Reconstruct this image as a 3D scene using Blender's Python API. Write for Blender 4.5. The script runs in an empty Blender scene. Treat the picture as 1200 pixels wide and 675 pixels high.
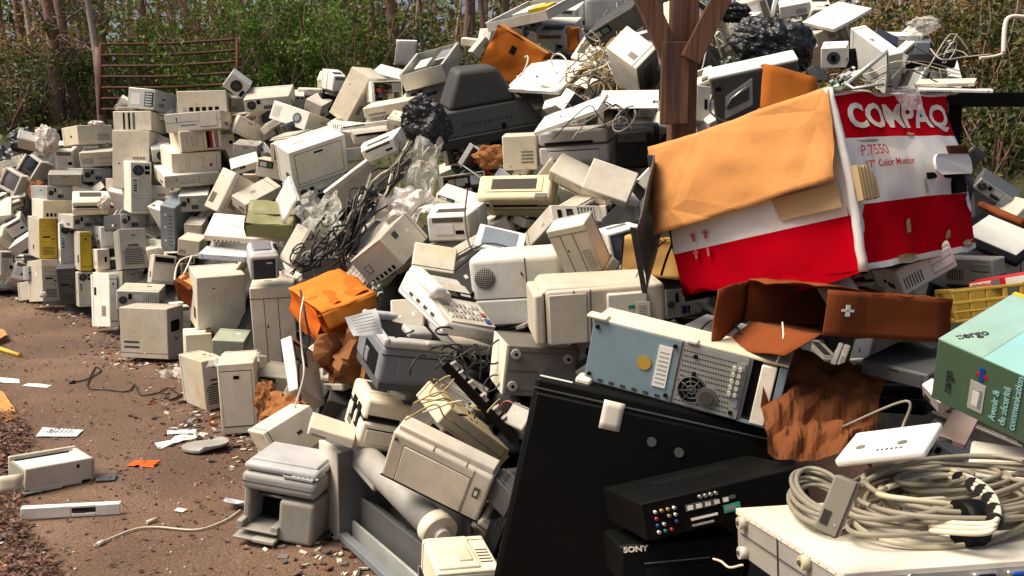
import bpy, bmesh, math, random, json
from mathutils import Vector, Matrix, Euler, noise
random.seed(7)
sc = bpy.context.scene
COL = sc.collection
R = math.radians
PI = math.pi

# ------------------------------------------------------------ camera
F = 1100.0
CAMH = 1.45
PITCH = math.atan((337.5 - 195) / F)
cam = bpy.data.cameras.new('camera')
cam.sensor_width = 36
cam.lens = 36 * F / 1200
cam.clip_end = 500
cam.clip_start = .05
camo = bpy.data.objects.new('camera', cam)
COL.objects.link(camo)
camo.location = (0, 0, CAMH)
camo.rotation_euler = (PI / 2 - PITCH, 0, 0)
sc.camera = camo
_f = Vector((0, math.cos(PITCH), -math.sin(PITCH)))
_u = Vector((0, math.sin(PITCH), math.cos(PITCH)))
_r = Vector((1, 0, 0))


def P(px, py, d):
    """place in the scene that stands at photo position px,py and depth d"""
    return Vector((0, 0, CAMH)) + d * (_f + _r * (px - 600) / F - _u * (py - 337.5) / F)


# ------------------------------------------------------------ materials
MATS = {}


def nodes(name):
    m = bpy.data.materials.new(name)
    m.use_nodes = True
    nt = m.node_tree
    b = nt.nodes['Principled BSDF']
    return m, nt, b


def plastic(name, col, rough=.5, dirt=.52, metal=0., bump=.12, var=.16, dirtcol=(.10, .075, .05), scale=9., spec=.4):
    m, nt, b = nodes(name)
    N, L = nt.nodes.new, nt.links.new
    tc = N('ShaderNodeTexCoord')
    oi = N('ShaderNodeObjectInfo')
    vadd = N('ShaderNodeVectorMath'); vadd.operation = 'ADD'
    vs = N('ShaderNodeVectorMath'); vs.operation = 'SCALE'; vs.inputs[3].default_value = 17.
    cx = N('ShaderNodeCombineXYZ')
    for i in range(3): L(oi.outputs['Random'], cx.inputs[i])
    L(cx.outputs[0], vs.inputs[0]); L(tc.outputs['Object'], vadd.inputs[0]); L(vs.outputs[0], vadd.inputs[1])
    n1 = N('ShaderNodeTexNoise'); n1.inputs['Scale'].default_value = scale; n1.inputs['Detail'].default_value = 9; n1.inputs['Roughness'].default_value = .68
    L(vadd.outputs[0], n1.inputs['Vector'])
    cr = N('ShaderNodeValToRGB'); cr.color_ramp.elements[0].position = .46; cr.color_ramp.elements[1].position = .72
    L(n1.outputs['Fac'], cr.inputs[0])
    ml = N('ShaderNodeMath'); ml.operation = 'MULTIPLY'; ml.inputs[1].default_value = dirt
    L(cr.outputs[0], ml.inputs[0])
    # streaks of grime
    n3 = N('ShaderNodeTexNoise'); n3.inputs['Scale'].default_value = 26; n3.inputs['Detail'].default_value = 4
    mp = N('ShaderNodeMapping'); mp.inputs['Scale'].default_value = (1, 1, .12)
    L(vadd.outputs[0], mp.inputs[0]); L(mp.outputs[0], n3.inputs['Vector'])
    cr3 = N('ShaderNodeValToRGB'); cr3.color_ramp.elements[0].position = .52; cr3.color_ramp.elements[1].position = .8
    L(n3.outputs['Fac'], cr3.inputs[0])
    m3 = N('ShaderNodeMath'); m3.operation = 'MULTIPLY'; m3.inputs[1].default_value = dirt * .7
    L(cr3.outputs[0], m3.inputs[0])
    mx0 = N('ShaderNodeMath'); mx0.operation = 'MAXIMUM'
    L(ml.outputs[0], mx0.inputs[0]); L(m3.outputs[0], mx0.inputs[1])
    # small specks and scratches
    n5 = N('ShaderNodeTexNoise'); n5.inputs['Scale'].default_value = 70; n5.inputs['Detail'].default_value = 6; n5.inputs['Roughness'].default_value = .75; n5.inputs['Distortion'].default_value = 1.5
    L(vadd.outputs[0], n5.inputs['Vector']); c5 = N('ShaderNodeValToRGB'); c5.color_ramp.elements[0].position = .58; c5.color_ramp.elements[1].position = .70; L(n5.outputs['Fac'], c5.inputs[0])
    m5 = N('ShaderNodeMath'); m5.operation = 'MULTIPLY'; m5.inputs[1].default_value = dirt * .75; L(c5.outputs[0], m5.inputs[0])
    mx1 = N('ShaderNodeMath'); mx1.operation = 'MAXIMUM'; L(mx0.outputs[0], mx1.inputs[0]); L(m5.outputs[0], mx1.inputs[1]); mx0 = mx1
    hs = N('ShaderNodeHueSaturation')
    ny = N('ShaderNodeTexNoise'); ny.inputs['Scale'].default_value = 2.2; ny.inputs['Detail'].default_value = 3; L(vadd.outputs[0], ny.inputs['Vector'])
    cy = N('ShaderNodeValToRGB'); cy.color_ramp.elements[0].position = .47; cy.color_ramp.elements[1].position = .72
    yl = (col[0] * .95, col[1] * .88, col[2] * .70) if min(col) > .2 and metal < .1 else (col[0] * .9, col[1] * .88, col[2] * .86)
    cy.color_ramp.elements[0].color = (*col, 1); cy.color_ramp.elements[1].color = (*yl, 1)
    L(ny.outputs['Fac'], cy.inputs[0]); L(cy.outputs[0], hs.inputs['Color'])
    mr = N('ShaderNodeMapRange'); mr.inputs['To Min'].default_value = 1 - var; mr.inputs['To Max'].default_value = 1 + var * .7
    L(oi.outputs['Random'], mr.inputs['Value']); L(mr.outputs[0], hs.inputs['Value'])
    mr2 = N('ShaderNodeMapRange'); mr2.inputs['To Min'].default_value = 1.15 if var > .1 else 1.03; mr2.inputs['To Max'].default_value = .78 if var > .1 else 1.
    fr = N('ShaderNodeMath'); fr.operation = 'FRACT'; m7 = N('ShaderNodeMath'); m7.operation = 'MULTIPLY'; m7.inputs[1].default_value = 7.3
    L(oi.outputs['Random'], m7.inputs[0]); L(m7.outputs[0], fr.inputs[0]); L(fr.outputs[0], mr2.inputs['Value']); L(mr2.outputs[0], hs.inputs['Saturation'])
    mix = N('ShaderNodeMix'); mix.data_type = 'RGBA'
    L(mx0.outputs[0], mix.inputs['Factor']); L(hs.outputs[0], mix.inputs[6]); mix.inputs[7].default_value = (*[c * .45 + k * .55 for c, k in zip(col, dirtcol)], 1)
    L(mix.outputs[2], b.inputs['Base Color'])
    b.inputs['Roughness'].default_value = rough
    b.inputs['Metallic'].default_value = metal
    b.inputs['Specular IOR Level'].default_value = spec
    if bump:
        n2 = N('ShaderNodeTexNoise'); n2.inputs['Scale'].default_value = 5; n2.inputs['Detail'].default_value = 3
        L(vadd.outputs[0], n2.inputs['Vector'])
        bp = N('ShaderNodeBump'); bp.inputs['Strength'].default_value = bump; bp.inputs['Distance'].default_value = .05
        L(n2.outputs['Fac'], bp.inputs['Height']); L(bp.outputs[0], b.inputs['Normal'])
    return m


def cardboard(name, col, wr=.6):
    m = plastic(name, col, rough=.95, dirt=.3, bump=0, var=.06, dirtcol=(col[0] * .35, col[1] * .3, col[2] * .3), scale=5., spec=.04)
    nt = m.node_tree; b = nt.nodes['Principled BSDF']
    N, L = nt.nodes.new, nt.links.new
    tc = N('ShaderNodeTexCoord')
    n = N('ShaderNodeTexNoise'); n.inputs['Scale'].default_value = 2.6; n.inputs['Detail'].default_value = 8; n.inputs['Roughness'].default_value = .5
    v = N('ShaderNodeTexVoronoi'); v.feature = 'DISTANCE_TO_EDGE'; v.inputs['Scale'].default_value = 3.2; v.inputs['Randomness'].default_value = 1.
    L(tc.outputs['Object'], n.inputs['Vector']); L(tc.outputs['Object'], v.inputs['Vector'])
    sm = N('ShaderNodeMath'); sm.operation = 'MINIMUM'; sm.inputs[1].default_value = .12
    L(v.outputs['Distance'], sm.inputs[0]); ad = N('ShaderNodeMath'); ad.operation = 'MULTIPLY_ADD'; ad.inputs[1].default_value = 2.2
    L(sm.outputs[0], ad.inputs[0]); L(n.outputs['Fac'], ad.inputs[2])
    bp = N('ShaderNodeBump'); bp.inputs['Strength'].default_value = wr; bp.inputs['Distance'].default_value = .035
    L(ad.outputs[0], bp.inputs['Height']); L(bp.outputs[0], b.inputs['Normal'])
    return m


PAL = dict(white=(0.89, 0.87, 0.8), cream=(0.82, 0.75, 0.6), tan=(0.66, 0.605, 0.5), beige=(0.56, 0.515, 0.43), grey=(0.35, 0.335, 0.295), lgrey=(0.7, 0.685, 0.63),
           dgrey=(.075, .077, .08), dgrey2=(.17, .155, .13), black=(0.003, 0.003, 0.003), metal=(0.42, 0.43, 0.4), dmetal=(.12, .125, .125), lmetal=(0.56, 0.57, 0.54),
           yellow=(.60, .42, .03), yellow2=(.42, .33, .03), yellow3=(.46, .29, .04), pink=(0.78, 0.7, 0.63), blue=(.20, .24, .28), green=(.36, .40, .30),
           silver=(0.44, 0.44, 0.44), bluegrey=(0.165, 0.18, 0.205), mgrey=(0.3, 0.29, 0.265), yellowed=(0.7, 0.6, 0.38), paper=(.62, .66, .72), navy=(.018, .02, .05),
           lblue=(.19, .27, .30), charcoal=(.045, .046, .043), mint=(.28, .42, .38), adapter=(.20, .19, .15), pinkgrey=(.32, .24, .23), red=(.50, .012, .02))
METALS = ('metal', 'dmetal', 'lmetal')


def M(n):
    if n in MATS: return MATS[n]
    if n in PAL:
        if n in METALS: m = plastic('m_' + n, PAL[n], .42, .5, .35)
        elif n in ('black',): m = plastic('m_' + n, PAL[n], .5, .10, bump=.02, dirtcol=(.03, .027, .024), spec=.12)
        elif n == 'charcoal': m = plastic('m_' + n, PAL[n], .6, .3, bump=.03, dirtcol=(.12, .11, .09))
        elif n in ('red', 'lblue', 'yellow', 'yellow3'): m = plastic('m_' + n, PAL[n], .5, .4, var=.03)
        else: m = plastic('m_' + n, PAL[n])
    elif n == 'side': m = plastic('m_side', (.72, .68, .58), .5)
    elif n == 'dark': m = plastic('m_dark', (.006, .006, .006), .8, .1, bump=0, dirtcol=(.03, .03, .03), spec=.1)
    elif n == 'line': m = plastic('m_line', (.05, .043, .035), .8, .2, bump=0)
    elif n == 'glass': m = plastic('m_glass', (.012, .018, .022), .12, .25, bump=0, dirtcol=(.2, .18, .15), spec=.6)
    elif n == 'glass_pale': m = plastic('m_glass_pale', (.20, .19, .20), .2, .3, bump=0, spec=.6)
    elif n == 'glass_blue': m = plastic('m_glass_blue', (.10, .13, .19), .18, .25, bump=0, spec=.6)
    elif n == 'pcb': m = plastic('m_pcb', (.03, .10, .05), .5, .5, bump=0)
    elif n == 'pcbbrown': m = plastic('m_pcbbrown', (.12, .05, .02), .5, .5, bump=0)
    elif n == 'chip': m = plastic('m_chip', (.02, .02, .022), .5, .2, bump=0)
    elif n == 'steel': m = plastic('m_steel', (.5, .5, .48), .3, .3, .8, bump=0)
    elif n == 'ledred': m = plastic('m_ledred', (.5, .01, .01), .4, 0, bump=0)
    elif n == 'portblue': m = plastic('m_portblue', (.02, .07, .3), .4, .2, bump=0)
    elif n == 'portgreen': m = plastic('m_portgreen', (.02, .3, .2), .4, .2, bump=0)
    elif n == 'label': m = plastic('m_label', (.75, .74, .70), .6, .25, bump=0)
    elif n == 'ink': m = plastic('m_ink', (.02, .02, .022), .7, .1, bump=0)
    elif n == 'inkred': m = plastic('m_inkred', (.45, .02, .03), .7, .1, bump=0)
    elif n == 'inkwhite': m = plastic('m_inkwhite', (.78, .76, .72), .6, .15, bump=0)
    elif n == 'rubber': m = plastic('m_rubber', (.45, .43, .36), .6, .4, bump=0)
    elif n == 'orange': m = cardboard('m_orange', (.56, .125, .02), .6)
    elif n == 'orange2': m = cardboard('m_orange2', (.62, .20, .035), .6)
    elif n == 'browncard': m = cardboard('m_browncard', (.42, .135, .03), .3)
    elif n == 'flapcard': m = cardboard('m_flapcard', (.56, .265, .10), .7)
    elif n == 'tancard': m = cardboard('m_tancard', (.58, .34, .12), .3)
    elif n == 'handlewhite': m = plastic('m_handlewhite', (.92, .91, .89), .4, .05, bump=0)
    elif n == 'tanc2': m = cardboard('m_tanc2', (.50, .36, .20), .3)
    elif n == 'redcard': m = cardboard('m_redcard', (.19, .055, .022), .3)
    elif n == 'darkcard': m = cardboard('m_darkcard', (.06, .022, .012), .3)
    elif n == 'bagcard': m = cardboard('m_bagcard', (.28, .125, .055), .5)
    elif n == 'olive': m = plastic('m_olive', (.24, .235, .085), .6)
    elif n == 'cwhite': m = cardboard('m_cwhite', (.74, .72, .70), .3)
    elif n == 'cred': m = cardboard('m_cred', (.48, .006, .015), .3)
    elif n == 'greenbox': m = plastic('m_greenbox', (.055, .125, .06), .55, .35, bump=.05)
    elif n == 'turq': m = plastic('m_turq', (.27, .48, .48), .55, .25, bump=.05)
    elif n == 'rust': m = plastic('m_rust', (.10, .03, .018), .8, .5)
    elif n == 'cable_l': m = plastic('m_cable_l', (.24, .215, .165), .5, .4, bump=0)
    elif n == 'cable_w': m = plastic('m_cable_w', (.66, .60, .48), .5, .4, bump=0)
    elif n == 'cable_k': m = plastic('m_cable_k', (.012, .012, .013), .45, .2, bump=0)
    elif n == 'cable_y': m = plastic('m_cable_y', (.45, .30, .08), .5, .3, bump=0)
    elif n == 'paperw': m = plastic('m_paperw', (.72, .72, .72), .7, .3, bump=0)
    elif n == 'paperr': m = plastic('m_paperr', (.60, .14, .06), .6, .4, bump=0)
    elif n == 'bagblack':
        m, nt, b = nodes('m_bagblack'); b.inputs['Base Color'].default_value = (.008, .009, .011, 1); b.inputs['Roughness'].default_value = .32
        bump_noise(nt, b, 30, .7, .02)
    elif n == 'bagwhite':
        m = plastic('m_bagwhite', (.70, .65, .58), .35, .2); bump_noise(m.node_tree, m.node_tree.nodes['Principled BSDF'], 28, .6, .02)
    elif n == 'bagclear':
        m, nt, b = nodes('m_bagclear'); b.inputs['Base Color'].default_value = (.75, .72, .66, 1); b.inputs['Roughness'].default_value = .18
        b.inputs['Alpha'].default_value = .38
        bump_noise(nt, b, 24, .8, .02)
    elif n == 'wood':
        m, nt, b = nodes('m_wood')
        N, L = nt.nodes.new, nt.links.new
        tc = N('ShaderNodeTexCoord'); mp = N('ShaderNodeMapping'); mp.inputs['Scale'].default_value = (28, 28, 1.6)
        n1 = N('ShaderNodeTexNoise'); n1.inputs['Scale'].default_value = 1.6; n1.inputs['Detail'].default_value = 8; n1.inputs['Distortion'].default_value = .5
        cr = N('ShaderNodeValToRGB'); e = cr.color_ramp.elements
        e[0].position = .3; e[0].color = (.03, .010, .005, 1); e[1].position = .72; e[1].color = (.17, .07, .03, 1)
        L(tc.outputs['Object'], mp.inputs[0]); L(mp.outputs[0], n1.inputs['Vector']); L(n1.outputs['Fac'], cr.inputs[0]); L(cr.outputs[0], b.inputs['Base Color'])
        bp = N('ShaderNodeBump'); bp.inputs['Strength'].default_value = .5; bp.inputs['Distance'].default_value = .01
        L(n1.outputs['Fac'], bp.inputs['Height']); L(bp.outputs[0], b.inputs['Normal']); b.inputs['Roughness'].default_value = .8
    else: raise KeyError(n)
    MATS[n] = m
    return m


def bump_noise(nt, b, scale, st, dist):
    N, L = nt.nodes.new, nt.links.new
    tc = N('ShaderNodeTexCoord')
    n = N('ShaderNodeTexNoise'); n.inputs['Scale'].default_value = scale; n.inputs['Detail'].default_value = 5; n.inputs['Distortion'].default_value = .8
    L(tc.outputs['Object'], n.inputs['Vector'])
    bp = N('ShaderNodeBump'); bp.inputs['Strength'].default_value = st; bp.inputs['Distance'].default_value = dist
    L(n.outputs['Fac'], bp.inputs['Height']); L(bp.outputs[0], b.inputs['Normal'])


# ------------------------------------------------------------ mesh helpers
class MB:
    def __init__(s):
        s.bm = bmesh.new(); s.mats = []

    def mi(s, m):
        if m not in s.mats: s.mats.append(m)
        return s.mats.index(m)

    def box(s, x0, x1, y0, y1, z0, z1, m, bev=0, seg=2, mat=None):
        r = bmesh.ops.create_cube(s.bm, size=1)
        vs = r['verts']
        for v in vs:
            v.co = Vector((x0 + (v.co.x + .5) * (x1 - x0), y0 + (v.co.y + .5) * (y1 - y0), z0 + (v.co.z + .5) * (z1 - z0)))
        fs = set(f for v in vs for f in v.link_faces)
        k = s.mi(m)
        for f in fs: f.material_index = k
        if bev:
            bev = min(bev, abs(x1 - x0) * .45, abs(y1 - y0) * .45, abs(z1 - z0) * .45)
            es = list(set(e for v in vs for e in v.link_edges))
            r = bmesh.ops.bevel(s.bm, geom=es, offset=bev, segments=seg, affect='EDGES', profile=.5)
            fs = [f for f in r['faces']]
            for f in fs: f.material_index = k; f.smooth = True
            vs = list(set(v for f in r['faces'] for v in f.verts))
        if mat is not None: bmesh.ops.transform(s.bm, matrix=mat, verts=vs)
        return s

    def hexa(s, pts, m, bev=0):
        """8 points: bottom ring 0-3, top ring 4-7"""
        vs = [s.bm.verts.new(p) for p in pts]
        k = s.mi(m); fs = []
        for q in ((0, 3, 2, 1), (4, 5, 6, 7), (0, 1, 5, 4), (1, 2, 6, 5), (2, 3, 7, 6), (3, 0, 4, 7)):
            f = s.bm.faces.new([vs[i] for i in q]); f.material_index = k; fs.append(f)
        if bev:
            es = list(set(e for f in fs for e in f.edges))
            r = bmesh.ops.bevel(s.bm, geom=es, offset=bev, segments=2, affect='EDGES', profile=.5)
            for f in r['faces']: f.material_index = k; f.smooth = True
        return s

    def frust(s, y0, x0, z0a, z0b, y1, x1, z1a, z1b, m, bev=0):
        return s.hexa([(-x0, y0, z0a), (x0, y0, z0a), (x1, y1, z1a), (-x1, y1, z1a), (-x0, y0, z0b), (x0, y0, z0b), (x1, y1, z1b), (-x1, y1, z1b)], m, bev)

    def quad(s, a, b, c, d, m, n=1, jit=0, thick=0):
        a, b, c, d = map(Vector, (a, b, c, d)); k = s.mi(m)
        g = [[None] * (n + 1) for _ in range(n + 1)]
        nor = (b - a).cross(d - a).normalized()
        for i in range(n + 1):
            for j in range(n + 1):
                u, v = i / n, j / n
                p = a * (1 - u) * (1 - v) + b * u * (1 - v) + c * u * v + d * (1 - u) * v
                if jit: p = p + nor * jit * (noise.noise(p * 7) + .6 * noise.noise(p * 17 + Vector((3, 3, 3))))
                g[i][j] = s.bm.verts.new(p)
        fs = []
        for i in range(n):
            for j in range(n):
                f = s.bm.faces.new((g[i][j], g[i + 1][j], g[i + 1][j + 1], g[i][j + 1])); f.material_index = k; f.smooth = jit > 0; fs.append(f)
        if thick:
            r = bmesh.ops.extrude_face_region(s.bm, geom=fs)
            vv = [e for e in r['geom'] if isinstance(e, bmesh.types.BMVert)]
            bmesh.ops.translate(s.bm, vec=nor * thick, verts=vv)
        return s

    def cyl(s, c, ax, r, h, m, n=20, r2=None):
        ax = Vector(ax).normalized(); q = ax.to_track_quat('Z', 'Y').to_matrix().to_4x4()
        res = bmesh.ops.create_cone(s.bm, cap_ends=True, segments=n, radius1=r, radius2=r if r2 is None else r2, depth=h)
        mt = Matrix.Translation(Vector(c)) @ q
        bmesh.ops.transform(s.bm, matrix=mt, verts=res['verts'])
        k = s.mi(m)
        for f in set(f for v in res['verts'] for f in v.link_faces):
            f.material_index = k; f.smooth = len(f.verts) == 4
        return s

    def tube(s, pts, r, m, n=6, taper=None):
        pts = [Vector(p) for p in pts]; k = s.mi(m); rings = []
        up = Vector((0, 0, 1))
        t = (pts[1] - pts[0]).normalized()
        a = t.cross(up)
        if a.length < .1: a = t.cross(Vector((1, 0, 0)))
        a.normalize()
        for i, p in enumerate(pts):
            t = (pts[min(i + 1, len(pts) - 1)] - pts[max(i - 1, 0)])
            if t.length < 1e-7: t = Vector((0, 0, 1))
            t.normalize()
            a = (a - t * a.dot(t))
            if a.length < 1e-5: a = t.orthogonal()
            a.normalize(); b = t.cross(a)
            rr = r if taper is None else r * (1 - (1 - taper) * i / (len(pts) - 1))
            rings.append([s.bm.verts.new(p + (a * math.cos(q * 2 * PI / n) + b * math.sin(q * 2 * PI / n)) * rr) for q in range(n)])
        for i in range(len(rings) - 1):
            for q in range(n):
                f = s.bm.faces.new((rings[i][q], rings[i][(q + 1) % n], rings[i + 1][(q + 1) % n], rings[i + 1][q])); f.smooth = True; f.material_index = k
        for rg, rev in ((rings[0], True), (rings[-1], False)):
            f = s.bm.faces.new(rg[::-1] if rev else rg); f.material_index = k
        return s

    def mesh(s, name):
        bmesh.ops.recalc_face_normals(s.bm, faces=s.bm.faces)
        me = bpy.data.meshes.new(name); s.bm.to_mesh(me); s.bm.free()
        for m in s.mats: me.materials.append(M(m) if isinstance(m, str) else m)
        return me

    def obj(s, name, parent=None, label=None):
        o = bpy.data.objects.new(name, s.mesh(name)); COL.objects.link(o)
        if parent: o.parent = parent
        if label: o['label'] = label
        return o


def root(name, label, cat, loc=(0, 0, 0), rot=(0, 0, 0), group=None):
    o = bpy.data.objects.new(name, None); COL.objects.link(o)
    o.location = loc; o.rotation_euler = rot; o.empty_display_size = .1
    o['label'] = label; o['category'] = cat
    if group: o['group'] = group
    return o


def tag(o, label, cat, group=None, kind=None):
    if label: o['label'] = label
    if cat: o['category'] = cat
    if group: o['group'] = group
    if kind: o['kind'] = kind
    return o


def text(s, size, mat, parent, mtx, name='lettering', bold=0., sx=1., shear=0., extrude=.0006, align='LEFT'):
    cu = bpy.data.curves.new('t', 'FONT'); cu.body = s; cu.size = size; cu.offset = bold; cu.extrude = extrude; cu.shear = shear; cu.align_x = align
    cu.resolution_u = 3
    t = bpy.data.objects.new('t', cu); COL.objects.link(t)
    bpy.context.view_layer.update()
    me = bpy.data.meshes.new_from_object(t.evaluated_get(bpy.context.evaluated_depsgraph_get()))
    bpy.data.objects.remove(t); bpy.data.curves.remove(cu)
    me.name = name
    me.transform(mtx @ Matrix.Diagonal((sx, 1, 1, 1)))
    me.materials.clear(); me.materials.append(M(mat))
    o = bpy.data.objects.new(name, me); COL.objects.link(o)
    o.parent = parent
    return o


def onfront(x, z, y):      # text lying on the face y=const, facing -y
    return Matrix.Translation((x, y, z)) @ Matrix.Rotation(PI / 2, 4, 'X')


# ------------------------------------------------------------ detail painters (real geometry on a face y=-d/2)
def fan(mb, cx, cz, r, y, ring='dmetal'):
    mb.cyl((cx, y, cz), (0, 1, 0), r, .003, 'dark', 20)
    for q in (.95, .62, .3):
        n = 20; pts = [(cx + r * q * math.cos(a * 2 * PI / n), y - .0025, cz + r * q * math.sin(a * 2 * PI / n)) for a in range(n + 1)]
        mb.tube(pts, r * .045, ring, 4)
    for a in range(4):
        an = a * PI / 4 + .3
        mb.tube([(cx - r * math.cos(an), y - .0025, cz - r * math.sin(an)), (cx + r * math.cos(an), y - .0025, cz + r * math.sin(an))], r * .04, ring, 4)


SUBS = []


def sfan(*a):
    q = MB(); fan(q, *a); SUBS.append(('fan', q))


def details(mb, w, d, h, st, body, rng):
    y = -d / 2
    def F_(u0, v0, u1, v1, m, t=.0015, bev=0):
        mb.box((u0 - .5) * w, (u1 - .5) * w, y - t, y + .004, v0 * h, v1 * h, m, bev, 1)
    tall = h > w * 1.15
    if st == 'bays':
        if tall:
            for i in range(3):
                q = MB(); q.box(-.38 * w, .38 * w, y - .003, y + .002, (.80 - i * .1) * h, (.88 - i * .1) * h, body, .001, 1); SUBS.append(('drive_bay', q)); F_(.12, .795 - i * .1, .88, .80 - i * .1, 'line', .0012)
            F_(.2, .52, .62, .56, 'dark'); F_(.7, .47, .82, .5, 'dark', .003)
            for i in range(6): F_(.18, .10 + i * .035, .82, .115 + i * .035, 'line')
            F_(.1, .42, .9, .425, 'line'); F_(.68, .36, .78, .38, 'ledred', .002)
        else:
            for i in range(2):
                q = MB(); q.box(.08 * w, .45 * w, y - .003, y + .002, (.55 - i * .32) * h, (.82 - i * .32) * h, body, .001, 1); SUBS.append(('drive_bay', q)); F_(.58, .53 - i * .32, .95, .55 - i * .32, 'line')
            F_(.62, .62, .9, .66, 'dark')
            for i in range(7): F_(.08 + i * .05, .2, .095 + i * .05, .6, 'line')
    elif st == 'rear':
        F_(.04, .04, .96, .96, 'metal' if body != 'dmetal' else 'dmetal', .001)
        if tall:
            sfan(-.12 * w, h * .84, min(w * .28, h * .11), y - .002)
            F_(.68, .86, .92, .93, 'dark', .004); F_(.68, .76, .92, .83, 'dark', .004)
            F_(.08, .40, .36, .70, 'lmetal', .003)
            for i in range(5): F_(.13, .43 + i * .05, .3, .46 + i * .05, rng.choice(['dark', 'portblue', 'dark', 'portgreen']), .005)
            for i in range(6): F_(.42, .08 + i * .055, .92, .115 + i * .055, 'lmetal', .003); F_(.42, .075 + i * .055, .92, .08 + i * .055, 'dark', .002)
        else:
            sfan(-.34 * w, h * .5, min(w * .1, h * .34), y - .002)
            F_(.28, .55, .36, .85, 'dark', .004)
            for i in range(5): F_(.42 + i * .05, .15, .455 + i * .05, .4, rng.choice(['dark', 'portblue', 'dark']), .004)
            for i in range(6): F_(.68 + i * .045, .12, .705 + i * .045, .88, 'lmetal', .003); F_(.706 + i * .045, .12, .712 + i * .045, .88, 'dark', .002)
            F_(.42, .5, .62, .8, 'lmetal', .002)
    elif st == 'vslots':
        for i in range(4): F_(.78 + i * .05, .15, .8 + i * .05, .85, 'dark', .003)
        F_(.62, .15, .96, .85, 'dmetal', .001)
        for i in range(5): F_(.66, .2 + i * .13, .9, .27 + i * .13, 'lmetal', .004)
        F_(.1, .2, .45, .75, 'label', .001)
    elif st == 'vbays':
        for i, (a, c) in enumerate(((.26, 'dark'), (.34, 'cream'), (.40, 'dark'), (.46, 'cream'), (.52, 'dmetal'))): F_(a, .08, a + .045, .92, c, .003)
    elif st == 'vbays2':
        F_(.55, .1, .97, .92, 'line', .001)
        for a, c in ((.56, 'cream'), (.64, 'dark'), (.71, 'inkred'), (.77, 'cream'), (.84, 'pinkgrey'), (.91, 'cream')): F_(a, .12, a + .055, .9, c, .003)
        for i in range(3): F_(.15 + i * .12, .25, .155 + i * .12, .75, 'line')
    elif st == 'desk':
        F_(.0, .5, 1, .51, 'line'); F_(.2, .55, .215, .75, 'dark'); F_(.28, .3, .55, .34, 'line'); F_(.62, .18, .92, .82, body, .003, .001); F_(.62, .16, .92, .18, 'line'); F_(.615, .18, .62, .82, 'line')
    elif st == 'reddot':
        F_(.28, .18, .283, .82, 'line'); F_(.34, .2, .343, .8, 'line'); F_(.6, .2, .64, .8, 'tan', .003); F_(.76, .28, .81, .42, 'inkred', .003); F_(.9, .1, .905, .9, 'line')
    elif st == 'sockets':
        for a in (.16, .55): F_(a, .28, a + .3, .75, 'dark', .003); F_(a + .08, .4, a + .22, .62, 'dmetal', .005)
    elif st == 'fan':
        sfan(0, h * .5, min(w, h) * .36, y - .002); F_(.8, .1, .95, .5, 'dark')
    elif st == 'dot':
        F_(.58, .35, .76, .62, 'dark' if body != 'black' else 'label', .003)
    elif st == 'dots':
        for v in (.22, .52, .8): F_(.3, v, .42, v + .035, 'label', .003)
        for i in range(9): F_(.6, .15 + i * .08, .85, .17 + i * .08, 'line')
    elif st == 'slot':
        F_(.08, .74, .9, .92, 'dark', .002); F_(.06, .7, .94, .71, 'line'); F_(.0, .08, 1, .09, 'line')
    elif st == 'arch':
        n = 14; r0 = w * .36
        for i in range(9):
            zz = h * (.12 + i * .045); rr = r0 * math.sqrt(max(0, 1 - (i / 10.) ** 3))
            mb.box(-rr, rr, y - .002, y + .002, zz, zz + h * .022, 'line')
        pts = [(r0 * 1.08 * math.cos(a * PI / n), y - .001, h * .38 + r0 * .8 * math.sin(a * PI / n)) for a in range(n + 1)]
        mb.tube(pts, .004, 'dmetal', 5); F_(.45, .82, .6, .85, 'line'); F_(.3, .58, .7, .61, 'dark')
    elif st == 'groove':
        for a in (.3, .62): F_(a, .02, a + .012, .86, 'line')
        F_(0, .86, 1, .868, 'line'); F_(.35, .5, .38, .54, 'dark', .002); F_(.7, .1, .9, .5, 'beige', .002)
    elif st == 'badge':
        mb.cyl((.22 * w, y, h * .5), (0, 1, 0), h * .27, .006, 'dgrey', 20); mb.cyl((.22 * w, y - .002, h * .5), (0, 1, 0), h * .17, .007, 'blue', 20)
        for i in range(6): F_(.06 + i * .035, .2, .075 + i * .035, .8, 'beige')
    elif st == 'logo':
        F_(.38, .18, .62, .34, 'line', .0008); F_(.4, .2, .6, .32, body, .0016); F_(.03, .03, .035, .97, 'line')
        for i in range(6): F_(.80, .1 + i * .13, .92, .17 + i * .13, 'dark', .001)
    elif st == 'emblem':
        mb.cyl((0, y, h * .5), (0, 1, 0), min(w, h) * .3, .004, 'dmetal', 20); F_(.42, .36, .58, .64, 'dark', .004)
    elif st == 'grille':
        F_(.5, .1, .86, .9, 'dmetal', .002)
        for i in range(6): F_(.5 + i * .065, .1, .515 + i * .065, .9, 'beige', .004)
        for i in range(4): F_(.5, .12 + i * .24, .86, .16 + i * .24, 'beige', .004)
        F_(.12, .25, .2, .7, 'dark', .003); F_(.3, .2, .42, .75, 'dark', .003); F_(.32, .3, .4, .6, 'navy', .004)
    elif st == 'feet':
        for a, b in ((.12, .83), (.12, .2), (.86, .8), (.86, .2)):
            mb.cyl(((a - .5) * w, y - .004, b * h), (0, 1, 0), .017, .012, 'rubber', 16); mb.cyl(((a - .5) * w, y - .011, b * h), (0, 1, 0), .006, .003, 'dark', 10)
        for b in (.12, .5, .88): F_(.04, b, .96, b + .006, 'line')
    elif st == 'seam':
        F_(0, .48, 1, .5, 'line'); F_(.08, .1, .4, .12, 'line'); F_(.9, 0, .905, 1, 'line')
    elif st == 'vents':
        for i in range(10): F_(.55 + i * .035, .2, .565 + i * .035, .8, 'line')
    elif st == 'plain':
        k = rng.random()
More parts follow.
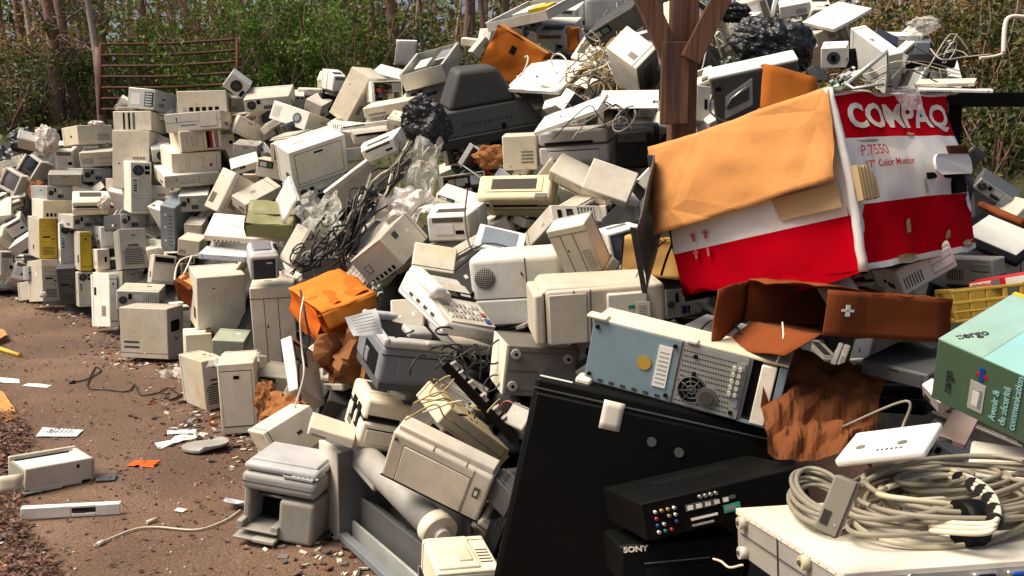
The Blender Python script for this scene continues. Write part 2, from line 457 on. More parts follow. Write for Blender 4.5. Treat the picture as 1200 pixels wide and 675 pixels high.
        if k < .22: F_(0, .1, 1, .11, 'line', .0008); F_(.08, .2, .4, .24, 'line'); F_(.08, .3, .4, .34, 'line')
        elif k < .4:
            F_(.93, 0, .936, 1, 'line', .0008)
            for i in range(7): F_(.12 + i * .05, .15, .14 + i * .05, .4, 'line')
        elif k < .58: F_(.08, .1, .92, .9, 'line', .0006); F_(.09, .115, .91, .885, body, .002, .001); F_(.42, .78, .58, .83, 'dark', .003)
        elif k < .72:
            for i in range(9):
                for j in range(4): F_(.55 + i * .04, .2 + j * .1, .57 + i * .04, .25 + j * .1, 'dark')
        elif k < .84: F_(.06, .55, .5, .92, 'dark', .0012); F_(.1, .6, .3, .85, 'steel', .003); F_(.33, .6, .46, .85, 'pcb', .003)
        elif k < .92:
            for i in range(6): F_(.1 + i * .13, .12, .18 + i * .13, .3, rng.choice(['dark', 'metal', 'dark', 'portblue']), .003)
        for q in range(rng.choice([0, 1, 1, 2, 3])):
            a, b = rng.uniform(.1, .85), rng.uniform(.1, .85)
            F_(a, b, a + .05, b + .02, rng.choice(['label', 'line', 'dark']), .001)


def b_case(o, r, rng):
    w, d, h = o['dims']; st = o['opt'].get('st', 'plain'); face = o['col']
    body = 'beige' if face in ('yellow', 'yellow2') else face
    sm = min(w, d, h)
    mb = MB()
    bev = min(.006, sm * .12)
    mb.box(-w / 2, w / 2, -d / 2, d / 2, 0, h, body, bev, 2)
    if sm > .05:
        for q in range(rng.choice([0, 1, 1, 2])):
            a, c_ = rng.uniform(-.38, .2) * w, rng.uniform(-.35, .2) * d
            mb.box(a, a + w * rng.uniform(.08, .2), c_, c_ + d * rng.uniform(.06, .14), h - .001, h + .0012, rng.choice(['label', 'label', 'line', 'grey']))
        for sx in (-1, 1):
            if rng.random() < .5:
                a, c_ = rng.uniform(-.35, .2) * d, rng.uniform(.15, .7) * h
                mb.box(sx * w / 2 - .0012, sx * w / 2 + .0012, a, a + d * rng.uniform(.08, .18), c_, c_ + h * rng.uniform(.06, .15), rng.choice(['label', 'grey', 'dark', 'line']))
        for a in (-.44, .44):
            for c_ in (.12, .88): mb.cyl((a * w, d / 2, c_ * h), (0, 1, 0), .004, .003, 'line', 8)
    # cover seams and screws on the sides and top
    if sm > .07:
        ys = d * rng.choice([.36, .4, -.38])
        for sx in (-1, 1): mb.box(sx * w / 2 - .0012, sx * w / 2 + .0012, ys, ys + .003, h * .02, h * .98, 'line')
        mb.box(-w * .49, w * .49, ys, ys + .003, h - .0012, h + .0012, 'line')
        if rng.random() < .5:
            for i in range(8): mb.box(w / 2 - .001, w / 2 + .0012, -d * .3 + i * d * .03, -d * .3 + i * d * .03 + d * .012, h * .2, h * .4, 'line')
            for i in range(8): mb.box(-w / 2 - .0012, -w / 2 + .001, -d * .3 + i * d * .03, -d * .3 + i * d * .03 + d * .012, h * .2, h * .4, 'line')
    if o['opt'].get('side') == 'slot':
        mb.box(w / 2 - .001, w / 2 + .002, -d * .3, d * .2, h * .52, h * .74, 'dark')
    if o['opt'].get('top') == 'blue': mb.box(-w * .38, w * .34, -d * .38, d * .4, h - .001, h + .002, 'blue')
    if o['opt'].get('top') == 'print':
        mb.box(-w * .46, w * .2, -d * .44, d * .44, h - .001, h + .008, 'cream', .004); mb.box(-w * .1, w * .12, -d * .3, d * .1, h + .007, h + .014, 'tan', .003)
        for i in range(5): mb.box(w * .25, w * .45, -d * .3 + i * .02, -d * .3 + i * .02 + .007, h - .001, h + .001, 'line')
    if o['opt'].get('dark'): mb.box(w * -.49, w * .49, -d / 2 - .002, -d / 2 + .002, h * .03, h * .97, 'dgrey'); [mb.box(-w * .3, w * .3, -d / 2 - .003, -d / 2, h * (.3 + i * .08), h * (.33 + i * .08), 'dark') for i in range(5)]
    if o['opt'].get('sidecol'): mb.box(-w / 2 - .003, -w / 2 + .002, -d / 2 + .002, d / 2, .003, h - .003, o['opt']['sidecol'])
    mb.obj('shell', r)
    f = MB()
    fc = {'rear': 'lmetal', 'vslots': 'lmetal', 'dark': 'dgrey'}.get(st, face)
    t = min(.012, d * .1)
    if not o['opt'].get('dark'):
        f.box(-w / 2 + .001, w / 2 - .001, -d / 2 - .001, -d / 2 + t, .001, h - .001, fc, min(.005, sm * .1), 2)
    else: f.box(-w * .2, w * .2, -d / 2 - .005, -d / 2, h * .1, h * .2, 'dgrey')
    details(f, w, d + .002, h, st, fc, rng)
    fo = f.obj('rear_panel' if st in ('rear', 'vslots', 'sockets', 'fan') else 'front_panel', r)
    for nm, m_ in SUBS: m_.obj(nm, fo)
    del SUBS[:]


def b_crt(o, r, rng):
    w, d, h = o['dims']; body = o['col']; t = min(.05, d * .2); e = w * .11
    y = -d / 2
    mb = MB()
    mb.box(-w / 2, -w / 2 + e, y, y + t, 0, h, body, .008); mb.box(w / 2 - e, w / 2, y, y + t, 0, h, body, .008)
    mb.box(-w / 2 + e * .8, w / 2 - e * .8, y + .001, y + t, 0, e * 1.3, body, .006); mb.box(-w / 2 + e * .8, w / 2 - e * .8, y + .001, y + t, h - e, h - .001, body, .006)
    mb.box(w * .2, w * .26, y - .002, y + .004, e * .4, e * .7, 'dark')
    mb.obj('bezel', r)
    g = MB(); n = 8; sm = {None: 'glass', 1: 'glass_pale', 2: 'glass_blue'}[o['opt'].get('scr')]
    k = g.mi(sm); G = []
    for i in range(n + 1):
        G.append([g.bm.verts.new(((i / n - .5) * (w - 1.7 * e), y + .008 + .03 * (((i / n - .5) * 2) ** 2 + ((j / n - .5) * 2) ** 2) * .5, e * 1.1 + j / n * (h - 2 * e))) for j in range(n + 1)])
    for i in range(n):
        for j in range(n):
            f = g.bm.faces.new((G[i][j], G[i + 1][j], G[i + 1][j + 1], G[i][j + 1])); f.smooth = True
    g.obj('screen', r)
    b = MB()
    b.frust(y + t * .9, w * .485, h * .01, h * .99, y + d * .45, w * .46, h * .03, h * .98, body, .006)
    b.frust(y + d * .44, w * .44, h * .04, h * .96, d / 2, w * .3, h * .15, h * .8, body, .012)
    for i in range(9): b.box(-w * .3, w * .3, y + d * .18 + i * d * .025, y + d * .19 + i * d * .025, h * .98, h * .988, 'line')
    b.obj('housing', r)


def b_crtback(o, r, rng):
    w, d, h = o['dims']; body = o['col']; y = -d / 2
    b = MB(); bv = min(.02, w * .07, h * .07)
    b.frust(y, w * .40, h * .07, h * .90, y + d * .5, w * .47, h * .03, h * .97, body, bv)
    b.frust(y + d * .49, w * .485, h * .01, h * .985, d / 2 - d * .12, w * .5, 0, h, body, bv * .5)
    for i in range(8):
        b.box(-w * .28, w * .28, y + d * .2 + i * d * .03, y + d * .21 + i * d * .03, h * .935 + i * h * .0045, h * .945 + i * h * .0045, 'line')
    b.obj('housing', r)
    q = MB(); q.box(-w * .25, w * .1, y - .003, y + .004, h * .3, h * .62, 'label' if rng.random() < .6 else body); q.box(w * .14, w * .3, y - .003, y + .004, h * .3, h * .42, 'dark')
    for i in range(8): q.box(-w * .3, w * .3, y - .002, y + .003, h * (.68 + i * .02), h * (.69 + i * .02), 'line')
    q.obj('rear_plate', r)
    z = MB(); z.box(-w / 2, w / 2, d / 2 - d * .12, d / 2, 0, h, body, bv * .6); z.obj('bezel', r)


def b_printer(o, r, rng):
    w, d, h = o['dims']; body = o['col']; y = -d / 2
    mb = MB(); bv = min(.016, h * .14)
    mb.box(-w / 2, w / 2, y, d / 2, 0, h * .56, body, bv); mb.box(-w * .495, w * .495, y + d * .01, d / 2 - d * .005, h * .57, h, body, bv)
    mb.box(-w * .48, w * .48, y + d * .02, d * .47, h * .54, h * .59, 'line')
    for sx in (-1, 1):
        for i in range(7): mb.box(sx * w / 2 - .0015, sx * w / 2 + .0015, d * .05 + i * d * .04, d * .06 + i * d * .04, h * .15, h * .42, 'line')
    mb.obj('body', r)
    f = MB()
    f.box(-w * .36, w * .36, y - .003, y + .004, h * .12, h * .4, body, .003); f.box(-w * .36, w * .36, y - .0015, y + .002, h * .4, h * .425, 'dark')
    f.box(-w * .4, w * .28, y - .002, y + .004, h * .60, h * .68, 'dark')
    f.obj('paper_drawer', r)
    t = MB()
    t.box(-w * .38, w * .38, -d * .2, d * .4, h - .002, h + .004, body, .003); t.box(-w * .3, w * .3, -d * .1, d * .3, h + .003, h + .0055, 'line')
    t.box(w * .3, w * .45, y + d * .05, y + d * .22, h - .001, h + .005, 'dgrey')
    t.obj('top_cover', r)
    if o['opt'].get('ud'):
        s = MB(); s.box(-w * .42, -w * .32, y - .006, y + .002, h * .62, h * .86, 'cream', .002); s.box(-w * .39, -w * .35, y - .008, y, h * .68, h * .8, 'dark'); s.obj('socket', r)
    if o['opt'].get('step'):
        s = MB()
        for i in range(2): s.box(-w / 2 - .004, -w / 2 + .003, -d * .3 + i * d * .32, -d * .1 + i * d * .32, h * .3, h * .75, 'dark'); s.box(-w / 2 - .006, -w / 2, -d * .2 + i * d * .32, -d * .12 + i * d * .32, h * .36, h * .6, 'beige')
        s.obj('side_recess', r)


def b_box(o, r, rng):
    w, d, h = o['dims']; c = o['col']; j = .035 if c == 'orange' else .014; n = 10
    mb = MB(); x, y = w / 2, d / 2
    mb.quad((-x, -y, 0), (x, -y, 0), (x, -y, h), (-x, -y, h), c, n, j); mb.quad((x, -y, 0), (x, y, 0), (x, y, h), (x, -y, h), c, n, j)
    mb.quad((x, y, 0), (-x, y, 0), (-x, y, h), (x, y, h), c, n, j); mb.quad((-x, y, 0), (-x, -y, 0), (-x, -y, h), (-x, y, h), c, n, j)
    mb.quad((-x, -y, h), (x, -y, h), (x, y, h), (-x, y, h), c, n, j); mb.quad((-x, y, 0), (x, y, 0), (x, -y, 0), (-x, -y, 0), c, n, 0)
    bmesh.ops.remove_doubles(mb.bm, verts=mb.bm.verts, dist=.004)
    mb.obj('carton_walls', r)
    t = MB(); t.box(-x, x, -.02, .02, h - .001, h + .0035, 'tancard' if c != 'olive' else c)
    if o['label'].startswith('crushed'): t.box(-.04, 0, -y - .006, -y + .01, h * .62, h * .8, 'dark')
    t.obj('tape', r)


def b_sheet(o, r, rng):
    w, d, h = o['dims']; c = o['col']; mb = MB(); n = 6
    x, y = w / 2, d / 2
    if d < h:
        mb.quad((-x, -y, 0), (x, -y, 0), (x, -y, h), (-x, -y, h), c, n, .008, .004)
        mb.box(-x, x, -y, -y + .018, h - .004, h, c, .001); mb.box(-x, x, -y, -y + .018, 0, .004, c, .001)
    else:
        mb.quad((-x, -y, h), (x, -y, h), (x, y, h), (-x, y, h), c, n, .008, -.004)
        for a in (-1, 1): mb.box(min(a * x, a * (x - .004)), max(a * x, a * (x - .004)), -y, y, h - .02, h, c, .001)
        mb.box(-x, x, -y, -y + .004, h - .02, h, c, .001)
        mb.box(-x * .3, -x * .25, -y * .2, -y * .12, h + .004, h + .008, 'dark')
    bmesh.ops.recalc_face_normals(mb.bm, faces=mb.bm.faces)
    me = mb.mesh(r.name); return me


def boards(mb, w, d, h, rng, seed=0):
    mb.box(-w * .45, w * .1, -d * .4, d * .42, .004, .008, 'pcb')
    for i in range(14):
        a, b = rng.uniform(-w * .43, w * .05), rng.uniform(-d * .38, d * .35); s = rng.uniform(.01, .035)
        mb.box(a, a + s, b, b + s * rng.uniform(.4, 1.2), .008, .008 + rng.uniform(.004, h * .35), rng.choice(['chip', 'steel', 'label', 'pcbbrown', 'cable_w']))
    mb.box(w * .15, w * .46, d * .05, d * .45, .004, h * .8, 'lmetal', .003); mb.box(w * .15, w * .46, -d * .45, -d * .05, .004, h * .5, 'steel', .003)
    mb.box(w * .18, w * .42, d * .02, d * .06, h * .1, h * .6, 'dark')


def b_open(o, r, rng):
    """case whose face -y is open and shows its insides"""
    w, d, h = o['dims']; c = o['col']; t = .006; x, y = w / 2, d / 2
    mb = MB()
    mb.box(-x, x, -y, y, h - t, h, c, .002); mb.box(-x, x, -y, y, 0, t, c, .002); mb.box(-x, -x + t, -y, y, t, h - t, c, .002); mb.box(x - t, x, -y, y, t, h - t, c, .002)
    mb.box(-x + t, x - t, y - t, y, t, h - t, 'dmetal'); mb.box(-x - .002, -x + w * .09, -y - .002, -y + .01, -.002, h + .002, c, .003)
    mb.obj('shell', r)
    b = MB()
    yy = y - t - .004
    b.box(-x * .9, x * .9, yy, yy + .003, h * .06, h * .94, 'pcb')
    for i in range(26):
        a, z = rng.uniform(-x * .85, x * .7), rng.uniform(h * .08, h * .8); s = rng.uniform(.012, .05)
        b.box(a, min(a + s, x * .95), yy - rng.uniform(.01, d * .7), yy, z, min(z + s * rng.uniform(.3, .9), h * .95), rng.choice(['chip', 'steel', 'label', 'pcbbrown', 'cable_w', 'dmetal', 'ledred', 'dark', 'metal']))
    b.box(x * .35, x * .9, -y + .01, y * .8, h * .45, h * .9, 'steel', .003)
    b.obj('circuit_boards', r)
    q = MB()
    for k in range(7):
        p0 = Vector((rng.uniform(-x * .7, x * .7), rng.uniform(-y * .8, 0), rng.uniform(h * .1, h * .8))); pts = [p0]
        for i in range(8): pts.append(pts[-1] + Vector((rng.gauss(0, .02), rng.gauss(0, .008), rng.gauss(0, .012))))
        pts = [Vector((max(-x * .9, min(x * .9, p.x)), max(-y, min(y, p.y)), max(.01, min(h - .01, p.z)))) for p in pts]
        q.tube(pts, .0022, rng.choice(['cable_k', 'cable_y', 'ledred', 'cable_w']), 5)
    q.obj('wiring', r)


def b_tray(o, r, rng):
    w, d, h = o['dims']; c = o['col']; t = .005; x, y = w / 2, d / 2
    mb = MB()
    mb.box(-x, x, -y, -y + t, 0, h, c, .001); mb.box(-x, x, y - t, y, 0, h, c, .001); mb.box(-x, -x + t, -y + t, y - t, 0, h, c, .001); mb.box(x - t, x, -y + t, y - t, 0, h, c, .001)
    mb.box(-x + t, x - t, -y + t, y - t, 0, t, 'dmetal')
    for a in (-1, 1): mb.box(a * x - .012, a * x + .012, -y, y, h, h + .003, c)
    mb.obj('shell', r)
    b = MB(); b.box(-x * .8, -x * .2, -y * .1, y * .7, t, h * .7, 'lgrey', .004); b.box(x * .2, x * .85, 0, y * .9, t, h * .85, 'steel', .003); b.box(-x * .1, x * .1, -y * .8, y * .6, t, h * .4, 'dark')
    if 'yellow strip' in o['label']: b.box(-x * .1, x * .6, -y * .3, y * .1, h * .5, h * .95, 'yellow')
    b.obj('frame_fittings', r)


def b_obox(o, r, rng):
    w, d, h = o['dims']; b_box(dict(dims=o['dims'], col='orange', label='', opt={}), r, rng)
    f = MB(); x, y = w / 2, d / 2
    f.quad((-x - .01, y * .9, h + .012), (x + .005, y * .9, h + .012), (x + .015, -y * 1.25, h + .004), (-x + .005, -y * 1.25, h + .006), 'orange2', 10, .012, .004)
    f.quad((-x + .005, -y * 1.25, h + .004), (x + .015, -y * 1.25, h + .002), (x * 1.02, -y * 1.35, h * .72), (-x * .9, -y * 1.4, h * .66), 'orange2', 6, .01, .004)
    f.obj('flap', r)
    s = w * .125
    text('High Re\nColor Mo', s, 'inkred', r, onfront(-w * .36, h * .24, -y - .028), bold=.0006)
    q = MB(); q.box(w * .1, w * .22, -y - .01, -y - .006, h * .5, h * .53, 'ink'); q.obj('print_mark', r)


def b_projector(o, r, rng):
    w, d, h = o['dims']; x, y = w / 2, d / 2
    b = MB(); b.box(-x, x, -y + .01, y, 0, h, 'silver', w * .2, 5); b.obj('shell', r)
    f = MB(); f.box(-x * .98, x * .98, -y, -y + .04, h * .02, h * .96, 'silver', w * .18, 5); f.box(-x * .78, x * .72, -y - .005, -y + .02, h * .08, h * .84, 'navy', w * .14, 5)
    f.box(-x * .8, x * .75, -y - .003, -y + .02, h * .05, h * .86, 'dark', w * .15, 5); f.box(x * .1, x * .5, -y - .007, -y, h * .68, h * .73, 'label'); f.obj('front_panel', r)
    t = MB(); t.box(-x * .7, x * .6, -y * .4, y * .8, h * .9, h * 1.05, 'glass_pale', .02, 3); t.box(x * .65, x * 1.05, -y * .2, y * .5, h * .55, h * 1.0, 'black', .02, 3); t.obj('top_cover', r)


def b_speaker(o, r, rng):
    w, d, h = o['dims']; x, y = w / 2, d / 2; c = o['col']
    b = MB(); b.box(-x, x, -y, y, 0, h, c, .03, 4); b.box(-x * .98, x * .98, -y - .003, -y + .03, h * .02, h * .40, c, .01, 2); b.box(-x * .95, x * .95, -y - .001, -y + .02, h * .40, h * .412, 'line')
    b.box(x * .22, x * .235, -y - .002, y, h * .42, h * .95, 'line'); b.obj('shell', r)
    g = MB(); cx, cz, rr = -x * .66, h * .70, h * .145
    g.cyl((cx, -y - .001, cz), (0, 1, 0), rr, .004, 'dark', 28)
    for i in range(-5, 6):
        k = rr * math.sqrt(max(0, 1 - (i / 5.6) ** 2)); q = i * rr / 5.6
        g.tube([(cx - k, -y - .004, cz + q), (cx + k, -y - .004, cz + q)], rr * .035, 'grey', 4); g.tube([(cx + q, -y - .0045, cz - k), (cx + q, -y - .0045, cz + k)], rr * .035, 'grey', 4)
    g.obj('grille', r)


def b_fax(o, r, rng):
    w, d, h = o['dims']; x, y = w / 2, d / 2; c = 'white'
    b = MB()
    b.hexa([(-x, -y, 0), (x, -y, 0), (x, y, 0), (-x, y, 0), (-x, -y, h * .5), (x, -y, h * .42), (x, y, h), (-x, y, h)], c, .012)
    b.box(-x * 1.01, x * 1.01, -y * .98, y * .9, h * .22, h * .235, 'line'); b.obj('body', r)
    # sloping control panel follows the upper face
    s = Vector((0, 2 * y, h * .54)).normalized(); nrm = Vector((0, -s.z, s.y))
    def pt(u, v, k): return Vector((-x + 2 * x * u, -y, h * .47)) + s * (v * 2 * y * 1.05) + nrm * k
    p = MB()
    def slab(u0, v0, u1, v1, k, m): p.hexa([pt(u0, v0, -.01), pt(u1, v0, -.01), pt(u1, v1, -.01), pt(u0, v1, -.01), pt(u0, v0, k), pt(u1, v0, k), pt(u1, v1, k), pt(u0, v1, k)], m)
    slab(.12, .06, .97, .8, .006, 'cream'); slab(.14, .5, .95, .64, .009, 'dark'); slab(.3, .53, .62, .61, .011, 'glass')
    for i in range(9):
        for j in range(3): slab(.18 + i * .08, .14 + j * .1, .22 + i * .08, .19 + j * .1, .010, 'grey' if (i + j) % 4 else 'label')
    slab(.82, .1, .93, .17, .011, 'portblue'); slab(.83, .22, .92, .27, .011, 'inkred')
    for i in range(5): slab(.72 + i * .04, .56, .735 + i * .04, .6, .011, 'label')
    p.obj('control_panel', r)
    t = MB(); t.box(-x * 1.02, -x * .5, -y * .2, y * .98, h * .8, h * 1.25, c, .02, 3); t.box(-x * .98, -x * .2, -y * .1, y * .9, h * .6, h * 1.05, c, .012, 2); t.obj('handset_cradle', r)
    v = MB()
    for i in range(4): v.box(-x - .003, -x + .003, -y * .5 + i * .05, -y * .5 + i * .05 + .02, h * .3, h * .42, 'line')
    v.obj('side_vent', r)


def b_gprinter(o, r, rng):
    w, d, h = o['dims']; x, y = w / 2, d / 2
    b = MB(); b.box(-x, x, -y, y, h * .12, h * .82, 'bluegrey', .02, 3); b.box(-x * .96, x * .96, -y * .95, y * .95, 0, h * .2, 'dgrey', .006)
    b.box(-x * 1.002, x * 1.002, -y - .002, -y + .01, h * .66, h * .672, 'dark'); b.box(-x * .55, x * .9, -y - .003, -y + .01, h * .2, h * .64, 'bluegrey', .006)
    b.box(-x - .003, -x + .01, -y * .7, y * .3, h * .2, h * .6, 'dark'); b.box(-x - .008, -x + .01, -y * .1, y * .15, h * .25, h * .5, 'bluegrey', .003); b.obj('body', r)
    t = MB(); z0, z1 = h * .8, h * .97
    t.box(-x * 1.03, -x * .84, -y * 1.03, y * 1.0, z0, z1, 'silver', .012, 3); t.box(x * .84, x * 1.03, -y * 1.03, y, z0, z1, 'silver', .012, 3)
    t.box(-x * .9, x * .9, -y * 1.03, -y * .72, z0, z1 * .98, 'silver', .012, 3); t.box(-x * .9, x * .9, y * .8, y, z0, z1, 'silver', .012, 3)
    t.box(-x * .86, x * .86, -y * .8, y * .86, z0 - .01, z0 + .006, 'dark'); t.box(-x * .1, x * .6, -y * .3, y * .3, z0, z0 + .03, 'silver', .01); t.obj('lid_rim', r)
    c = MB(); c.box(x * .1, x * .5, -y * 1.1, -y * .9, z1 * .93, z1 * 1.02, 'silver', .008, 3); c.obj('handle', r)


def b_mfp(o, r, rng):
    w, d, h = o['dims']; x, y = w / 2, d / 2; c = 'mgrey'
    l = MB(); l.box(-x, x, -y * .9, y, h * .86, h * .97, 'silver', .015, 3); l.box(-x * .9, x * .9, -y * .6, y * .95, h * .95, h * 1.0, 'silver', .014, 3); l.obj('scanner_lid', r)
    s = MB(); s.box(-x * 1.02, x * 1.02, -y, y, h * .62, h * .85, c, .02, 3); s.box(-x * 1.0, x * 1.0, -y * 1.01, -y * .9, h * .73, h * .74, 'line'); s.obj('scanner_body', r)
    p = MB()
    p.box(x * .1, x * .9, -y * .97, -y * .4, h * .86, h * .885, 'silver')
    for i in range(6):
        for j in range(3): p.box(x * .35 + i * .018, x * .35 + i * .018 + .01, -y * .9 + j * .03, -y * .9 + j * .03 + .014, h * .885, h * .9, 'label')
    p.box(x * .12, x * .3, -y * .9, -y * .5, h * .885, h * .9, 'dark'); p.obj('control_panel', r)
    b = MB(); b.box(-x, -x * .8, -y * .8, y, 0, h * .64, c, .01); b.box(x * .05, x, -y, y, 0, h * .56, c, .015, 3); b.box(-x * .8, x * .1, y * .6, y, 0, h * .64, 'dark')
    b.box(-x * .8, x * .1, -y * .3, y * .6, h * .05, h * .12, 'dgrey'); b.box(-x * .8, x * .08, -y * .6, y * .6, h * .56, h * .63, 'dgrey'); b.box(-x * .75, 0, 0, y * .6, h * .1, h * .35, 'dark')
    b.tube([(-x * .8, -y * .2, h * .45), (x * .08, -y * .2, h * .45)], .008, 'steel', 8); b.obj('body', r)
    t = MB(); t.box(-x * 1.02, x * .1, -y * 1.15, -y * .2, h * .1, h * .13, c, .004); t.box(-x * 1.02, -x * .85, -y * 1.15, -y * .2, h * .12, h * .22, c, .004); t.box(x * -.1, x * .1, -y * 1.1, -y * .2, h * .12, h * .2, c, .004); t.obj('paper_tray', r)
    u = MB(); u.box(-x * 1.05, x * .0, -y * 1.3, -y * .3, h * .0, h * .035, c, .004); u.box(-x * .5, x * .1, -y * 1.35, -y * .9, h * .0, h * .05, 'grey', .004); u.obj('lower_tray', r)


def b_drumcab(o, r, rng):
    w, d, h = o['dims']; x, y = w / 2, d / 2; t = .008; q0 = -x + .2
    b = MB(); b.box(-x, q0, -y - .004, -y + .02, 0, h, 'beige', .004); b.box(-x, -x + t, -y, y, 0, h, 'beige'); b.box(q0, q0 + t, -y, y, 0, h * .98, 'dmetal'); b.box(q0, x, y - t, y, 0, h * .9, 'dgrey'); b.box(q0, x, -y + .03, y, 0, t, 'bluegrey')
    b.box(q0, x, -y - .004, -y + .03, .0, .03, 'bluegrey', .004); b.box(q0, x, -y + .05, -y + .062, .0, .07, 'metal', .003); b.box(q0, x, -y + .09, -y + .10, .0, .10, 'bluegrey', .003)
    b.box(-x, q0, -y + .02, y, h - .01, h, 'bluegrey', .003); b.box(x - t, x, -y + .02, y, 0, h * .4, 'bluegrey')
    for i in range(3): b.box(q0, x, -y * .2 + i * .03, -y * .2 + i * .03 + .01, h * .12, h * .45 - i * .02, 'dmetal', .002)
    for z in (.2, .5, .85): b.cyl((-x + .02, -y - .005, h * z), (0, 1, 0), .004, .004, 'line', 8)
    b.obj('frame', r)
    rr = .052; q = MB(); q.tube([(q0 - .03, 0, h * .93), (0, 0, h * .82), (x * .86, 0, h * .68)], rr, 'mgrey', 36)
    q.hexa([(q0, -rr * 1.02, h * .80), (x * -.1, -rr * .9, h * .68), (x * -.1, rr, h * .7), (q0, rr, h * .8), (q0, -rr, h * .95), (x * -.1, -rr * .75, h * .90), (x * -.1, rr, h * .9), (q0, rr, h * .98)], 'mgrey', .008)
    q.obj('roller', r)
    e = MB(); e.cyl((x * .9, 0, h * .67), (1, 0, -.3), rr * 1.2, .05, 'cream', 36); e.cyl((x * .96, 0, h * .65), (1, 0, -.3), rr * .5, .04, 'white', 24); e.obj('end_cap', r)


def b_panelbox(o, r, rng):
    w, d, h = o['dims']; x, y = w / 2, d / 2; c = 'tan'
    b = MB(); b.box(-x, x, -y, y, 0, h, c, .01, 3); b.box(-x * .96, x * .96, -y * .5, y * .9, h - .004, h + .02, c, .006)
    for i in range(3): b.box(-x * .2 + i * .12, -x * .2 + i * .12 + .003, -y, y, h - .002, h + .001, 'line')
    b.obj('body', r)
    f = MB(); f.box(-x * .72, x * .62, -y - .004, -y + .004, h * .06, h * .82, c, .003); f.box(-x * .73, x * .63, -y - .001, -y + .002, h * .82, h * .835, 'line'); f.box(-x * .735, -x * .72, -y - .001, -y + .002, h * .05, h * .83, 'line')
    f.box(x * .64, x * .65, -y - .0012, -y + .002, 0, h, 'line'); f.box(-x, x, -y - .002, -y + .002, h * .02, h * .045, 'dark'); f.obj('front_panel', r)
    g = MB(); g.box(x * .74, x * .86, -y - .005, -y, h * .5, h * .7, 'dgrey'); g.box(x * .77, x * .83, -y - .006, -y, h * .55, h * .65, 'label'); g.obj('badge', r)
    s = MB(); s.cyl((-x * .9, -y - .001, h * .88), (0, 1, 0), .006, .006, 'line', 12); s.obj('screw', r)


def b_rail(o, r, rng):
    w, d, h = o['dims']; x, y = w / 2, d / 2
    b = MB(); b.box(-x, x, -y, -y + .004, 0, h, 'black'); b.box(-x, x, -y, y, 0, .004, 'black'); b.box(-x, x, y - .004, y, 0, h * .6, 'black'); b.box(-x * .95, x * .3, -y * .6, y * .4, .004, h * .5, 'dark'); b.obj('rail', r)
    for i, (a, k) in enumerate(((-.95, .5), (-.72, .35), (-.45, .5), (-.1, .7), (.25, 1.), (.5, 1.2))):
        q = MB(); q.box(x * a, x * a + .035, -y * .5, y * .5, h * .5, h * (.6 + k * .4), 'pinkgrey' if i % 2 else 'grey', .003); q.box(x * a + .004, x * a + .012, -y * .6, y * .6, h * .6, h * (.8 + k * .45), 'lgrey', .002)
        q.obj('bracket', r)
    q = MB(); q.tube([(x * .5 + .03 * math.cos(t * .5), y + .004 * t, h * 1.2 + .03 * math.sin(t * .5)) for t in range(16)], .0025, 'ledred', 6); q.obj('wiring', r)


def b_crtside(o, r, rng):
    w, d, h = o['dims']; x, y = w / 2, d / 2; c = 'tan'
    b = MB(); b.box(-x * .82, x, -y, y, 0, h * .97, c, .012, 3)
    b.hexa([(-x * .9, -y * .96, h * .9), (x, -y * .96, h * .9), (x, y, h * .9), (-x * .9, y, h * .9), (-x * .8, -y * .85, h * 1.04), (x * .9, -y * .85, h * 1.0), (x * .9, y, h * 1.0), (-x * .8, y, h * 1.04)], c, .01)
    for a in (-.4, -.15): b.box(x * a, x * a + .003, -y - .0012, -y + .002, 0, h * .95, 'line')
    b.box(-x * .78, -x * .2, -y - .004, -y + .004, h * .02, h * .9, c, .006); b.obj('housing', r)
    z = MB(); z.box(-x, -x * .84, -y * .98, y, h * .02, h * .92, c, .01, 3); z.box(-x * .86, -x * .82, -y * .9, y, h * .05, h * .9, 'line'); z.obj('bezel', r)
    f = MB(); f.box(x * .1, x * .72, -y - .012, -y + .004, h * .3, h * .86, c, .006, 2); f.obj('raised_panel', r)
    s = MB(); s.box(x * .55, x * .75, -y - .0135, -y - .011, h * .42, h * .68, 'label'); s.box(x * .42, x * .52, -y - .0135, -y - .011, h * .58, h * .64, 'portgreen')
    for i in range(4): s.box(x * .58, x * .7, -y - .0142, -y - .013, h * (.47 + i * .045), h * (.485 + i * .045), 'grey')
    s.obj('sticker', r)


def b_bigtv(o, r, rng):
    w, d, h = o['dims']; x, y = w / 2, d / 2; c = 'charcoal'
    b = MB()
    H = .45
    b.box(-x, x, -y, y, -.02, H * .12, c, .015, 3)
    b.hexa([(-x * .98, -y * .98, H * .11), (x * .98, -y * .98, H * .11), (x * .98, y * .98, H * .11), (-x * .98, y * .98, H * .11), (-x * .74, -y * .66, H * .46), (x * .74, -y * .66, H * .46), (x * .74, y * .9, H * .46), (-x * .74, y * .9, H * .46)], c, .012)
    b.obj('rear_skirt', r)
    q = MB(); q.hexa([(-x * .66, -y * .63, H * .45), (x * .62, -y * .63, H * .45), (x * .62, y * .85, H * .45), (-x * .66, y * .85, H * .45), (-x * .40, -y * .34, H * .98), (x * .33, -y * .34, H * .94), (x * .33, y * .8, H * .94), (-x * .36, y * .8, H * .98)], c, .03)
    q.obj('tube_hump', r)
    l = MB(); l.box(x * .2, x * .26, -y * .99, -y * .9, H * .13, H * .2, 'dark')
    for i in range(12): l.box(-x * .5 + i * x * .08, -x * .5 + i * x * .08 + .012, -y * .86, -y * .8, H * .27, H * .275, 'dark')
    l.obj('latch', r)


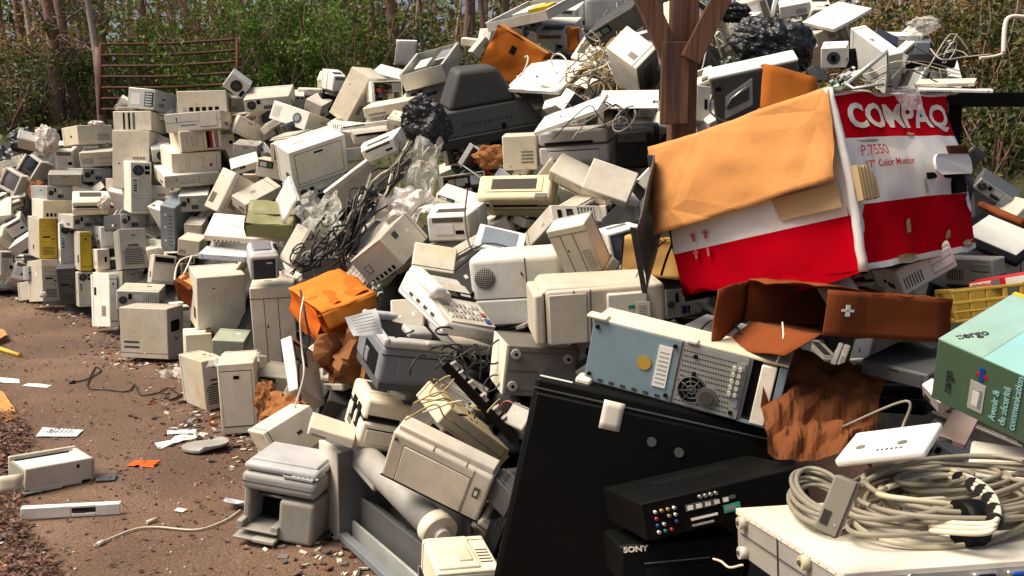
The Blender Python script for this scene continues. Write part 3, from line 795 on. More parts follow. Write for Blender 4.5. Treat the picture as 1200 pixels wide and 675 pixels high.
def b_greydev(o, r, rng):
    w, d, h = o['dims']; x, y = w / 2, d / 2
    b = MB(); b.box(-x, x, -y, y, 0, h * .97, 'dgrey', .008, 2); b.box(-x * .9, -x * .78, -y - .003, -y + .003, h * .72, h * .8, 'dark'); b.obj('body', r)
    l = MB(); l.box(-x * 1.02, x * 1.02, -y * 1.02, y, h * .96, h * 1.04, 'white', .008, 2); l.obj('lid', r)
    p = MB(); p.hexa([(-x * .8, -y - .004, h * .12), (x * -.12, -y - .004, h * .30), (x * -.12, -y, h * .30), (-x * .8, -y, h * .12), (-x * .7, -y - .006, h * .58), (-x * .05, -y - .006, h * .84), (-x * .05, -y, h * .84), (-x * .7, -y, h * .58)], 'silver')
    p.hexa([(-x * .7, -y - .009, h * .3), (x * -.2, -y - .009, h * .42), (x * -.2, -y, h * .42), (-x * .7, -y, h * .3), (-x * .64, -y - .01, h * .5), (-x * .14, -y - .01, h * .68), (-x * .14, -y, h * .68), (-x * .64, -y, h * .5)], 'dgrey')
    p.tube([(-x * .72, -y - .012, h * .35), (-x * .6, -y - .03, h * .55), (-x * .2, -y - .02, h * .72)], .005, 'steel', 8); p.obj('handle_plate', r)


def b_psuchassis(o, r, rng):
    w, d, h = o['dims']; x, y = w / 2, d / 2; t = .004
    b = MB(); b.box(-x, x * .62, -y, y, 0, h, 'lblue', .002); b.box(-x * .99, x, -y, y, h - .001, h + .006, 'cream', .002)
    b.box(-x * .05, x * .62, -y - .0015, -y + .002, .004, h - .004, 'metal'); b.box(-x * .06, -x * .05, -y - .004, -y + .002, 0, h, 'line')
    for i in range(22):
        for j in range(11):
            a, z = -x * .02 + i * x * .026 + (j % 2) * x * .013, h * .08 + j * h * .08
            if math.hypot(a - x * .13, z - h * .30) < h * .24 or math.hypot(a - x * .28, z - h * .26) < h * .18: continue
            if a < x * .52: b.cyl((a, -y - .0018, z), (0, 1, 0), .0019, .0012, 'dark', 6)
    for a, z in ((-.95, .12), (-.95, .9), (-.12, .1), (-.12, .9), (.1, .82), (.12, .55), (.55, .1)): b.cyl((x * a, -y - .003, h * z), (0, 1, 0), .0055, .004, 'dark', 12)
    for i in range(6): b.box(-x * .85 + i * .03, -x * .85 + i * .03 + .012, -y - .002, -y + .001, h * .04, h * .08, 'line')
    b.obj('shell', r)
    f = MB(); fan(f, x * .13, h * .30, h * .22, -y - .004, 'dmetal'); f.obj('fan', r)
    f = MB(); f.cyl((x * .29, -y - .004, h * .24), (0, 1, 0), h * .16, .008, 'dmetal', 24); f.cyl((x * .29, -y - .008, h * .24), (0, 1, 0), h * .11, .006, 'line', 24); f.obj('motor', r)
    l = MB(); l.box(-x * .28, -x * .14, -y - .003, -y, h * .2, h * .86, 'label'); [l.box(-x * .26, -x * .16, -y - .0036, -y, h * (.26 + i * .07), h * (.28 + i * .07), 'grey') for i in range(8)]; l.obj('label_sticker', r)
    l = MB(); l.cyl((-x * .4, -y - .002, h * .52), (0, 1, 0), h * .11, .002, 'yellow3', 24); l.obj('round_sticker', r)
    c = MB()
    for i in range(5):
        for j in range(2): c.cyl((x * .5 + j * .014, -y - .006, h * (.4 + i * .1)), (0, 1, 0), .0055, .01, 'rubber', 10)
    c.box(x * .56, x * .6, -y - .005, -y, h * .2, h * .9, 'blue'); c.obj('connectors', r)
    e = MB(); e.box(x * .62, x, -y, -y + .004, 0, h * .05, 'lblue'); e.box(x * .62, x, y - .004, y, 0, h, 'lblue'); e.box(x * .62, x * .66, -y, y, 0, h, 'dmetal'); e.box(x * .66, x * .98, -y * .8, y * .9, h * .08, h * .92, 'dark')
    e.box(x * .75, x * .9, -y - .003, y * .8, h * .02, h * .95, 'cream', .003); e.box(x * .92, x, -y, y, h * .0, h * .97, 'lblue', .002); e.obj('drive_cage', r)
    p = MB(); p.box(-x * 1.08, -x * .86, -y - .01, -y + .03, h * 1.02, h * 1.08, 'cream', .006); p.obj('plastic_foot', r); p = MB(); p.box(-x * 1.07, -x * .9, -y - .02, -y + .03, -.01, h * .05, 'cream', .006); p.obj('plastic_foot', r); p = MB(); p.box(-x * .02, x * .1, -y - .008, -y + .02, h * 1.0, h * 1.07, 'cream', .004); p.obj('plastic_trim', r)


def b_blacktv(o, r, rng):
    w, d, h = o['dims']; x, y = w / 2, d / 2
    b = MB(); b.box(-x, x, -y, y, 0, h, 'black', .012, 3); b.obj('shell', r)
    f = MB(); f.box(-x * .97, x * .97, -y - .006, -y + .01, h * .02, h * .93, 'black', .006, 2); f.box(-x, x, -y - .002, -y + .006, h * .945, h * .952, 'dmetal'); f.obj('screen', r)
    s = MB(); s.quad((-x * .42, -y - .008, h * .83), (-x * .25, -y - .008, h * .83), (-x * .25, -y - .009, h * .965), (-x * .42, -y - .008, h * .965), 'label', 4, .004, -.001); s.obj('tape_patch', r)
    s = MB(); s.box(-x * .97, -x * .7, -y + .01, -y + .03, h, h + .0015, 'label'); s.obj('edge_tape', r)
    for a, b_ in ((.02, .82), (.25, .80), (.62, .74)):
        q = MB(); q.cyl((x * a, -y - .007, h * b_), (0, 1, 0), .012, .004, 'dmetal', 14); q.obj('screw', r)


def b_receiver(o, r, rng):
    w, d, h = o['dims']; x, y = w / 2, d / 2
    b = MB(); b.box(-x, x, -y, y, h * .05, h, 'black', .003, 2)
    for i in range(14): b.box(-x * .5 + i * .014, -x * .5 + i * .014 + .006, y * .1, y * .6, h - .001, h + .0008, 'dark')
    b.obj('shell', r)
    p = MB(); cols = ['inkwhite', 'ledred', 'cable_y', 'portblue', 'inkwhite', 'portgreen']
    for i in range(4):
        for j in range(4):
            if rng.random() < .8: p.cyl((-x * .86 + i * .014, -y - .004, h * (.22 + j * .17)), (0, 1, 0), .0033, .009, rng.choice(cols), 10); p.cyl((-x * .86 + i * .014, -y - .009, h * (.22 + j * .17)), (0, 1, 0), .0018, .004, 'dark', 6)
    p.box(-x * .5, -x * .12, -y - .002, -y, h * .55, h * .72, 'dmetal')
    for i in range(5): p.box(-x * .48 + i * .02, -x * .48 + i * .02 + .012, -y - .004, -y, h * .58, h * .68, 'label')
    p.box(-x * .46, -x * .14, -y - .002, -y, h * .3, h * .36, 'label'); p.box(-x * .46, -x * .2, -y - .002, -y, h * .15, h * .2, 'grey')
    for i in range(4): p.cyl((-x * .32 + i * .012, -y - .005, h * .86), (0, 1, 0), .004, .01, 'steel', 8)
    p.box(-x * .06, x * .14, -y - .003, -y, h * .3, h * .5, 'portgreen'); p.box(-x * .04, x * .08, -y - .004, -y, h * .35, h * .45, 'blue'); p.box(-x * .06, x * .1, -y - .003, -y, h * .62, h * .7, 'dmetal')
    p.obj('socket_panel', r)
    for a in (-.8, .8):
        q = MB(); q.cyl((x * a, -y * .8, h * .02), (0, 0, 1), .014, h * .1, 'dark', 14); q.obj('foot', r)


def b_sony(o, r, rng):
    w, d, h = o['dims']; x, y = w / 2, d / 2
    b = MB(); b.box(-x, x, -y, y, 0, h, 'black', .008, 2); b.obj('shell', r)
    f = MB(); f.box(-x * .6, x * .5, -y - .002, -y, h * .5, h * .53, 'dmetal'); f.box(-x * .6, x * .5, -y - .002, -y, h * .15, h * .4, 'dark'); f.obj('front_panel', r)
    text('SONY', .016, 'inkwhite', r, onfront(-x * .93, h * .82, -y - .001), bold=.0006, sx=1.25)


def b_compaq(o, r, rng):
    w, d, h = o['dims']; x, y = w / 2, d / 2
    b = MB()
    def BOW(u, v):
        k = .03 * math.sin(u * PI) * math.sin(v * PI) + .022 * noise.noise(Vector((u * 3, v * 3, 1))) * min(1, 6 * min(u, 1 - u, v, 1 - v) + .2) + .010 * noise.noise(Vector((u * 9, v * 7, 4))) + .05 * abs(math.sin(u * 7 + v * 1.5)) * max(0, .42 - v) * min(1, u * 5)
        return k - (max(0, u - .9) * .5 * w)
    def stick(ob, off):
        for v_ in ob.data.vertices: v_.co.y += -BOW(min(1, max(0, (v_.co.x + x) / w)), v_.co.z / h) + .01 - off
    # front face in three bands (red, white, red)
    for z0, z1, m in ((0, .035, 'cwhite'), (.035, .36, 'cred'), (.36, .73, 'cwhite'), (.73, .985, 'cred'), (.985, 1.0, 'cwhite')):
        mb = b
        n1 = max(2, int((z1 - z0) * 18))
        k = mb.mi(m); nx = 24; g = []
        for i in range(nx + 1):
            col = []
            for q in range(n1 + 1):
                u, v = i / nx, z0 + (z1 - z0) * q / n1
                xx = -x + w * u; zz = v * h
                if u > .93: xx -= (u - .93) * w * (.9 + .3 * math.sin(v * 9)) * (0 if v > .8 else 1)
                bow = BOW(u, v)
                zz += .008 * noise.noise(Vector((u * 6, 0, 9))) * (v > .95) - (.012 * noise.noise(Vector((u * 7, 2, 9)))) * (v < .05)
                col.append(mb.bm.verts.new((xx, -y - bow + .01, zz)))
            g.append(col)
        for i in range(nx):
            for q in range(n1):
                f = mb.bm.faces.new((g[i][q], g[i + 1][q], g[i + 1][q + 1], g[i][q + 1])); f.material_index = k; f.smooth = True
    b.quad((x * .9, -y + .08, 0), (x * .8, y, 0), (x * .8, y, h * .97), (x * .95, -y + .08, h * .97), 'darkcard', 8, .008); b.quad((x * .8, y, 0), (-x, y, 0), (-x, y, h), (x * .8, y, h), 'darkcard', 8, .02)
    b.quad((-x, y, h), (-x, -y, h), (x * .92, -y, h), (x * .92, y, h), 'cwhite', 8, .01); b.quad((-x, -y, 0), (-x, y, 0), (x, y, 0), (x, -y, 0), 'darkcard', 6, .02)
    b.obj('carton_front', r)
    s = MB()
    # left side: white band above, red below, bottom edge bulging down
    def L(v, k): return (-x - .004, y - (1 - v) * 0 - v * 2 * y, k)
    n = 14
    for z0, z1, m in ((0, .31, 'cred'), (.31, 1, 'cwhite')):
        k = s.mi(m); g = []
        for i in range(n + 1):
            v = i / n; col = []
            for q in range(9):
                t = z0 + (z1 - z0) * q / 8
                zz = t * h
                if t < .02: zz = -.03 * math.sin(v * PI) + (.10 * (v) ** 4)
                bow = .02 * math.sin(v * PI) * math.sin(t * PI) + .01 * noise.noise(Vector((v * 5, t * 5, 7)))
                col.append(s.bm.verts.new((-x - bow, -y + 2 * y * v, zz)))
            g.append(col)
        for i in range(n):
            for q in range(8):
                f = s.bm.faces.new((g[i][q], g[i + 1][q], g[i + 1][q + 1], g[i][q + 1])); f.material_index = k; f.smooth = True
    s.obj('carton_side', r)
    # long brown flap hinged at the top left edge, hanging out over the side
    fl = MB(); a0 = Vector((-x - .004, -y - .012, h * 1.01)); a1 = Vector((-x - .012, y * 1.02, h * 1.01)); b0 = Vector((-x - .06, -y - .01, h * .50)); b1 = Vector((-x - .075, y * 1.0, h * .45))
    fl.quad(a0, a1, b1, b0, 'flapcard', 18, .014, .005); fl.obj('brown_flap', r)
    t = MB(); t.quad((-x - .03, -y * .98, h * .49), (-x - .03, -y * .3, h * .49), (-x - .025, -y * .35, h * .36), (-x - .025, -y * .98, h * .36), 'tanc2', 6, .008); t.obj('torn_patch', r)
    e = MB(); e.tube([(-x - .004 + .006 * noise.noise(Vector((i * .7, 0, 0))), -y - .004 - .01 * math.sin(i / 16 * PI), h * i / 16) for i in range(17)], .012, 'cwhite', 7); e.obj('worn_edge', r)
    e = MB()
    # corrugated torn tab on the corner
    for i in range(10): e.box(-x - .01 + i * .008, -x - .004 + i * .008, -y - .045 - .0015 * (i % 2), -y - .028, h * (.37 + .002 * ((i * 7) % 5)), h * (.56 - .004 * ((i * 5) % 4) - (.02 * (i - 6) if i > 6 else 0)), 'tanc2', .001)
    e.obj('corrugated_tab', r)
    hh = MB(); cx_, cz_, hw, hh_ = -x + w * .70, h * .53, w * .19, h * .062; ring = []
    for a_ in range(40):
        t_ = a_ / 40 * 2 * PI; c_, s_ = math.cos(t_), math.sin(t_); px_ = cx_ + (hw - hh_) * (1 if c_ > 0 else -1) + hh_ * c_ * 1.0; ring.append(hh.bm.verts.new((px_, -y - BOW(min(1, (px_ + x) / w), .53) - .012, cz_ + hh_ * math.copysign(abs(s_) ** .8, s_))))
    f_ = hh.bm.faces.new(ring); f_.material_index = hh.mi('handlewhite'); e_ = bmesh.ops.extrude_face_region(hh.bm, geom=[f_]); bmesh.ops.translate(hh.bm, vec=(0, -.007, 0), verts=[v for v in e_['geom'] if isinstance(v, bmesh.types.BMVert)]); hh.obj('handle_insert', r)
    hh = MB(); hh.box(-x + w * .50, -x + w * .82, -y - .032, -y - .012, h * .455, h * .50, 'dark', .006); hh.box(-x + w * .74, -x + w * .84, -y - .022, -y - .005, h * .36, h * .46, 'dark', .004); hh.box(-x + w * .76, -x + w * .93, -y - .018, -y - .002, h * .59, h * .66, 'darkcard', .006); hh.obj('torn_hole', r)
    for (u0, v0, su, sv, m_) in ((.97, .93, .05, .06, 'cwhite'), (.96, .62, .04, .07, 'tanc2'), (.02, .93, .03, .07, 'tanc2'), (.35, .20, .025, .05, 'tanc2'), (.62, .12, .02, .035, 'tanc2'), (.06, .30, .03, .09, 'cwhite'), (.50, .74, .05, .012, 'tanc2'), (.3, .03, .12, .025, 'tanc2'), (.8, .05, .10, .03, 'tanc2'), (.48, .42, .012, .06, 'grey'), (.9, .30, .02, .1, 'cwhite'), (.2, .71, .09, .01, 'grey')):
        vs_ = []; sc_ = MB()
        for a_ in range(11):
            k_ = rng.uniform(.45, 1.15); u_ = min(.995, max(.005, u0 + su * k_ * math.cos(a_ * .571))); v_ = min(.985, max(.01, v0 + sv * k_ * math.sin(a_ * .571)))
            vs_.append(sc_.bm.verts.new((-x + w * u_, -y - BOW(u_, v_) + .01 - .004, v_ * h)))
        sc_.bm.faces.new(vs_).material_index = sc_.mi(m_); sc_.obj('scuff', r)
    tp = MB(); tp.quad((-x + w * .42, -y - .03, h * .87), (-x + w * .56, -y - .03, h * .87), (-x + w * .6, -y - .026, h * 1.0), (-x + w * .38, -y - .026, h * 1.0), 'bagclear', 6, .012); tp.obj('tape', r)
    for s_, z_, u_, c_, zz_, bo_, sx_ in (('COMPAQ', .195, .10, 'inkwhite', .79, .003, 1.42), ('P.7550', .085, .12, 'inkred', .625, .0005, 1.1), ('17" Color Monitor', .056, .13, 'inkred', .555, .0007, 1.05)):
        t_ = text(s_, h * z_, c_, r, onfront(-x + w * u_, h * zz_, -y), bold=bo_, sx=sx_, extrude=0)
        for v_ in t_.data.vertices:
            if s_ == 'COMPAQ' and v_.co.x > x * .985: v_.co.x = x * .985
        bm = bmesh.new(); bm.from_mesh(t_.data)
        for k_ in range(60): bmesh.ops.bisect_plane(bm, geom=bm.verts[:] + bm.edges[:] + bm.faces[:], plane_co=(-x + w * (k_ + .5) / 48, 0, 0), plane_no=(1, 0, 0))
        for k_ in range(16): bmesh.ops.bisect_plane(bm, geom=bm.verts[:] + bm.edges[:] + bm.faces[:], plane_co=(0, 0, h * (.5 + k_ * .03)), plane_no=(0, 0, 1))
        bm.to_mesh(t_.data); bm.free()
        stick(t_, .0024 if s_ == 'COMPAQ' else .009)
    m = MB(); q = [(0, 0), (1, 0), (0, -1), (1, -1)]
    for i, (a, c) in enumerate(q):
        yy = y * .7 - a * .045; zz = h * .38 - (-c) * .05 - .01
        m.box(-x - .022, -x - .020, yy - .012, yy - .004, zz, zz + .026, 'inkred'); m.box(-x - .022, -x - .020, yy - .018, yy + .002, zz + (.016 if i != 3 else .02), zz + .020, 'inkred')
    m.obj('printed_marks', r)


def b_openbox(o, r, rng):
    w, d, h = o['dims']; x, y = w / 2, d / 2
    b = MB(); n = 8
    b.quad((-x, -y, 0), (x, -y, 0), (x, -y, h), (-x, -y, h), 'redcard', n, .01, .003); b.quad((-x, y, 0), (x, y, 0), (x, y, h), (-x, y, h), 'redcard', n, .01)
    b.quad((-x, -y, h), (x, -y, h), (x, y, h), (-x, y, h), 'redcard', n, .012, .003); b.quad((-x, -y, 0), (x, -y, 0), (x, y, 0), (-x, y, 0), 'darkcard', n, .006); b.quad((x, -y, 0), (x, y, 0), (x, y, h), (x, -y, h), 'redcard', 4, .01)
    b.obj('carton_walls', r)
    f = MB(); f.quad((-x, y, 0), (-x, y, h), (-x - .14, y * .5, h * .75), (-x - .15, y * .45, -.06), 'redcard', 6, .01, .003); f.quad((-x, -y, 0), (-x, y * .8, 0), (-x - .09, y * .75, -.07), (-x - .07, -y * .8, -.06), 'redcard', 6, .01, .003); f.obj('flap', r)
    m = MB(); m.box(-x * .72, -x * .66, -y - .012, -y - .009, h * .45, h * .7, 'inkwhite'); m.box(-x * .78, -x * .6, -y - .012, -y - .009, h * .55, h * .6, 'inkwhite'); m.obj('print_mark', r)


def b_lcd(o, r, rng):
    w, d, h = o['dims']; x, y = w / 2, d / 2
    b = MB(); b.box(-x, x, -y, y, 0, h, 'black', .006, 2); b.obj('frame', r)
    s = MB(); s.box(-x * .72, x * .8, -y * .7, y * .8, h - .001, h + .003, 'lgrey', .001); s.obj('screen', r)


def b_redbox(o, r, rng):
    w, d, h = o['dims']; x, y = w / 2, d / 2
    b = MB(); b.box(-x, x, -y, y, 0, h, 'red', .001); b.obj('carton', r)
    s = MB(); s.box(-x * .96, -x * .2, -y - .001, -y, h * .08, h * .86, 'cwhite'); s.box(x * .3, x * .98, -y - .001, -y, h * .08, h * .86, 'cwhite'); s.box(-x * .18, x * .1, -y - .001, -y, h * .05, h * .9, 'bluegrey'); s.obj('label_sticker', r)
    text('COMPAQ', h * .62, 'inkred', r, onfront(-x * .9, h * .22, -y - .0018), bold=.0007, sx=.95)


def b_crate(o, r, rng):
    w, d, h = o['dims']; x, y = w / 2, d / 2
    b = MB()
    for z in (0, h * .3, h * .55, h * .9): b.box(-x, x, -y, -y + .012, z, z + h * (.1 if z not in (h * .3,) else .06), 'yellow3', .002)
    for i in range(5): b.box(-x + i * (w - .012) / 4, -x + i * (w - .012) / 4 + .012, -y + .001, -y + .011, 0, h, 'yellow3', .002)
    for i in range(4): b.box(-x, -x + .012, -y + .012, y, h * i * .3, h * i * .3 + .012, 'yellow3', .002)
    b.box(-x, x, y - .01, y, 0, h, 'yellow3'); b.obj('crate_frame', r)


def b_ergo(o, r, rng):
    w, d, h = o['dims']; x, y = w / 2, d / 2
    b = MB(); b.box(-x, x, -y, y, 0, h, 'greenbox', .002, 1); b.obj('carton', r)
    t = MB(); t.box(-x * .998, x * .998, -y * .998, y * .998, h - .001, h + .001, 'turq'); t.box(-x * .998, -x * .4, -y * .998, y * .998, h + .001, h + .0018, 'mint'); t.box(-x, -x * .2, y * .9, y, h + .0015, h + .003, 'yellow'); t.obj('lid_print', r)
    l = MB(); l.box(-x, -x * .5, -y - .001, -y, .002, h * .98, 'dmetal') if False else None
    l.box(-x * .5, -x * .3, -y - .0012, -y, h * .14, h * .6, 'silver', 0); l.box(-x * .45, -x * .36, -y - .0018, -y, h * .22, h * .45, 'label'); l.box(-x * .37, -x * .33, -y - .0018, -y, h * .2, h * .5, 'blue')
    l.box(-x * .44, -x * .3, -y - .0012, -y, h * .70, h * .76, 'ledred'); l.box(-x * .4, -x * .34, -y - .0014, -y, h * .64, h * .86, 'portblue'); l.obj('printed_marks', r)
    s = h * .33
    text('::ergo', s * .6, 'ink', r, Matrix.Translation((-x * .82, -y * .82, h + .002)) @ Matrix.Rotation(R(62), 4, 'Z'), bold=.0008)
    up = Matrix.Translation((-x * .75, -y - .0015, h * .22)) @ Matrix.Rotation(PI / 2, 4, 'X') @ Matrix.Rotation(R(90), 4, 'Z')
    text('::ergo', s * .5, 'ink', r, up, bold=.0004)
    up = Matrix.Translation((-x * .12, -y - .0015, h * .12)) @ Matrix.Rotation(PI / 2, 4, 'X') @ Matrix.Rotation(R(90), 4, 'Z')
    text('Avenir &\nde sécurité\ncommunication', s * .42, 'turq', r, up, bold=.0002)


def b_whitecase(o, r, rng):
    w, d, h = o['dims']; x, y = w / 2, d / 2
    b = MB(); b.box(-x, x, -y, y, h - .012, h, 'cream', .002, 2); b.box(-x + .002, x - .002, -y + .002, y - .002, 0, h - .011, 'grey', .002); b.obj('shell', r)
    for yy, zz in ((y * .78, .80), (-y * .45, .80), (y * .78, .15), (-y * .45, .15)):
        q = MB(); q.cyl((-x - .005, yy, h * zz), (1, 0, 0), .011, .016, 'rubber', 20); q.cyl((-x - .014, yy, h * zz), (1, 0, 0), .004, .004, 'line', 12); q.obj('foot', r)
    f = MB()
    for i in range(14): f.box(-x - .0005, -x + .004, -y * .9 + i * y * .13, -y * .9 + i * y * .13 + .004, h * .905, h * .915, 'dark')
    f.box(-x - .001, -x + .003, -y * .9, y * .9, h * .5, h * .506, 'line'); f.box(-x - .001, -x + .003, y * .1, y * .106, 0, h * .9, 'line'); f.obj('side_panel', r)
    p = MB(); p.box(-x * .98, x * .98, -y - .001, -y + .003, h * .04, h * .9, 'metal')
    for i in range(3): p.box(-x * .05 + i * x * .26, x * .15 + i * x * .26, -y - .008, -y, h * .72, h * .86, 'steel', .004); p.box(-x * .02 + i * x * .26, x * .12 + i * x * .26, -y - .010, -y, h * .745, h * .835, 'portblue' if i == 1 else 'dark', .003)
    p.cyl((-x * .5, -y - .003, h * .82), (0, 1, 0), .009, .006, 'steel', 12); p.box(-x * .35, -x * .2, -y - .004, -y, h * .4, h * .8, 'dark'); p.obj('rear_panel', r)


def b_router(o, r, rng):
    w, d, h = o['dims']; x, y = w / 2, d / 2
    b = MB(); b.box(-x, x, -y, y, 0, h, 'white', .006, 3); b.obj('shell', r)
    for a in (-.55, .4):
        q = MB(); q.cyl((x * a, -y * .3, h + .0005), (0, 0, 1), .0085, .002, 'dgrey2', 20); q.obj('dot', r)
    q = MB()
    for i in range(6): q.box(-x * .1 + i * .008, -x * .1 + i * .008 + .004, -y * .7, -y * .6, h, h + .0008, 'ink')
    q.box(x * .55, x * .9, -y * .6, -y * .2, h, h + .0008, 'lgrey'); q.obj('printed_marks', r)


def b_openprinter(o, r, rng):
    w, d, h = o['dims']; x, y = w / 2, d / 2; c = 'tan'
    b = MB()
    b.box(-x, x * .97, -y, -y + .02, h * .1, h, c, .006); b.box(-x, x * .97, y - .02, y, h * .1, h * 1.02, c, .006); b.box(x - .025, x, -y, y, h * .05, h * .95, c, .008); b.box(-x, -x + .015, -y + .02, y - .02, h * .1, h * .85, 'grey')
    b.box(-x, x, -y + .02, y - .02, h * .1, h * .16, 'dgrey'); b.box(-x * .9, x * .6, -y - .003, -y + .01, 0, h * .16, c, .004); b.box(x * .45, x * .53, -y - .002, -y + .003, h * .68, h * .82, 'dark'); b.obj('body', r)
    q = MB(); q.box(-x * .92, x * .86, -y * .5, y * .82, h * .78, h * .86, 'lgrey', .004); q.tube([(-x * .95, -y * .62, h * .86), (x * .88, -y * .62, h * .86)], .006, 'steel', 8); q.box(-x * .96, -x * .8, -y * .7, y * .8, h * .5, h * .8, 'dark'); q.box(-x * .9, x * .7, y * .62, y * .75, h * .7, h * .9, 'black', .003); q.obj('carriage', r)
    f = MB(); f.quad((-x - .01, -y * .9, h * .1), (-x - .005, -y * 1.0, h * .85), (-x - .1, -y * .4, h * .7), (-x - .11, -y * .5, h * .02), c, 3, .004, .006); f.obj('end_flap', r)
    u = MB(); u.box(-x * 1.1, x * .0, -y * 1.1, y, -.002, h * .06, 'grey', .003); u.obj('base_tray', r)


def b_faceplate(o, r, rng):
    w, d, h = o['dims']; x, y = w / 2, d / 2; c = 'white'; t = .01
    b = MB(); b.box(-x, 0, -y, -y + t, 0, h, c, .004); b.box(x * .5, x, -y, -y + t, 0, h, c, .004); b.box(0, x * .5, -y, -y + t, 0, h * .3, c, .003); b.box(0, x * .5, -y, -y + t, h * .78, h, c, .003)
    b.box(-x, x, -y + .003, y, h - .006, h, c, .003); b.box(0, x * .5, -y + .015, -y + .018, h * .25, h * .8, 'line'); b.box(x * .05, x * .3, -y + .002, -y + .008, h * .3, h * .45, 'dgrey')
    return b.mesh(r.name)


def b_board(o, r, rng):
    w, d, h = o['dims']; x, y = w / 2, d / 2
    b = MB(); b.box(-x, x, -.0015, .0015, 0, h, rng.choice(['pcb', 'pcbbrown', 'pcb', 'dmetal']))
    for i in range(28):
        a, z = rng.uniform(-x * .92, x * .8), rng.uniform(h * .05, h * .85); s = rng.uniform(.008, .035)
        b.box(a, a + s, -.0015 - rng.uniform(.003, .02), -.001, z, z + s * rng.uniform(.4, 1), rng.choice(['chip', 'chip', 'steel', 'label', 'cable_w', 'dmetal', 'lgrey']))
    return b.mesh(r.name)


def b_keyboard(o, r, rng):
    w, d, h = o['dims']; x, y = w / 2, d / 2; c = o['col'] if o['col'] in ('cream', 'tan', 'beige', 'lgrey', 'black', 'grey') else 'tan'
    b = MB(); b.box(-x, x, -y, y, 0, h * .6, c, .004, 2); b.obj('tray', r)
    k = MB()
    for i in range(15):
        for j in range(5): k.box(-x * .94 + i * w * .062, -x * .94 + i * w * .062 + w * .052, -y * .8 + j * d * .165, -y * .8 + j * d * .165 + d * .14, h * .5, h, c if i < 12 else 'grey')
    k.obj('keys', r)


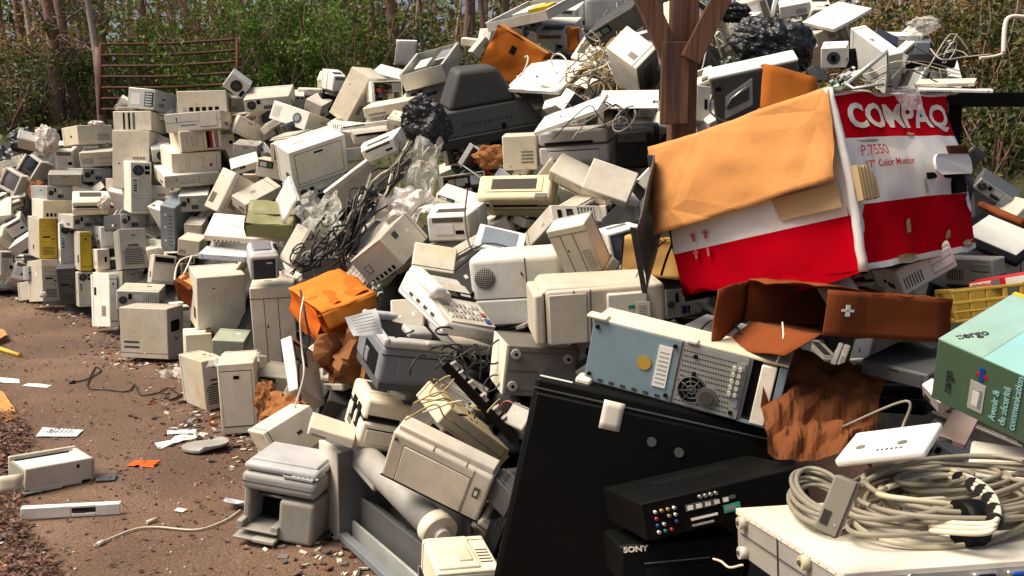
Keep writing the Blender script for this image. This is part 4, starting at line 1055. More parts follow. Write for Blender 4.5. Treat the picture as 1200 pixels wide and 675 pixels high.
B = {k[2:]: v for k, v in list(globals().items()) if k.startswith('b_')}
TXC = 1.0
SINGLE = ('sheet', 'faceplate', 'board')
HERO = json.loads(r'''[{"kind":"crt","cat":"monitor","label":"white tube monitor facing forward with dark glass, upper of the two at the far left","col":"white","opt":{},"loc":[-5.675,11.163,1.316],"rot":[-0.095,0.603,-0.192],"dims":[0.231,0.36,0.282]},
{"kind":"crt","cat":"monitor","label":"white tube monitor with pale grey glass tilted on the far left edge of the heap","col":"white","opt":{"scr":1},"loc":[-5.825,11.061,1.167],"rot":[-0.012,0.511,-0.129],"dims":[0.236,0.36,0.254]},
{"kind":"case","cat":"computer case","label":"cream case with a plastic bag on it at the left skyline beside the tall stack","col":"cream","opt":{"st":"plain"},"loc":[-4.51,10.115,1.675],"rot":[-0.048,-0.046,0.815],"dims":[0.369,0.4,0.195]},
{"kind":"case","cat":"stereo","label":"small dark box with a shiny dot on the left skyline","col":"black","opt":{"st":"dot"},"loc":[-5.291,11.222,1.769],"rot":[0.096,-0.048,0.847],"dims":[0.215,0.2,0.122]},
{"kind":"crtback","cat":"monitor","label":"bright white monitor housing lying below the small dark box","col":"white","opt":{},"loc":[-4.919,10.526,1.43],"rot":[0.271,0.024,0.161],"dims":[0.246,0.307,0.27]},
{"kind":"case","cat":"computer case","label":"grey desktop case with open dark top and front slots left of the tall stack","col":"beige","opt":{"st":"bays"},"loc":[-4.322,9.942,1.473],"rot":[0.136,-0.068,0.236],"dims":[0.319,0.35,0.15]},
{"kind":"case","cat":"computer case","label":"desktop case seen from its grey rear under the open topped case","col":"metal","opt":{"st":"rear"},"loc":[-4.403,9.859,1.29],"rot":[-0.013,0.01,0.853],"dims":[0.307,0.35,0.14]},
{"kind":"case","cat":"computer case","label":"plain grey drawer shaped case above a grey rear panel","col":"grey","opt":{"st":"plain"},"loc":[-4.554,9.64,1.278],"rot":[0.127,0.013,0.408],"dims":[0.306,0.35,0.114]},
{"kind":"case","cat":"computer case","label":"grey rear panel with round fan hole below the plain drawer shaped case","col":"metal","opt":{"st":"rear"},"loc":[-4.677,9.572,1.116],"rot":[0.008,0.029,0.891],"dims":[0.254,0.35,0.139]},
{"kind":"printer","cat":"printer","label":"cream printer with a pale grey lower half on the left stacks","col":"cream","opt":{},"loc":[-4.13,9.234,1.033],"rot":[0.267,0.008,0.415],"dims":[0.328,0.378,0.134]},
{"kind":"case","cat":"computer case","label":"cream blank case above the yellow fronted tower","col":"cream","opt":{"st":"plain"},"loc":[-4.654,9.519,0.934],"rot":[0.036,0.034,0.81],"dims":[0.287,0.3,0.187]},
{"kind":"case","cat":"computer tower","label":"tower with a bright yellow front, upper of its stack, leftmost stack","col":"yellow","opt":{"st":"bays"},"loc":[-4.798,9.565,0.537],"rot":[0.038,0.023,0.723],"dims":[0.168,0.4,0.403]},
{"kind":"case","cat":"computer tower","label":"beige tower standing on the ground under the yellow fronted tower","col":"beige","opt":{"st":"bays"},"loc":[-4.76,9.461,0.087],"rot":[-0.118,0.051,0.795],"dims":[0.163,0.4,0.421]},
{"kind":"case","cat":"computer tower","label":"tower turned rear outward with white side, right of the yellow fronted tower","col":"white","opt":{"st":"rear"},"loc":[-4.487,9.422,0.451],"rot":[-0.047,0.021,0.512],"dims":[0.146,0.4,0.438]},
{"kind":"case","cat":"computer tower","label":"dark grey tower front leaning at the foot of the second stack","col":"dgrey","opt":{"st":"bays"},"loc":[-4.426,9.335,0.144],"rot":[0.193,-0.019,0.328],"dims":[0.166,0.4,0.369]},
{"kind":"case","cat":"computer tower","label":"slim tower with a dull yellow front panel in the third stack","col":"yellow2","opt":{"st":"plain"},"loc":[-4.168,9.079,0.452],"rot":[-0.033,0.029,0.572],"dims":[0.107,0.349,0.374]},
{"kind":"case","cat":"computer tower","label":"open fronted beige tower on the ground under the dull yellow one","col":"beige","opt":{"st":"rear"},"loc":[-4.172,9.064,0.099],"rot":[-0.081,0.014,0.521],"dims":[0.126,0.349,0.337]},
{"kind":"case","cat":"computer case","label":"desktop case with open dark slots under the cream and grey printer","col":"beige","opt":{"st":"rear"},"loc":[-4.294,9.312,0.849],"rot":[0.017,0.019,0.829],"dims":[0.262,0.35,0.134]},
{"kind":"case","cat":"computer tower","label":"pale rounded tower beside the dull yellow one","col":"white","opt":{"st":"plain"},"loc":[-3.998,9.181,0.658],"rot":[0.003,-0.009,0.634],"dims":[0.121,0.297,0.217]},
{"kind":"case","cat":"computer tower","label":"small pale tower with one dark square socket right of the dull yellow front","col":"pink","opt":{"st":"dot"},"loc":[-3.938,8.948,0.476],"rot":[-0.05,0.007,0.615],"dims":[0.112,0.249,0.192]},
{"kind":"case","cat":"power supply","label":"small grey unit with fan grille at the edge of the far left heap","col":"metal","opt":{"st":"rear"},"loc":[-4.928,9.577,0.291],"rot":[-0.116,0.057,0.825],"dims":[0.134,0.15,0.145]},
{"kind":"case","cat":"computer tower","label":"short beige tower behind the foot of the yellow fronted stack","col":"beige","opt":{"st":"plain"},"loc":[-5.153,9.968,0.03],"rot":[-0.152,0.057,0.962],"dims":[0.122,0.3,0.197]},
{"kind":"crtback","cat":"monitor","label":"white monitor tilted corner up at the foot of the far left heap","col":"white","opt":{},"loc":[-5.689,10.608,0.104],"rot":[-0.434,0.404,0.541],"dims":[0.16,0.375,0.26]},
{"kind":"crtback","cat":"monitor","label":"pale monitor cut by the left edge of the photo near the ground","col":"pink","opt":{},"loc":[-5.825,10.522,0.198],"rot":[-0.078,0.102,1.275],"dims":[0.225,0.34,0.329]},
{"kind":"crtback","cat":"monitor","label":"white monitor housing rolled on its side above the tilted one on the far left","col":"white","opt":{},"loc":[-5.818,11.121,0.669],"rot":[0.136,-0.527,0.421],"dims":[0.259,0.341,0.206]},
{"kind":"case","cat":"computer case","label":"pale flat case sloping between two white monitors on the far left","col":"pink","opt":{"st":"plain"},"loc":[-5.354,10.393,0.581],"rot":[0.324,-0.57,0.042],"dims":[0.282,0.298,0.114]},
{"kind":"case","cat":"computer case","label":"thin white casing lying on the ground at the far left foot of the heap","col":"white","opt":{"st":"plain"},"loc":[-5.889,10.604,0.04],"rot":[-0.117,0.1,1.234],"dims":[0.273,0.3,0.057]},
{"kind":"case","cat":"computer tower","label":"cream tower with a sunlit yellowish edge standing on the ground in front of the stacks","col":"cream","opt":{"st":"plain"},"loc":[-3.909,8.862,0.117],"rot":[-0.056,0.002,0.558],"dims":[0.108,0.398,0.334]},
{"kind":"case","cat":"computer tower","label":"very slim white tower standing on the ground left of the rear panel case","col":"white","opt":{"st":"plain"},"loc":[-3.558,8.102,0.059],"rot":[-0.104,0.067,0.841],"dims":[0.076,0.35,0.462]},
{"kind":"case","cat":"computer case","label":"metal case lying open on top of the left tall stack","col":"metal","opt":{"st":"vslots"},"loc":[-3.367,8.921,1.958],"rot":[-0.061,0.096,-0.13],"dims":[0.258,0.421,0.187]},
{"kind":"case","cat":"computer case","label":"cream desktop case with dark vertical drive slots near the top of the left tall stack","col":"cream","opt":{"st":"vbays"},"loc":[-3.465,8.868,1.762],"rot":[-0.058,-0.018,0.043],"dims":[0.341,0.401,0.176]},
{"kind":"case","cat":"computer case","label":"large blank beige case side in the left tall stack","col":"beige","opt":{"st":"plain"},"loc":[-3.448,8.634,1.242],"rot":[-0.082,0.018,0.015],"dims":[0.333,0.2,0.523]},
{"kind":"case","cat":"computer tower","label":"tower standing rear outward with white side in front of the blank beige case","col":"white","opt":{"st":"rear"},"loc":[-3.367,8.46,1.045],"rot":[0.031,0.029,0.541],"dims":[0.172,0.398,0.449]},
{"kind":"case","cat":"computer case","label":"blank tan case on top of the right tall stack","col":"tan","opt":{"st":"plain"},"loc":[-2.762,8.619,1.903],"rot":[-0.035,-0.041,0.158],"dims":[0.421,0.39,0.203]},
{"kind":"case","cat":"computer case","label":"beige desktop case with a two part front, second from top of right tall stack","col":"beige","opt":{"st":"desk"},"loc":[-2.734,8.396,1.752],"rot":[-0.019,-0.081,-0.003],"dims":[0.488,0.415,0.158]},
{"kind":"case","cat":"computer case","label":"desktop case with open drive bays at its right end, third in the right tall stack","col":"tan","opt":{"st":"vbays2"},"loc":[-2.796,8.424,1.593],"rot":[0.03,-0.098,0.541],"dims":[0.353,0.42,0.177]},
{"kind":"case","cat":"computer case","label":"yellowed desktop case with a small red dot, fourth in the right tall stack","col":"cream","opt":{"st":"reddot"},"loc":[-2.872,8.473,1.439],"rot":[0.193,-0.055,0.559],"dims":[0.424,0.42,0.176]},
{"kind":"case","cat":"computer case","label":"rounded tan desktop case, fifth in the right tall stack","col":"tan","opt":{"st":"desk"},"loc":[-2.879,8.384,1.325],"rot":[0.224,-0.078,0.535],"dims":[0.471,0.42,0.109]},
{"kind":"case","cat":"power supply","label":"small metal unit with a fan topmost in the gap between the tall stacks","col":"metal","opt":{"st":"fan"},"loc":[-3.195,8.644,1.519],"rot":[0.313,-0.086,0.392],"dims":[0.165,0.2,0.124]},
{"kind":"case","cat":"power supply","label":"power supply with two dark sockets, upper of the pair between the tall stacks","col":"metal","opt":{"st":"sockets"},"loc":[-3.234,8.701,1.404],"rot":[0.13,-0.068,0.633],"dims":[0.159,0.2,0.089]},
{"kind":"case","cat":"power supply","label":"power supply with two dark sockets, lower of the pair between the tall stacks","col":"metal","opt":{"st":"sockets"},"loc":[-3.254,8.745,1.316],"rot":[0.15,-0.055,0.613],"dims":[0.158,0.2,0.085]},
{"kind":"case","cat":"computer case","label":"rear panel of a desktop case wedged under the white sided tower","col":"dmetal","opt":{"st":"rear"},"loc":[-3.542,8.596,0.872],"rot":[-0.104,0.046,0.815],"dims":[0.239,0.35,0.137]},
{"kind":"case","cat":"computer tower","label":"grey tower with an arched front grille under the left tall stack","col":"grey","opt":{"st":"arch"},"loc":[-3.347,8.227,0.548],"rot":[-0.129,-0.019,0.512],"dims":[0.22,0.4,0.349]},
{"kind":"case","cat":"computer case","label":"greenish grey case front just below the tower with the arched grille","col":"grey","opt":{"st":"plain"},"loc":[-3.393,8.182,0.387],"rot":[-0.109,0.069,0.786],"dims":[0.192,0.3,0.147]},
{"kind":"case","cat":"computer case","label":"desktop case turned rear outward with fan hole, on the large square case at the pavement","col":"beige","opt":{"st":"rear"},"loc":[-3.018,7.563,0.326],"rot":[0.037,0.074,0.224],"dims":[0.318,0.394,0.152]},
{"kind":"case","cat":"computer case","label":"thin white topped case with rear ports at the base of the right tall stack","col":"white","opt":{"st":"rear"},"loc":[-2.783,8.297,1.102],"rot":[0.223,-0.03,0.233],"dims":[0.242,0.355,0.144]},
{"kind":"case","cat":"computer tower","label":"small white tower beside the base of the right tall stack","col":"white","opt":{"st":"plain"},"loc":[-3.023,8.505,1.072],"rot":[0.252,-0.022,0.123],"dims":[0.117,0.3,0.154]},
{"kind":"case","cat":"computer tower","label":"tall blue grey tower front standing in the dark gap","col":"blue","opt":{"st":"dots"},"loc":[-2.956,8.331,0.791],"rot":[0.386,0.235,-0.122],"dims":[0.133,0.4,0.438]},
{"kind":"case","cat":"computer case","label":"dark open ended case next to the blue grey tower","col":"dmetal","opt":{"st":"rear"},"loc":[-3.05,8.594,0.822],"rot":[-0.128,0.03,0.711],"dims":[0.177,0.3,0.185]},
{"kind":"case","cat":"computer tower","label":"beige tower with a black slot at the top standing in the lower gap","col":"beige","opt":{"st":"slot"},"loc":[-3.005,7.955,0.456],"rot":[-0.097,0.157,0.467],"dims":[0.183,0.3,0.244]},
{"kind":"case","cat":"printer","label":"square beige box with a pale cable draped over it","col":"tan","opt":{"st":"plain"},"loc":[-2.633,7.701,0.742],"rot":[0.157,0.161,0.039],"dims":[0.173,0.23,0.14]},
{"kind":"box","cat":"cardboard box","label":"small red brown carton beside the large standing case","col":"redcard","opt":{},"loc":[-2.267,6.567,0.519],"rot":[0.534,0.419,-0.391],"dims":[0.147,0.114,0.185]},
{"kind":"case","cat":"computer case","label":"small tan case poking out above the square beige box","col":"tan","opt":{"st":"plain"},"loc":[-2.739,8.149,0.888],"rot":[0.326,0.08,0.038],"dims":[0.155,0.184,0.105]},
{"kind":"case","cat":"computer case","label":"large square beige case on the pavement edge with a dark bay at its right","col":"beige","opt":{"st":"plain","side":"slot"},"loc":[-2.712,6.971,0.034],"rot":[0.0,0.015,-0.154],"dims":[0.381,0.239,0.379]},
{"kind":"case","cat":"computer tower","label":"large tower with a sunlit cream top standing left of the small projector","col":"tan","opt":{"st":"plain"},"loc":[-2.068,6.515,0.351],"rot":[0.177,-0.017,0.487],"dims":[0.325,0.305,0.395]},
{"kind":"case","cat":"computer case","label":"cream blank panelled case below the large tower with cream top","col":"cream","opt":{"st":"plain"},"loc":[-2.136,6.271,0.002],"rot":[-0.013,0.003,0.386],"dims":[0.169,0.289,0.342]},
{"kind":"case","cat":"computer case","label":"greenish topped case between the large tower and the slim standing tower","col":"green","opt":{"st":"plain"},"loc":[-1.834,6.035,0.099],"rot":[0.197,0.071,0.05],"dims":[0.203,0.207,0.278]},
{"kind":"case","cat":"computer tower","label":"tower leaning back behind the slim standing tower with an arched front","col":"beige","opt":{"st":"arch"},"loc":[-1.874,5.615,0.007],"rot":[-0.016,-0.065,0.726],"dims":[0.144,0.337,0.304]},
{"kind":"case","cat":"computer case","label":"small grey case lying against the square case on the pavement","col":"grey","opt":{"st":"plain"},"loc":[-2.566,6.995,0.012],"rot":[-0.035,0.01,0.603],"dims":[0.122,0.2,0.194]},
{"kind":"case","cat":"computer tower","label":"beige tower with vertical groove front under the small projector","col":"tan","opt":{"st":"groove"},"loc":[-1.425,5.636,0.287],"rot":[0.133,-0.03,0.176],"dims":[0.25,0.327,0.493]},
{"kind":"case","cat":"computer case","label":"tilted metal case with fan standing on its corner on the skyline","col":"lmetal","opt":{"st":"fan"},"loc":[-2.511,8.608,2.133],"rot":[0.286,0.634,0.368],"dims":[0.196,0.3,0.146]},
{"kind":"case","cat":"computer case","label":"long desktop case with sunlit top and rear ports right of the tilted metal case","col":"beige","opt":{"st":"rear"},"loc":[-2.159,8.559,1.999],"rot":[0.328,-0.086,0.079],"dims":[0.393,0.406,0.118]},
{"kind":"case","cat":"computer case","label":"grey case end showing beneath the tilted metal case","col":"grey","opt":{"st":"plain"},"loc":[-2.535,8.723,1.96],"rot":[0.204,0.059,0.522],"dims":[0.117,0.199,0.12]},
{"kind":"case","cat":"computer tower","label":"cream tower tipped sideways with one dark side right of the tall stack","col":"cream","opt":{"st":"plain"},"loc":[-2.407,8.489,1.713],"rot":[0.09,0.438,0.476],"dims":[0.233,0.199,0.16]},
{"kind":"case","cat":"computer tower","label":"pale tower lying with round badge and pale blue side panel","col":"lgrey","opt":{"st":"badge"},"loc":[-1.752,7.768,1.76],"rot":[-0.171,0.287,-0.438],"dims":[0.369,0.302,0.153]},
{"kind":"case","cat":"computer case","label":"narrow sunlit case top on the skyline","col":"cream","opt":{"st":"plain"},"loc":[-1.909,9.049,2.118],"rot":[0.118,0.007,0.205],"dims":[0.226,0.3,0.065]},
{"kind":"case","cat":"computer case","label":"small case with grille standing on the skyline left of the narrow sunlit top","col":"beige","opt":{"st":"rear"},"loc":[-1.976,8.89,2.017],"rot":[0.381,0.023,0.175],"dims":[0.093,0.2,0.119]},
{"kind":"case","cat":"computer case","label":"pinkish case leaning into a dark gap on the skyline","col":"pink","opt":{"st":"plain"},"loc":[-1.772,8.62,1.92],"rot":[0.367,0.45,-0.183],"dims":[0.164,0.2,0.15]},
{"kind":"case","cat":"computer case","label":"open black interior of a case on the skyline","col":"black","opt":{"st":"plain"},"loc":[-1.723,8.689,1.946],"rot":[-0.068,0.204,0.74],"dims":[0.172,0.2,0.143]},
{"kind":"case","cat":"computer case","label":"small pale case at the top left of the leaning white tower","col":"lgrey","opt":{"st":"plain"},"loc":[-1.77,9.173,2.226],"rot":[0.508,0.005,0.01],"dims":[0.147,0.2,0.101]},
{"kind":"case","cat":"computer tower","label":"big cream tower leaning diagonally against the heap skyline","col":"cream","opt":{"st":"plain"},"loc":[-1.34,7.738,1.84],"rot":[0.07,0.575,-0.28],"dims":[0.177,0.322,0.417]},
{"kind":"crtback","cat":"monitor","label":"small white monitor behind the leaning cream tower","col":"white","opt":{},"loc":[-1.626,8.692,2.136],"rot":[0.309,-0.004,0.698],"dims":[0.157,0.2,0.171]},
{"kind":"open","cat":"computer case","label":"open case with circuit boards and drives showing right of the leaning tower","col":"white","opt":{},"loc":[-1.005,7.555,1.958],"rot":[0.025,-0.067,0.445],"dims":[0.252,0.149,0.157]},
{"kind":"sheet","cat":"metal sheet","label":"white side panel standing upright on the skyline","col":"white","opt":{},"loc":[-0.959,8.505,2.346],"rot":[0.51,-0.024,0.407],"dims":[0.187,0.02,0.225]},
{"kind":"case","cat":"computer case","label":"bright white case under the upright white panel","col":"white","opt":{"st":"plain"},"loc":[-1.02,8.072,2.177],"rot":[0.375,0.266,-0.098],"dims":[0.277,0.245,0.068]},
{"kind":"case","cat":"computer case","label":"long cream case lying below the open case with boards","col":"cream","opt":{"st":"plain"},"loc":[-0.872,7.165,1.861],"rot":[0.197,-0.162,-0.087],"dims":[0.417,0.309,0.079]},
{"kind":"tray","cat":"metal case","label":"empty metal chassis with its open top toward the photographer on the skyline","col":"lmetal","opt":{},"loc":[-0.593,7.375,2.151],"rot":[0.459,-0.206,-0.315],"dims":[0.348,0.492,0.128]},
{"kind":"case","cat":"computer case","label":"case with row of rear ports under the empty metal chassis","col":"lgrey","opt":{"st":"rear"},"loc":[-0.673,7.417,1.935],"rot":[-0.282,-0.29,0.481],"dims":[0.381,0.3,0.083]},
{"kind":"case","cat":"plastic strip","label":"long white plastic rail pointing at the black bag","col":"white","name":"plastic_bar","opt":{"st":"plain"},"loc":[-1.041,6.703,1.721],"rot":[0.043,-0.153,0.373],"dims":[0.349,0.05,0.03]},
{"kind":"case","cat":"printer","label":"small knobbly cream printer left of the black bag","col":"cream","opt":{"st":"plain"},"loc":[-0.827,6.829,1.731],"rot":[0.5,0.246,-0.165],"dims":[0.106,0.14,0.094]},
{"kind":"crtback","cat":"monitor","label":"white monitor housing with a dark triangular hollow left of the cable bundle","col":"white","opt":{},"loc":[-0.862,6.486,1.535],"rot":[0.232,-0.388,-0.096],"dims":[0.294,0.304,0.112]},
{"kind":"sheet","cat":"metal sheet","label":"large cream metal cover sloping down to the left of the cable bundle","col":"cream","opt":{},"loc":[-0.944,6.078,1.25],"rot":[0.838,-0.641,0.068],"dims":[0.337,0.02,0.267]},
{"kind":"case","cat":"computer case","label":"beige case with dark bay half hidden above the white monitor housing","col":"beige","opt":{"st":"slot"},"loc":[-1.046,6.999,1.656],"rot":[0.394,-0.122,0.269],"dims":[0.263,0.2,0.087]},
{"kind":"case","cat":"computer case","label":"biggest white top cover on the left half of the heap, with faint scribbles","col":"white","opt":{"st":"plain"},"loc":[-1.344,6.444,1.389],"rot":[0.37,-0.311,0.639],"dims":[0.423,0.2,0.275]},
{"kind":"case","cat":"computer case","label":"greenish open underside showing below the big white cover","col":"green","opt":{"st":"rear"},"loc":[-1.339,6.445,1.295],"rot":[0.192,-0.278,0.523],"dims":[0.372,0.25,0.077]},
{"kind":"sheet","cat":"metal sheet","label":"small white triangular flap below the big white cover","col":"white","opt":{},"loc":[-1.395,5.677,1.176],"rot":[-0.056,0.882,-0.946],"dims":[0.183,0.01,0.231]},
{"kind":"case","cat":"computer case","label":"pale pink case propped on end left of the olive box","col":"pink","opt":{"st":"plain"},"loc":[-2.074,6.812,1.091],"rot":[-0.366,0.318,-0.461],"dims":[0.134,0.359,0.307]},
{"kind":"case","cat":"computer case","label":"olive beige case with a black cord looped on it above the olive box","col":"tan","opt":{"st":"plain"},"loc":[-1.833,6.774,1.207],"rot":[0.458,0.488,-0.493],"dims":[0.148,0.328,0.092]},
{"kind":"case","cat":"computer case","label":"grey beige carton like case between the tall stack and big white cover","col":"beige","opt":{"st":"plain"},"loc":[-1.839,7.325,1.364],"rot":[0.068,0.183,0.059],"dims":[0.251,0.248,0.139]},
{"kind":"open","cat":"computer case","label":"case with a green circuit board showing in its open top","col":"tan","opt":{},"loc":[-1.66,7.238,1.507],"rot":[0.258,0.07,-0.101],"dims":[0.29,0.213,0.131]},
{"kind":"case","cat":"computer case","label":"flat cream slab sloping below the grey case at the right tall stack","col":"cream","opt":{"st":"plain"},"loc":[-2.167,7.714,1.447],"rot":[0.279,-0.284,0.244],"dims":[0.226,0.297,0.061]},
{"kind":"case","cat":"computer case","label":"plain grey case right of the tall stack","col":"grey","opt":{"st":"plain"},"loc":[-2.25,8.088,1.528],"rot":[0.221,0.101,0.026],"dims":[0.209,0.2,0.128]},
{"kind":"box","cat":"cardboard box","label":"olive green flat box with a paler lid","col":"olive","opt":{},"loc":[-1.571,6.143,1.067],"rot":[0.482,0.039,0.164],"dims":[0.294,0.295,0.095]},
{"kind":"case","cat":"plastic tray","label":"long pale printer tray with raised rails","col":"pink","opt":{"st":"plain"},"loc":[-1.75,6.243,1.012],"rot":[0.577,0.089,0.02],"dims":[0.52,0.248,0.048]},
{"kind":"projector","cat":"projector","label":"small silver and black projector standing on the grooved tower","col":"silver","opt":{},"loc":[-1.455,5.459,0.836],"rot":[0.383,-0.04,0.348],"dims":[0.166,0.207,0.163]},
{"kind":"case","cat":"computer case","label":"cream case standing on end with a bright left face right of the olive box","col":"tan","opt":{"st":"plain"},"loc":[-1.285,5.496,0.854],"rot":[0.368,0.421,1.309],"dims":[0.237,0.102,0.238]},
{"kind":"case","cat":"printer","label":"dark grey printer lying under a tangle of black cord","col":"dgrey","opt":{"st":"plain"},"loc":[-1.044,5.197,0.857],"rot":[0.102,-0.074,0.058],"dims":[0.22,0.2,0.111]},
{"kind":"sheet","cat":"plastic sheet","label":"black oval panel tilted among the cables","col":"black","opt":{},"loc":[-0.874,4.833,1.015],"rot":[0.319,0.498,2.15],"dims":[0.227,0.015,0.242]},
{"kind":"case","cat":"plastic bag","label":"blue white paper bundle lying on the cream topped tower","col":"paper","name":"paper_bundle","opt":{"st":"plain"},"loc":[-1.844,6.068,0.867],"rot":[0.156,0.087,0.063],"dims":[0.323,0.2,0.038]},
{"kind":"obox","cat":"cardboard box","label":"orange monitor carton with a drooping flap and small black print","col":"orange","opt":{},"loc":[-0.842,4.488,0.675],"rot":[0.201,-0.3,0.522],"dims":[0.264,0.363,0.206]},
{"kind":"case","cat":"cardboard box","label":"pinkish white carton wedged below the orange carton","col":"pink","name":"white_carton","opt":{"st":"plain"},"loc":[-0.964,4.321,0.363],"rot":[-0.438,0.531,1.237],"dims":[0.265,0.056,0.28]},
{"kind":"case","cat":"computer tower","label":"slim beige tower standing alone on the bare ground","col":"tan","opt":{"st":"plain"},"loc":[-1.496,5.086,0.021],"rot":[0.036,-0.031,0.176],"dims":[0.191,0.306,0.391]},
{"kind":"case","cat":"circuit unit","label":"small open metal case lying on top of the slim standing tower","col":"lmetal","opt":{"st":"rear"},"loc":[-1.53,5.137,0.376],"rot":[0.019,-0.039,0.198],"dims":[0.183,0.199,0.028]},
{"kind":"case","cat":"computer case","label":"grey case in shade behind the slim standing tower","col":"grey","opt":{"st":"plain"},"loc":[-1.309,5.206,0.157],"rot":[0.178,0.113,-0.095],"dims":[0.213,0.2,0.164]},
{"kind":"case","cat":"computer case","label":"beige case end with embossed logo leaning on the orange carton","col":"beige","opt":{"st":"logo"},"loc":[-0.704,4.813,0.969],"rot":[0.576,0.868,0.146],"dims":[0.178,0.337,0.235]},
{"kind":"crtback","cat":"monitor","label":"white rounded monitor back in the middle of the heap","col":"lgrey","opt":{},"loc":[-0.283,4.849,1.084],"rot":[0.157,-0.047,-0.24],"dims":[0.269,0.271,0.162]},
{"kind":"case","cat":"computer case","label":"small white case on top of the rounded monitor back","col":"white","opt":{"st":"plain"},"loc":[-0.288,5.024,1.26],"rot":[0.345,0.307,-0.187],"dims":[0.208,0.159,0.05]},
{"kind":"printer","cat":"printer","label":"yellowed printer lying upside down with a dirty base and black square port","col":"yellowed","opt":{"ud":1},"loc":[0.081,5.023,1.249],"rot":[1.093,-0.023,-0.378],"dims":[0.412,0.144,0.212]},
{"kind":"case","cat":"modem","label":"white flat device with a pale blue grey top below the yellowed printer","col":"white","opt":{"st":"plain","top":"blue"},"loc":[-0.057,4.304,1.09],"rot":[0.634,0.221,-0.045],"dims":[0.221,0.154,0.039]},
{"kind":"case","cat":"computer case","label":"yellowish wedge shaped casing behind the fax machine","col":"cream","opt":{"st":"plain"},"loc":[-0.382,4.515,0.979],"rot":[1.116,0.165,0.099],"dims":[0.204,0.134,0.095]},
{"kind":"speaker","cat":"speaker","label":"large grey white housing with a round black grille in the middle of the heap","col":"lgrey","opt":{},"loc":[0.057,3.913,0.81],"rot":[0.11,-0.082,-0.209],"dims":[0.389,0.221,0.299]},
{"kind":"fax","cat":"fax machine","label":"cream fax machine with a dark display strip and rows of buttons","col":"white","opt":{},"loc":[-0.259,3.574,0.875],"rot":[0.431,0.228,0.802],"dims":[0.273,0.325,0.1]},
{"kind":"case","cat":"printer","label":"thin beige printer base under the fax machine","col":"beige","opt":{"st":"plain"},"loc":[-0.189,3.816,0.706],"rot":[0.06,0.125,0.258],"dims":[0.178,0.22,0.042]},
{"kind":"gprinter","cat":"printer","label":"blue grey laser printer with a pale open lid rim under the fax machine","col":"bluegrey","opt":{},"loc":[-0.448,3.658,0.624],"rot":[0.166,0.163,0.409],"dims":[0.287,0.373,0.216]},
{"kind":"printer","cat":"printer","label":"cream laser printer with stepped side under the blue grey printer","col":"cream","opt":{"step":1},"loc":[-0.57,3.688,0.36],"rot":[0.033,0.27,0.314],"dims":[0.185,0.347,0.199]},
{"kind":"case","cat":"printer tray","label":"chunky cream printer tray sticking out above the grey multifunction printer","col":"cream","name":"tray_unit","opt":{"st":"plain"},"loc":[-0.702,3.526,0.422],"rot":[0.109,0.372,0.165],"dims":[0.178,0.151,0.039]},
{"kind":"mfp","cat":"printer","label":"grey multifunction printer with scanner lid standing open mouthed on the ground","col":"mgrey","opt":{},"loc":[-0.89,3.586,0.021],"rot":[0.033,0.109,-0.2],"dims":[0.302,0.248,0.304]},
{"kind":"drumcab","cat":"machine housing","label":"open grey machine frame holding a fat grey roller with a white end cap","col":"bluegrey","opt":{},"loc":[-0.454,3.349,0.01],"rot":[0,0,-1.025],"dims":[0.872,0.22,0.35]},
{"kind":"panelbox","cat":"printer","label":"beige printer lying tilted with a big inset panel and small square badge","col":"tan","opt":{},"loc":[-0.268,3.067,0.358],"rot":[0.32,0.396,-0.225],"dims":[0.363,0.087,0.2]},
{"kind":"case","cat":"printer","label":"cream printer with vents cut off by the bottom edge of the photo","col":"cream","opt":{"st":"plain","top":"print"},"loc":[-0.166,2.774,0.165],"rot":[0.064,0.045,0.283],"dims":[0.196,0.232,0.101]},
{"kind":"case","cat":"printer","label":"long yellowed printer tilted under loose yellow cords","col":"yellowed","opt":{"st":"seam"},"loc":[-0.195,3.25,0.511],"rot":[0.359,0.672,0.711],"dims":[0.349,0.201,0.073]},
{"kind":"rail","cat":"drive rail","label":"black rail with pale grey brackets leaning beside the yellowed printer","col":"black","opt":{},"loc":[-0.111,3.079,0.663],"rot":[0.128,0.799,-0.207],"dims":[0.343,0.06,0.033]},
{"kind":"case","cat":"computer case","label":"grey box end beside the black television","col":"grey","opt":{"st":"plain"},"loc":[0.066,3.116,0.552],"rot":[0.855,0.194,-0.689],"dims":[0.091,0.08,0.121]},
{"kind":"case","cat":"computer case","label":"grey case bottom with round rubber feet under the big pale monitor","col":"dgrey2","opt":{"st":"feet","sidecol":"white"},"loc":[0.065,3.28,0.664],"rot":[0.023,0.106,0.193],"dims":[0.249,0.252,0.178]},
{"kind":"crtside","cat":"monitor","label":"large beige monitor housing lying on its face with a white sticker","col":"tan","opt":{},"loc":[0.283,3.154,0.886],"rot":[0.075,-0.062,0.085],"dims":[0.432,0.241,0.189]},
{"kind":"case","cat":"computer case","label":"upright cream case with long vents leaning left of the rounded monitor","col":"cream","opt":{"st":"groove"},"loc":[0.291,3.541,1.073],"rot":[0.479,-0.212,-0.55],"dims":[0.16,0.099,0.203]},
{"kind":"crt","cat":"monitor","label":"rounded white monitor with blue grey glass leaning behind the tan carton","col":"white","opt":{"scr":2},"loc":[0.451,3.87,1.059],"rot":[0.077,-0.256,0.15],"dims":[0.141,0.297,0.161]},
{"kind":"box","cat":"cardboard box","label":"tan carton with hanging cables left of the red and white carton","col":"tancard","opt":{},"loc":[0.523,3.417,1.055],"rot":[-0.037,0.073,-0.249],"dims":[0.218,0.207,0.137]},
{"kind":"case","cat":"computer case","label":"grey rear panel in shade under the tan carton","col":"dmetal","opt":{"st":"rear"},"loc":[0.615,3.458,0.926],"rot":[0.188,-0.121,0.076],"dims":[0.135,0.2,0.114]},
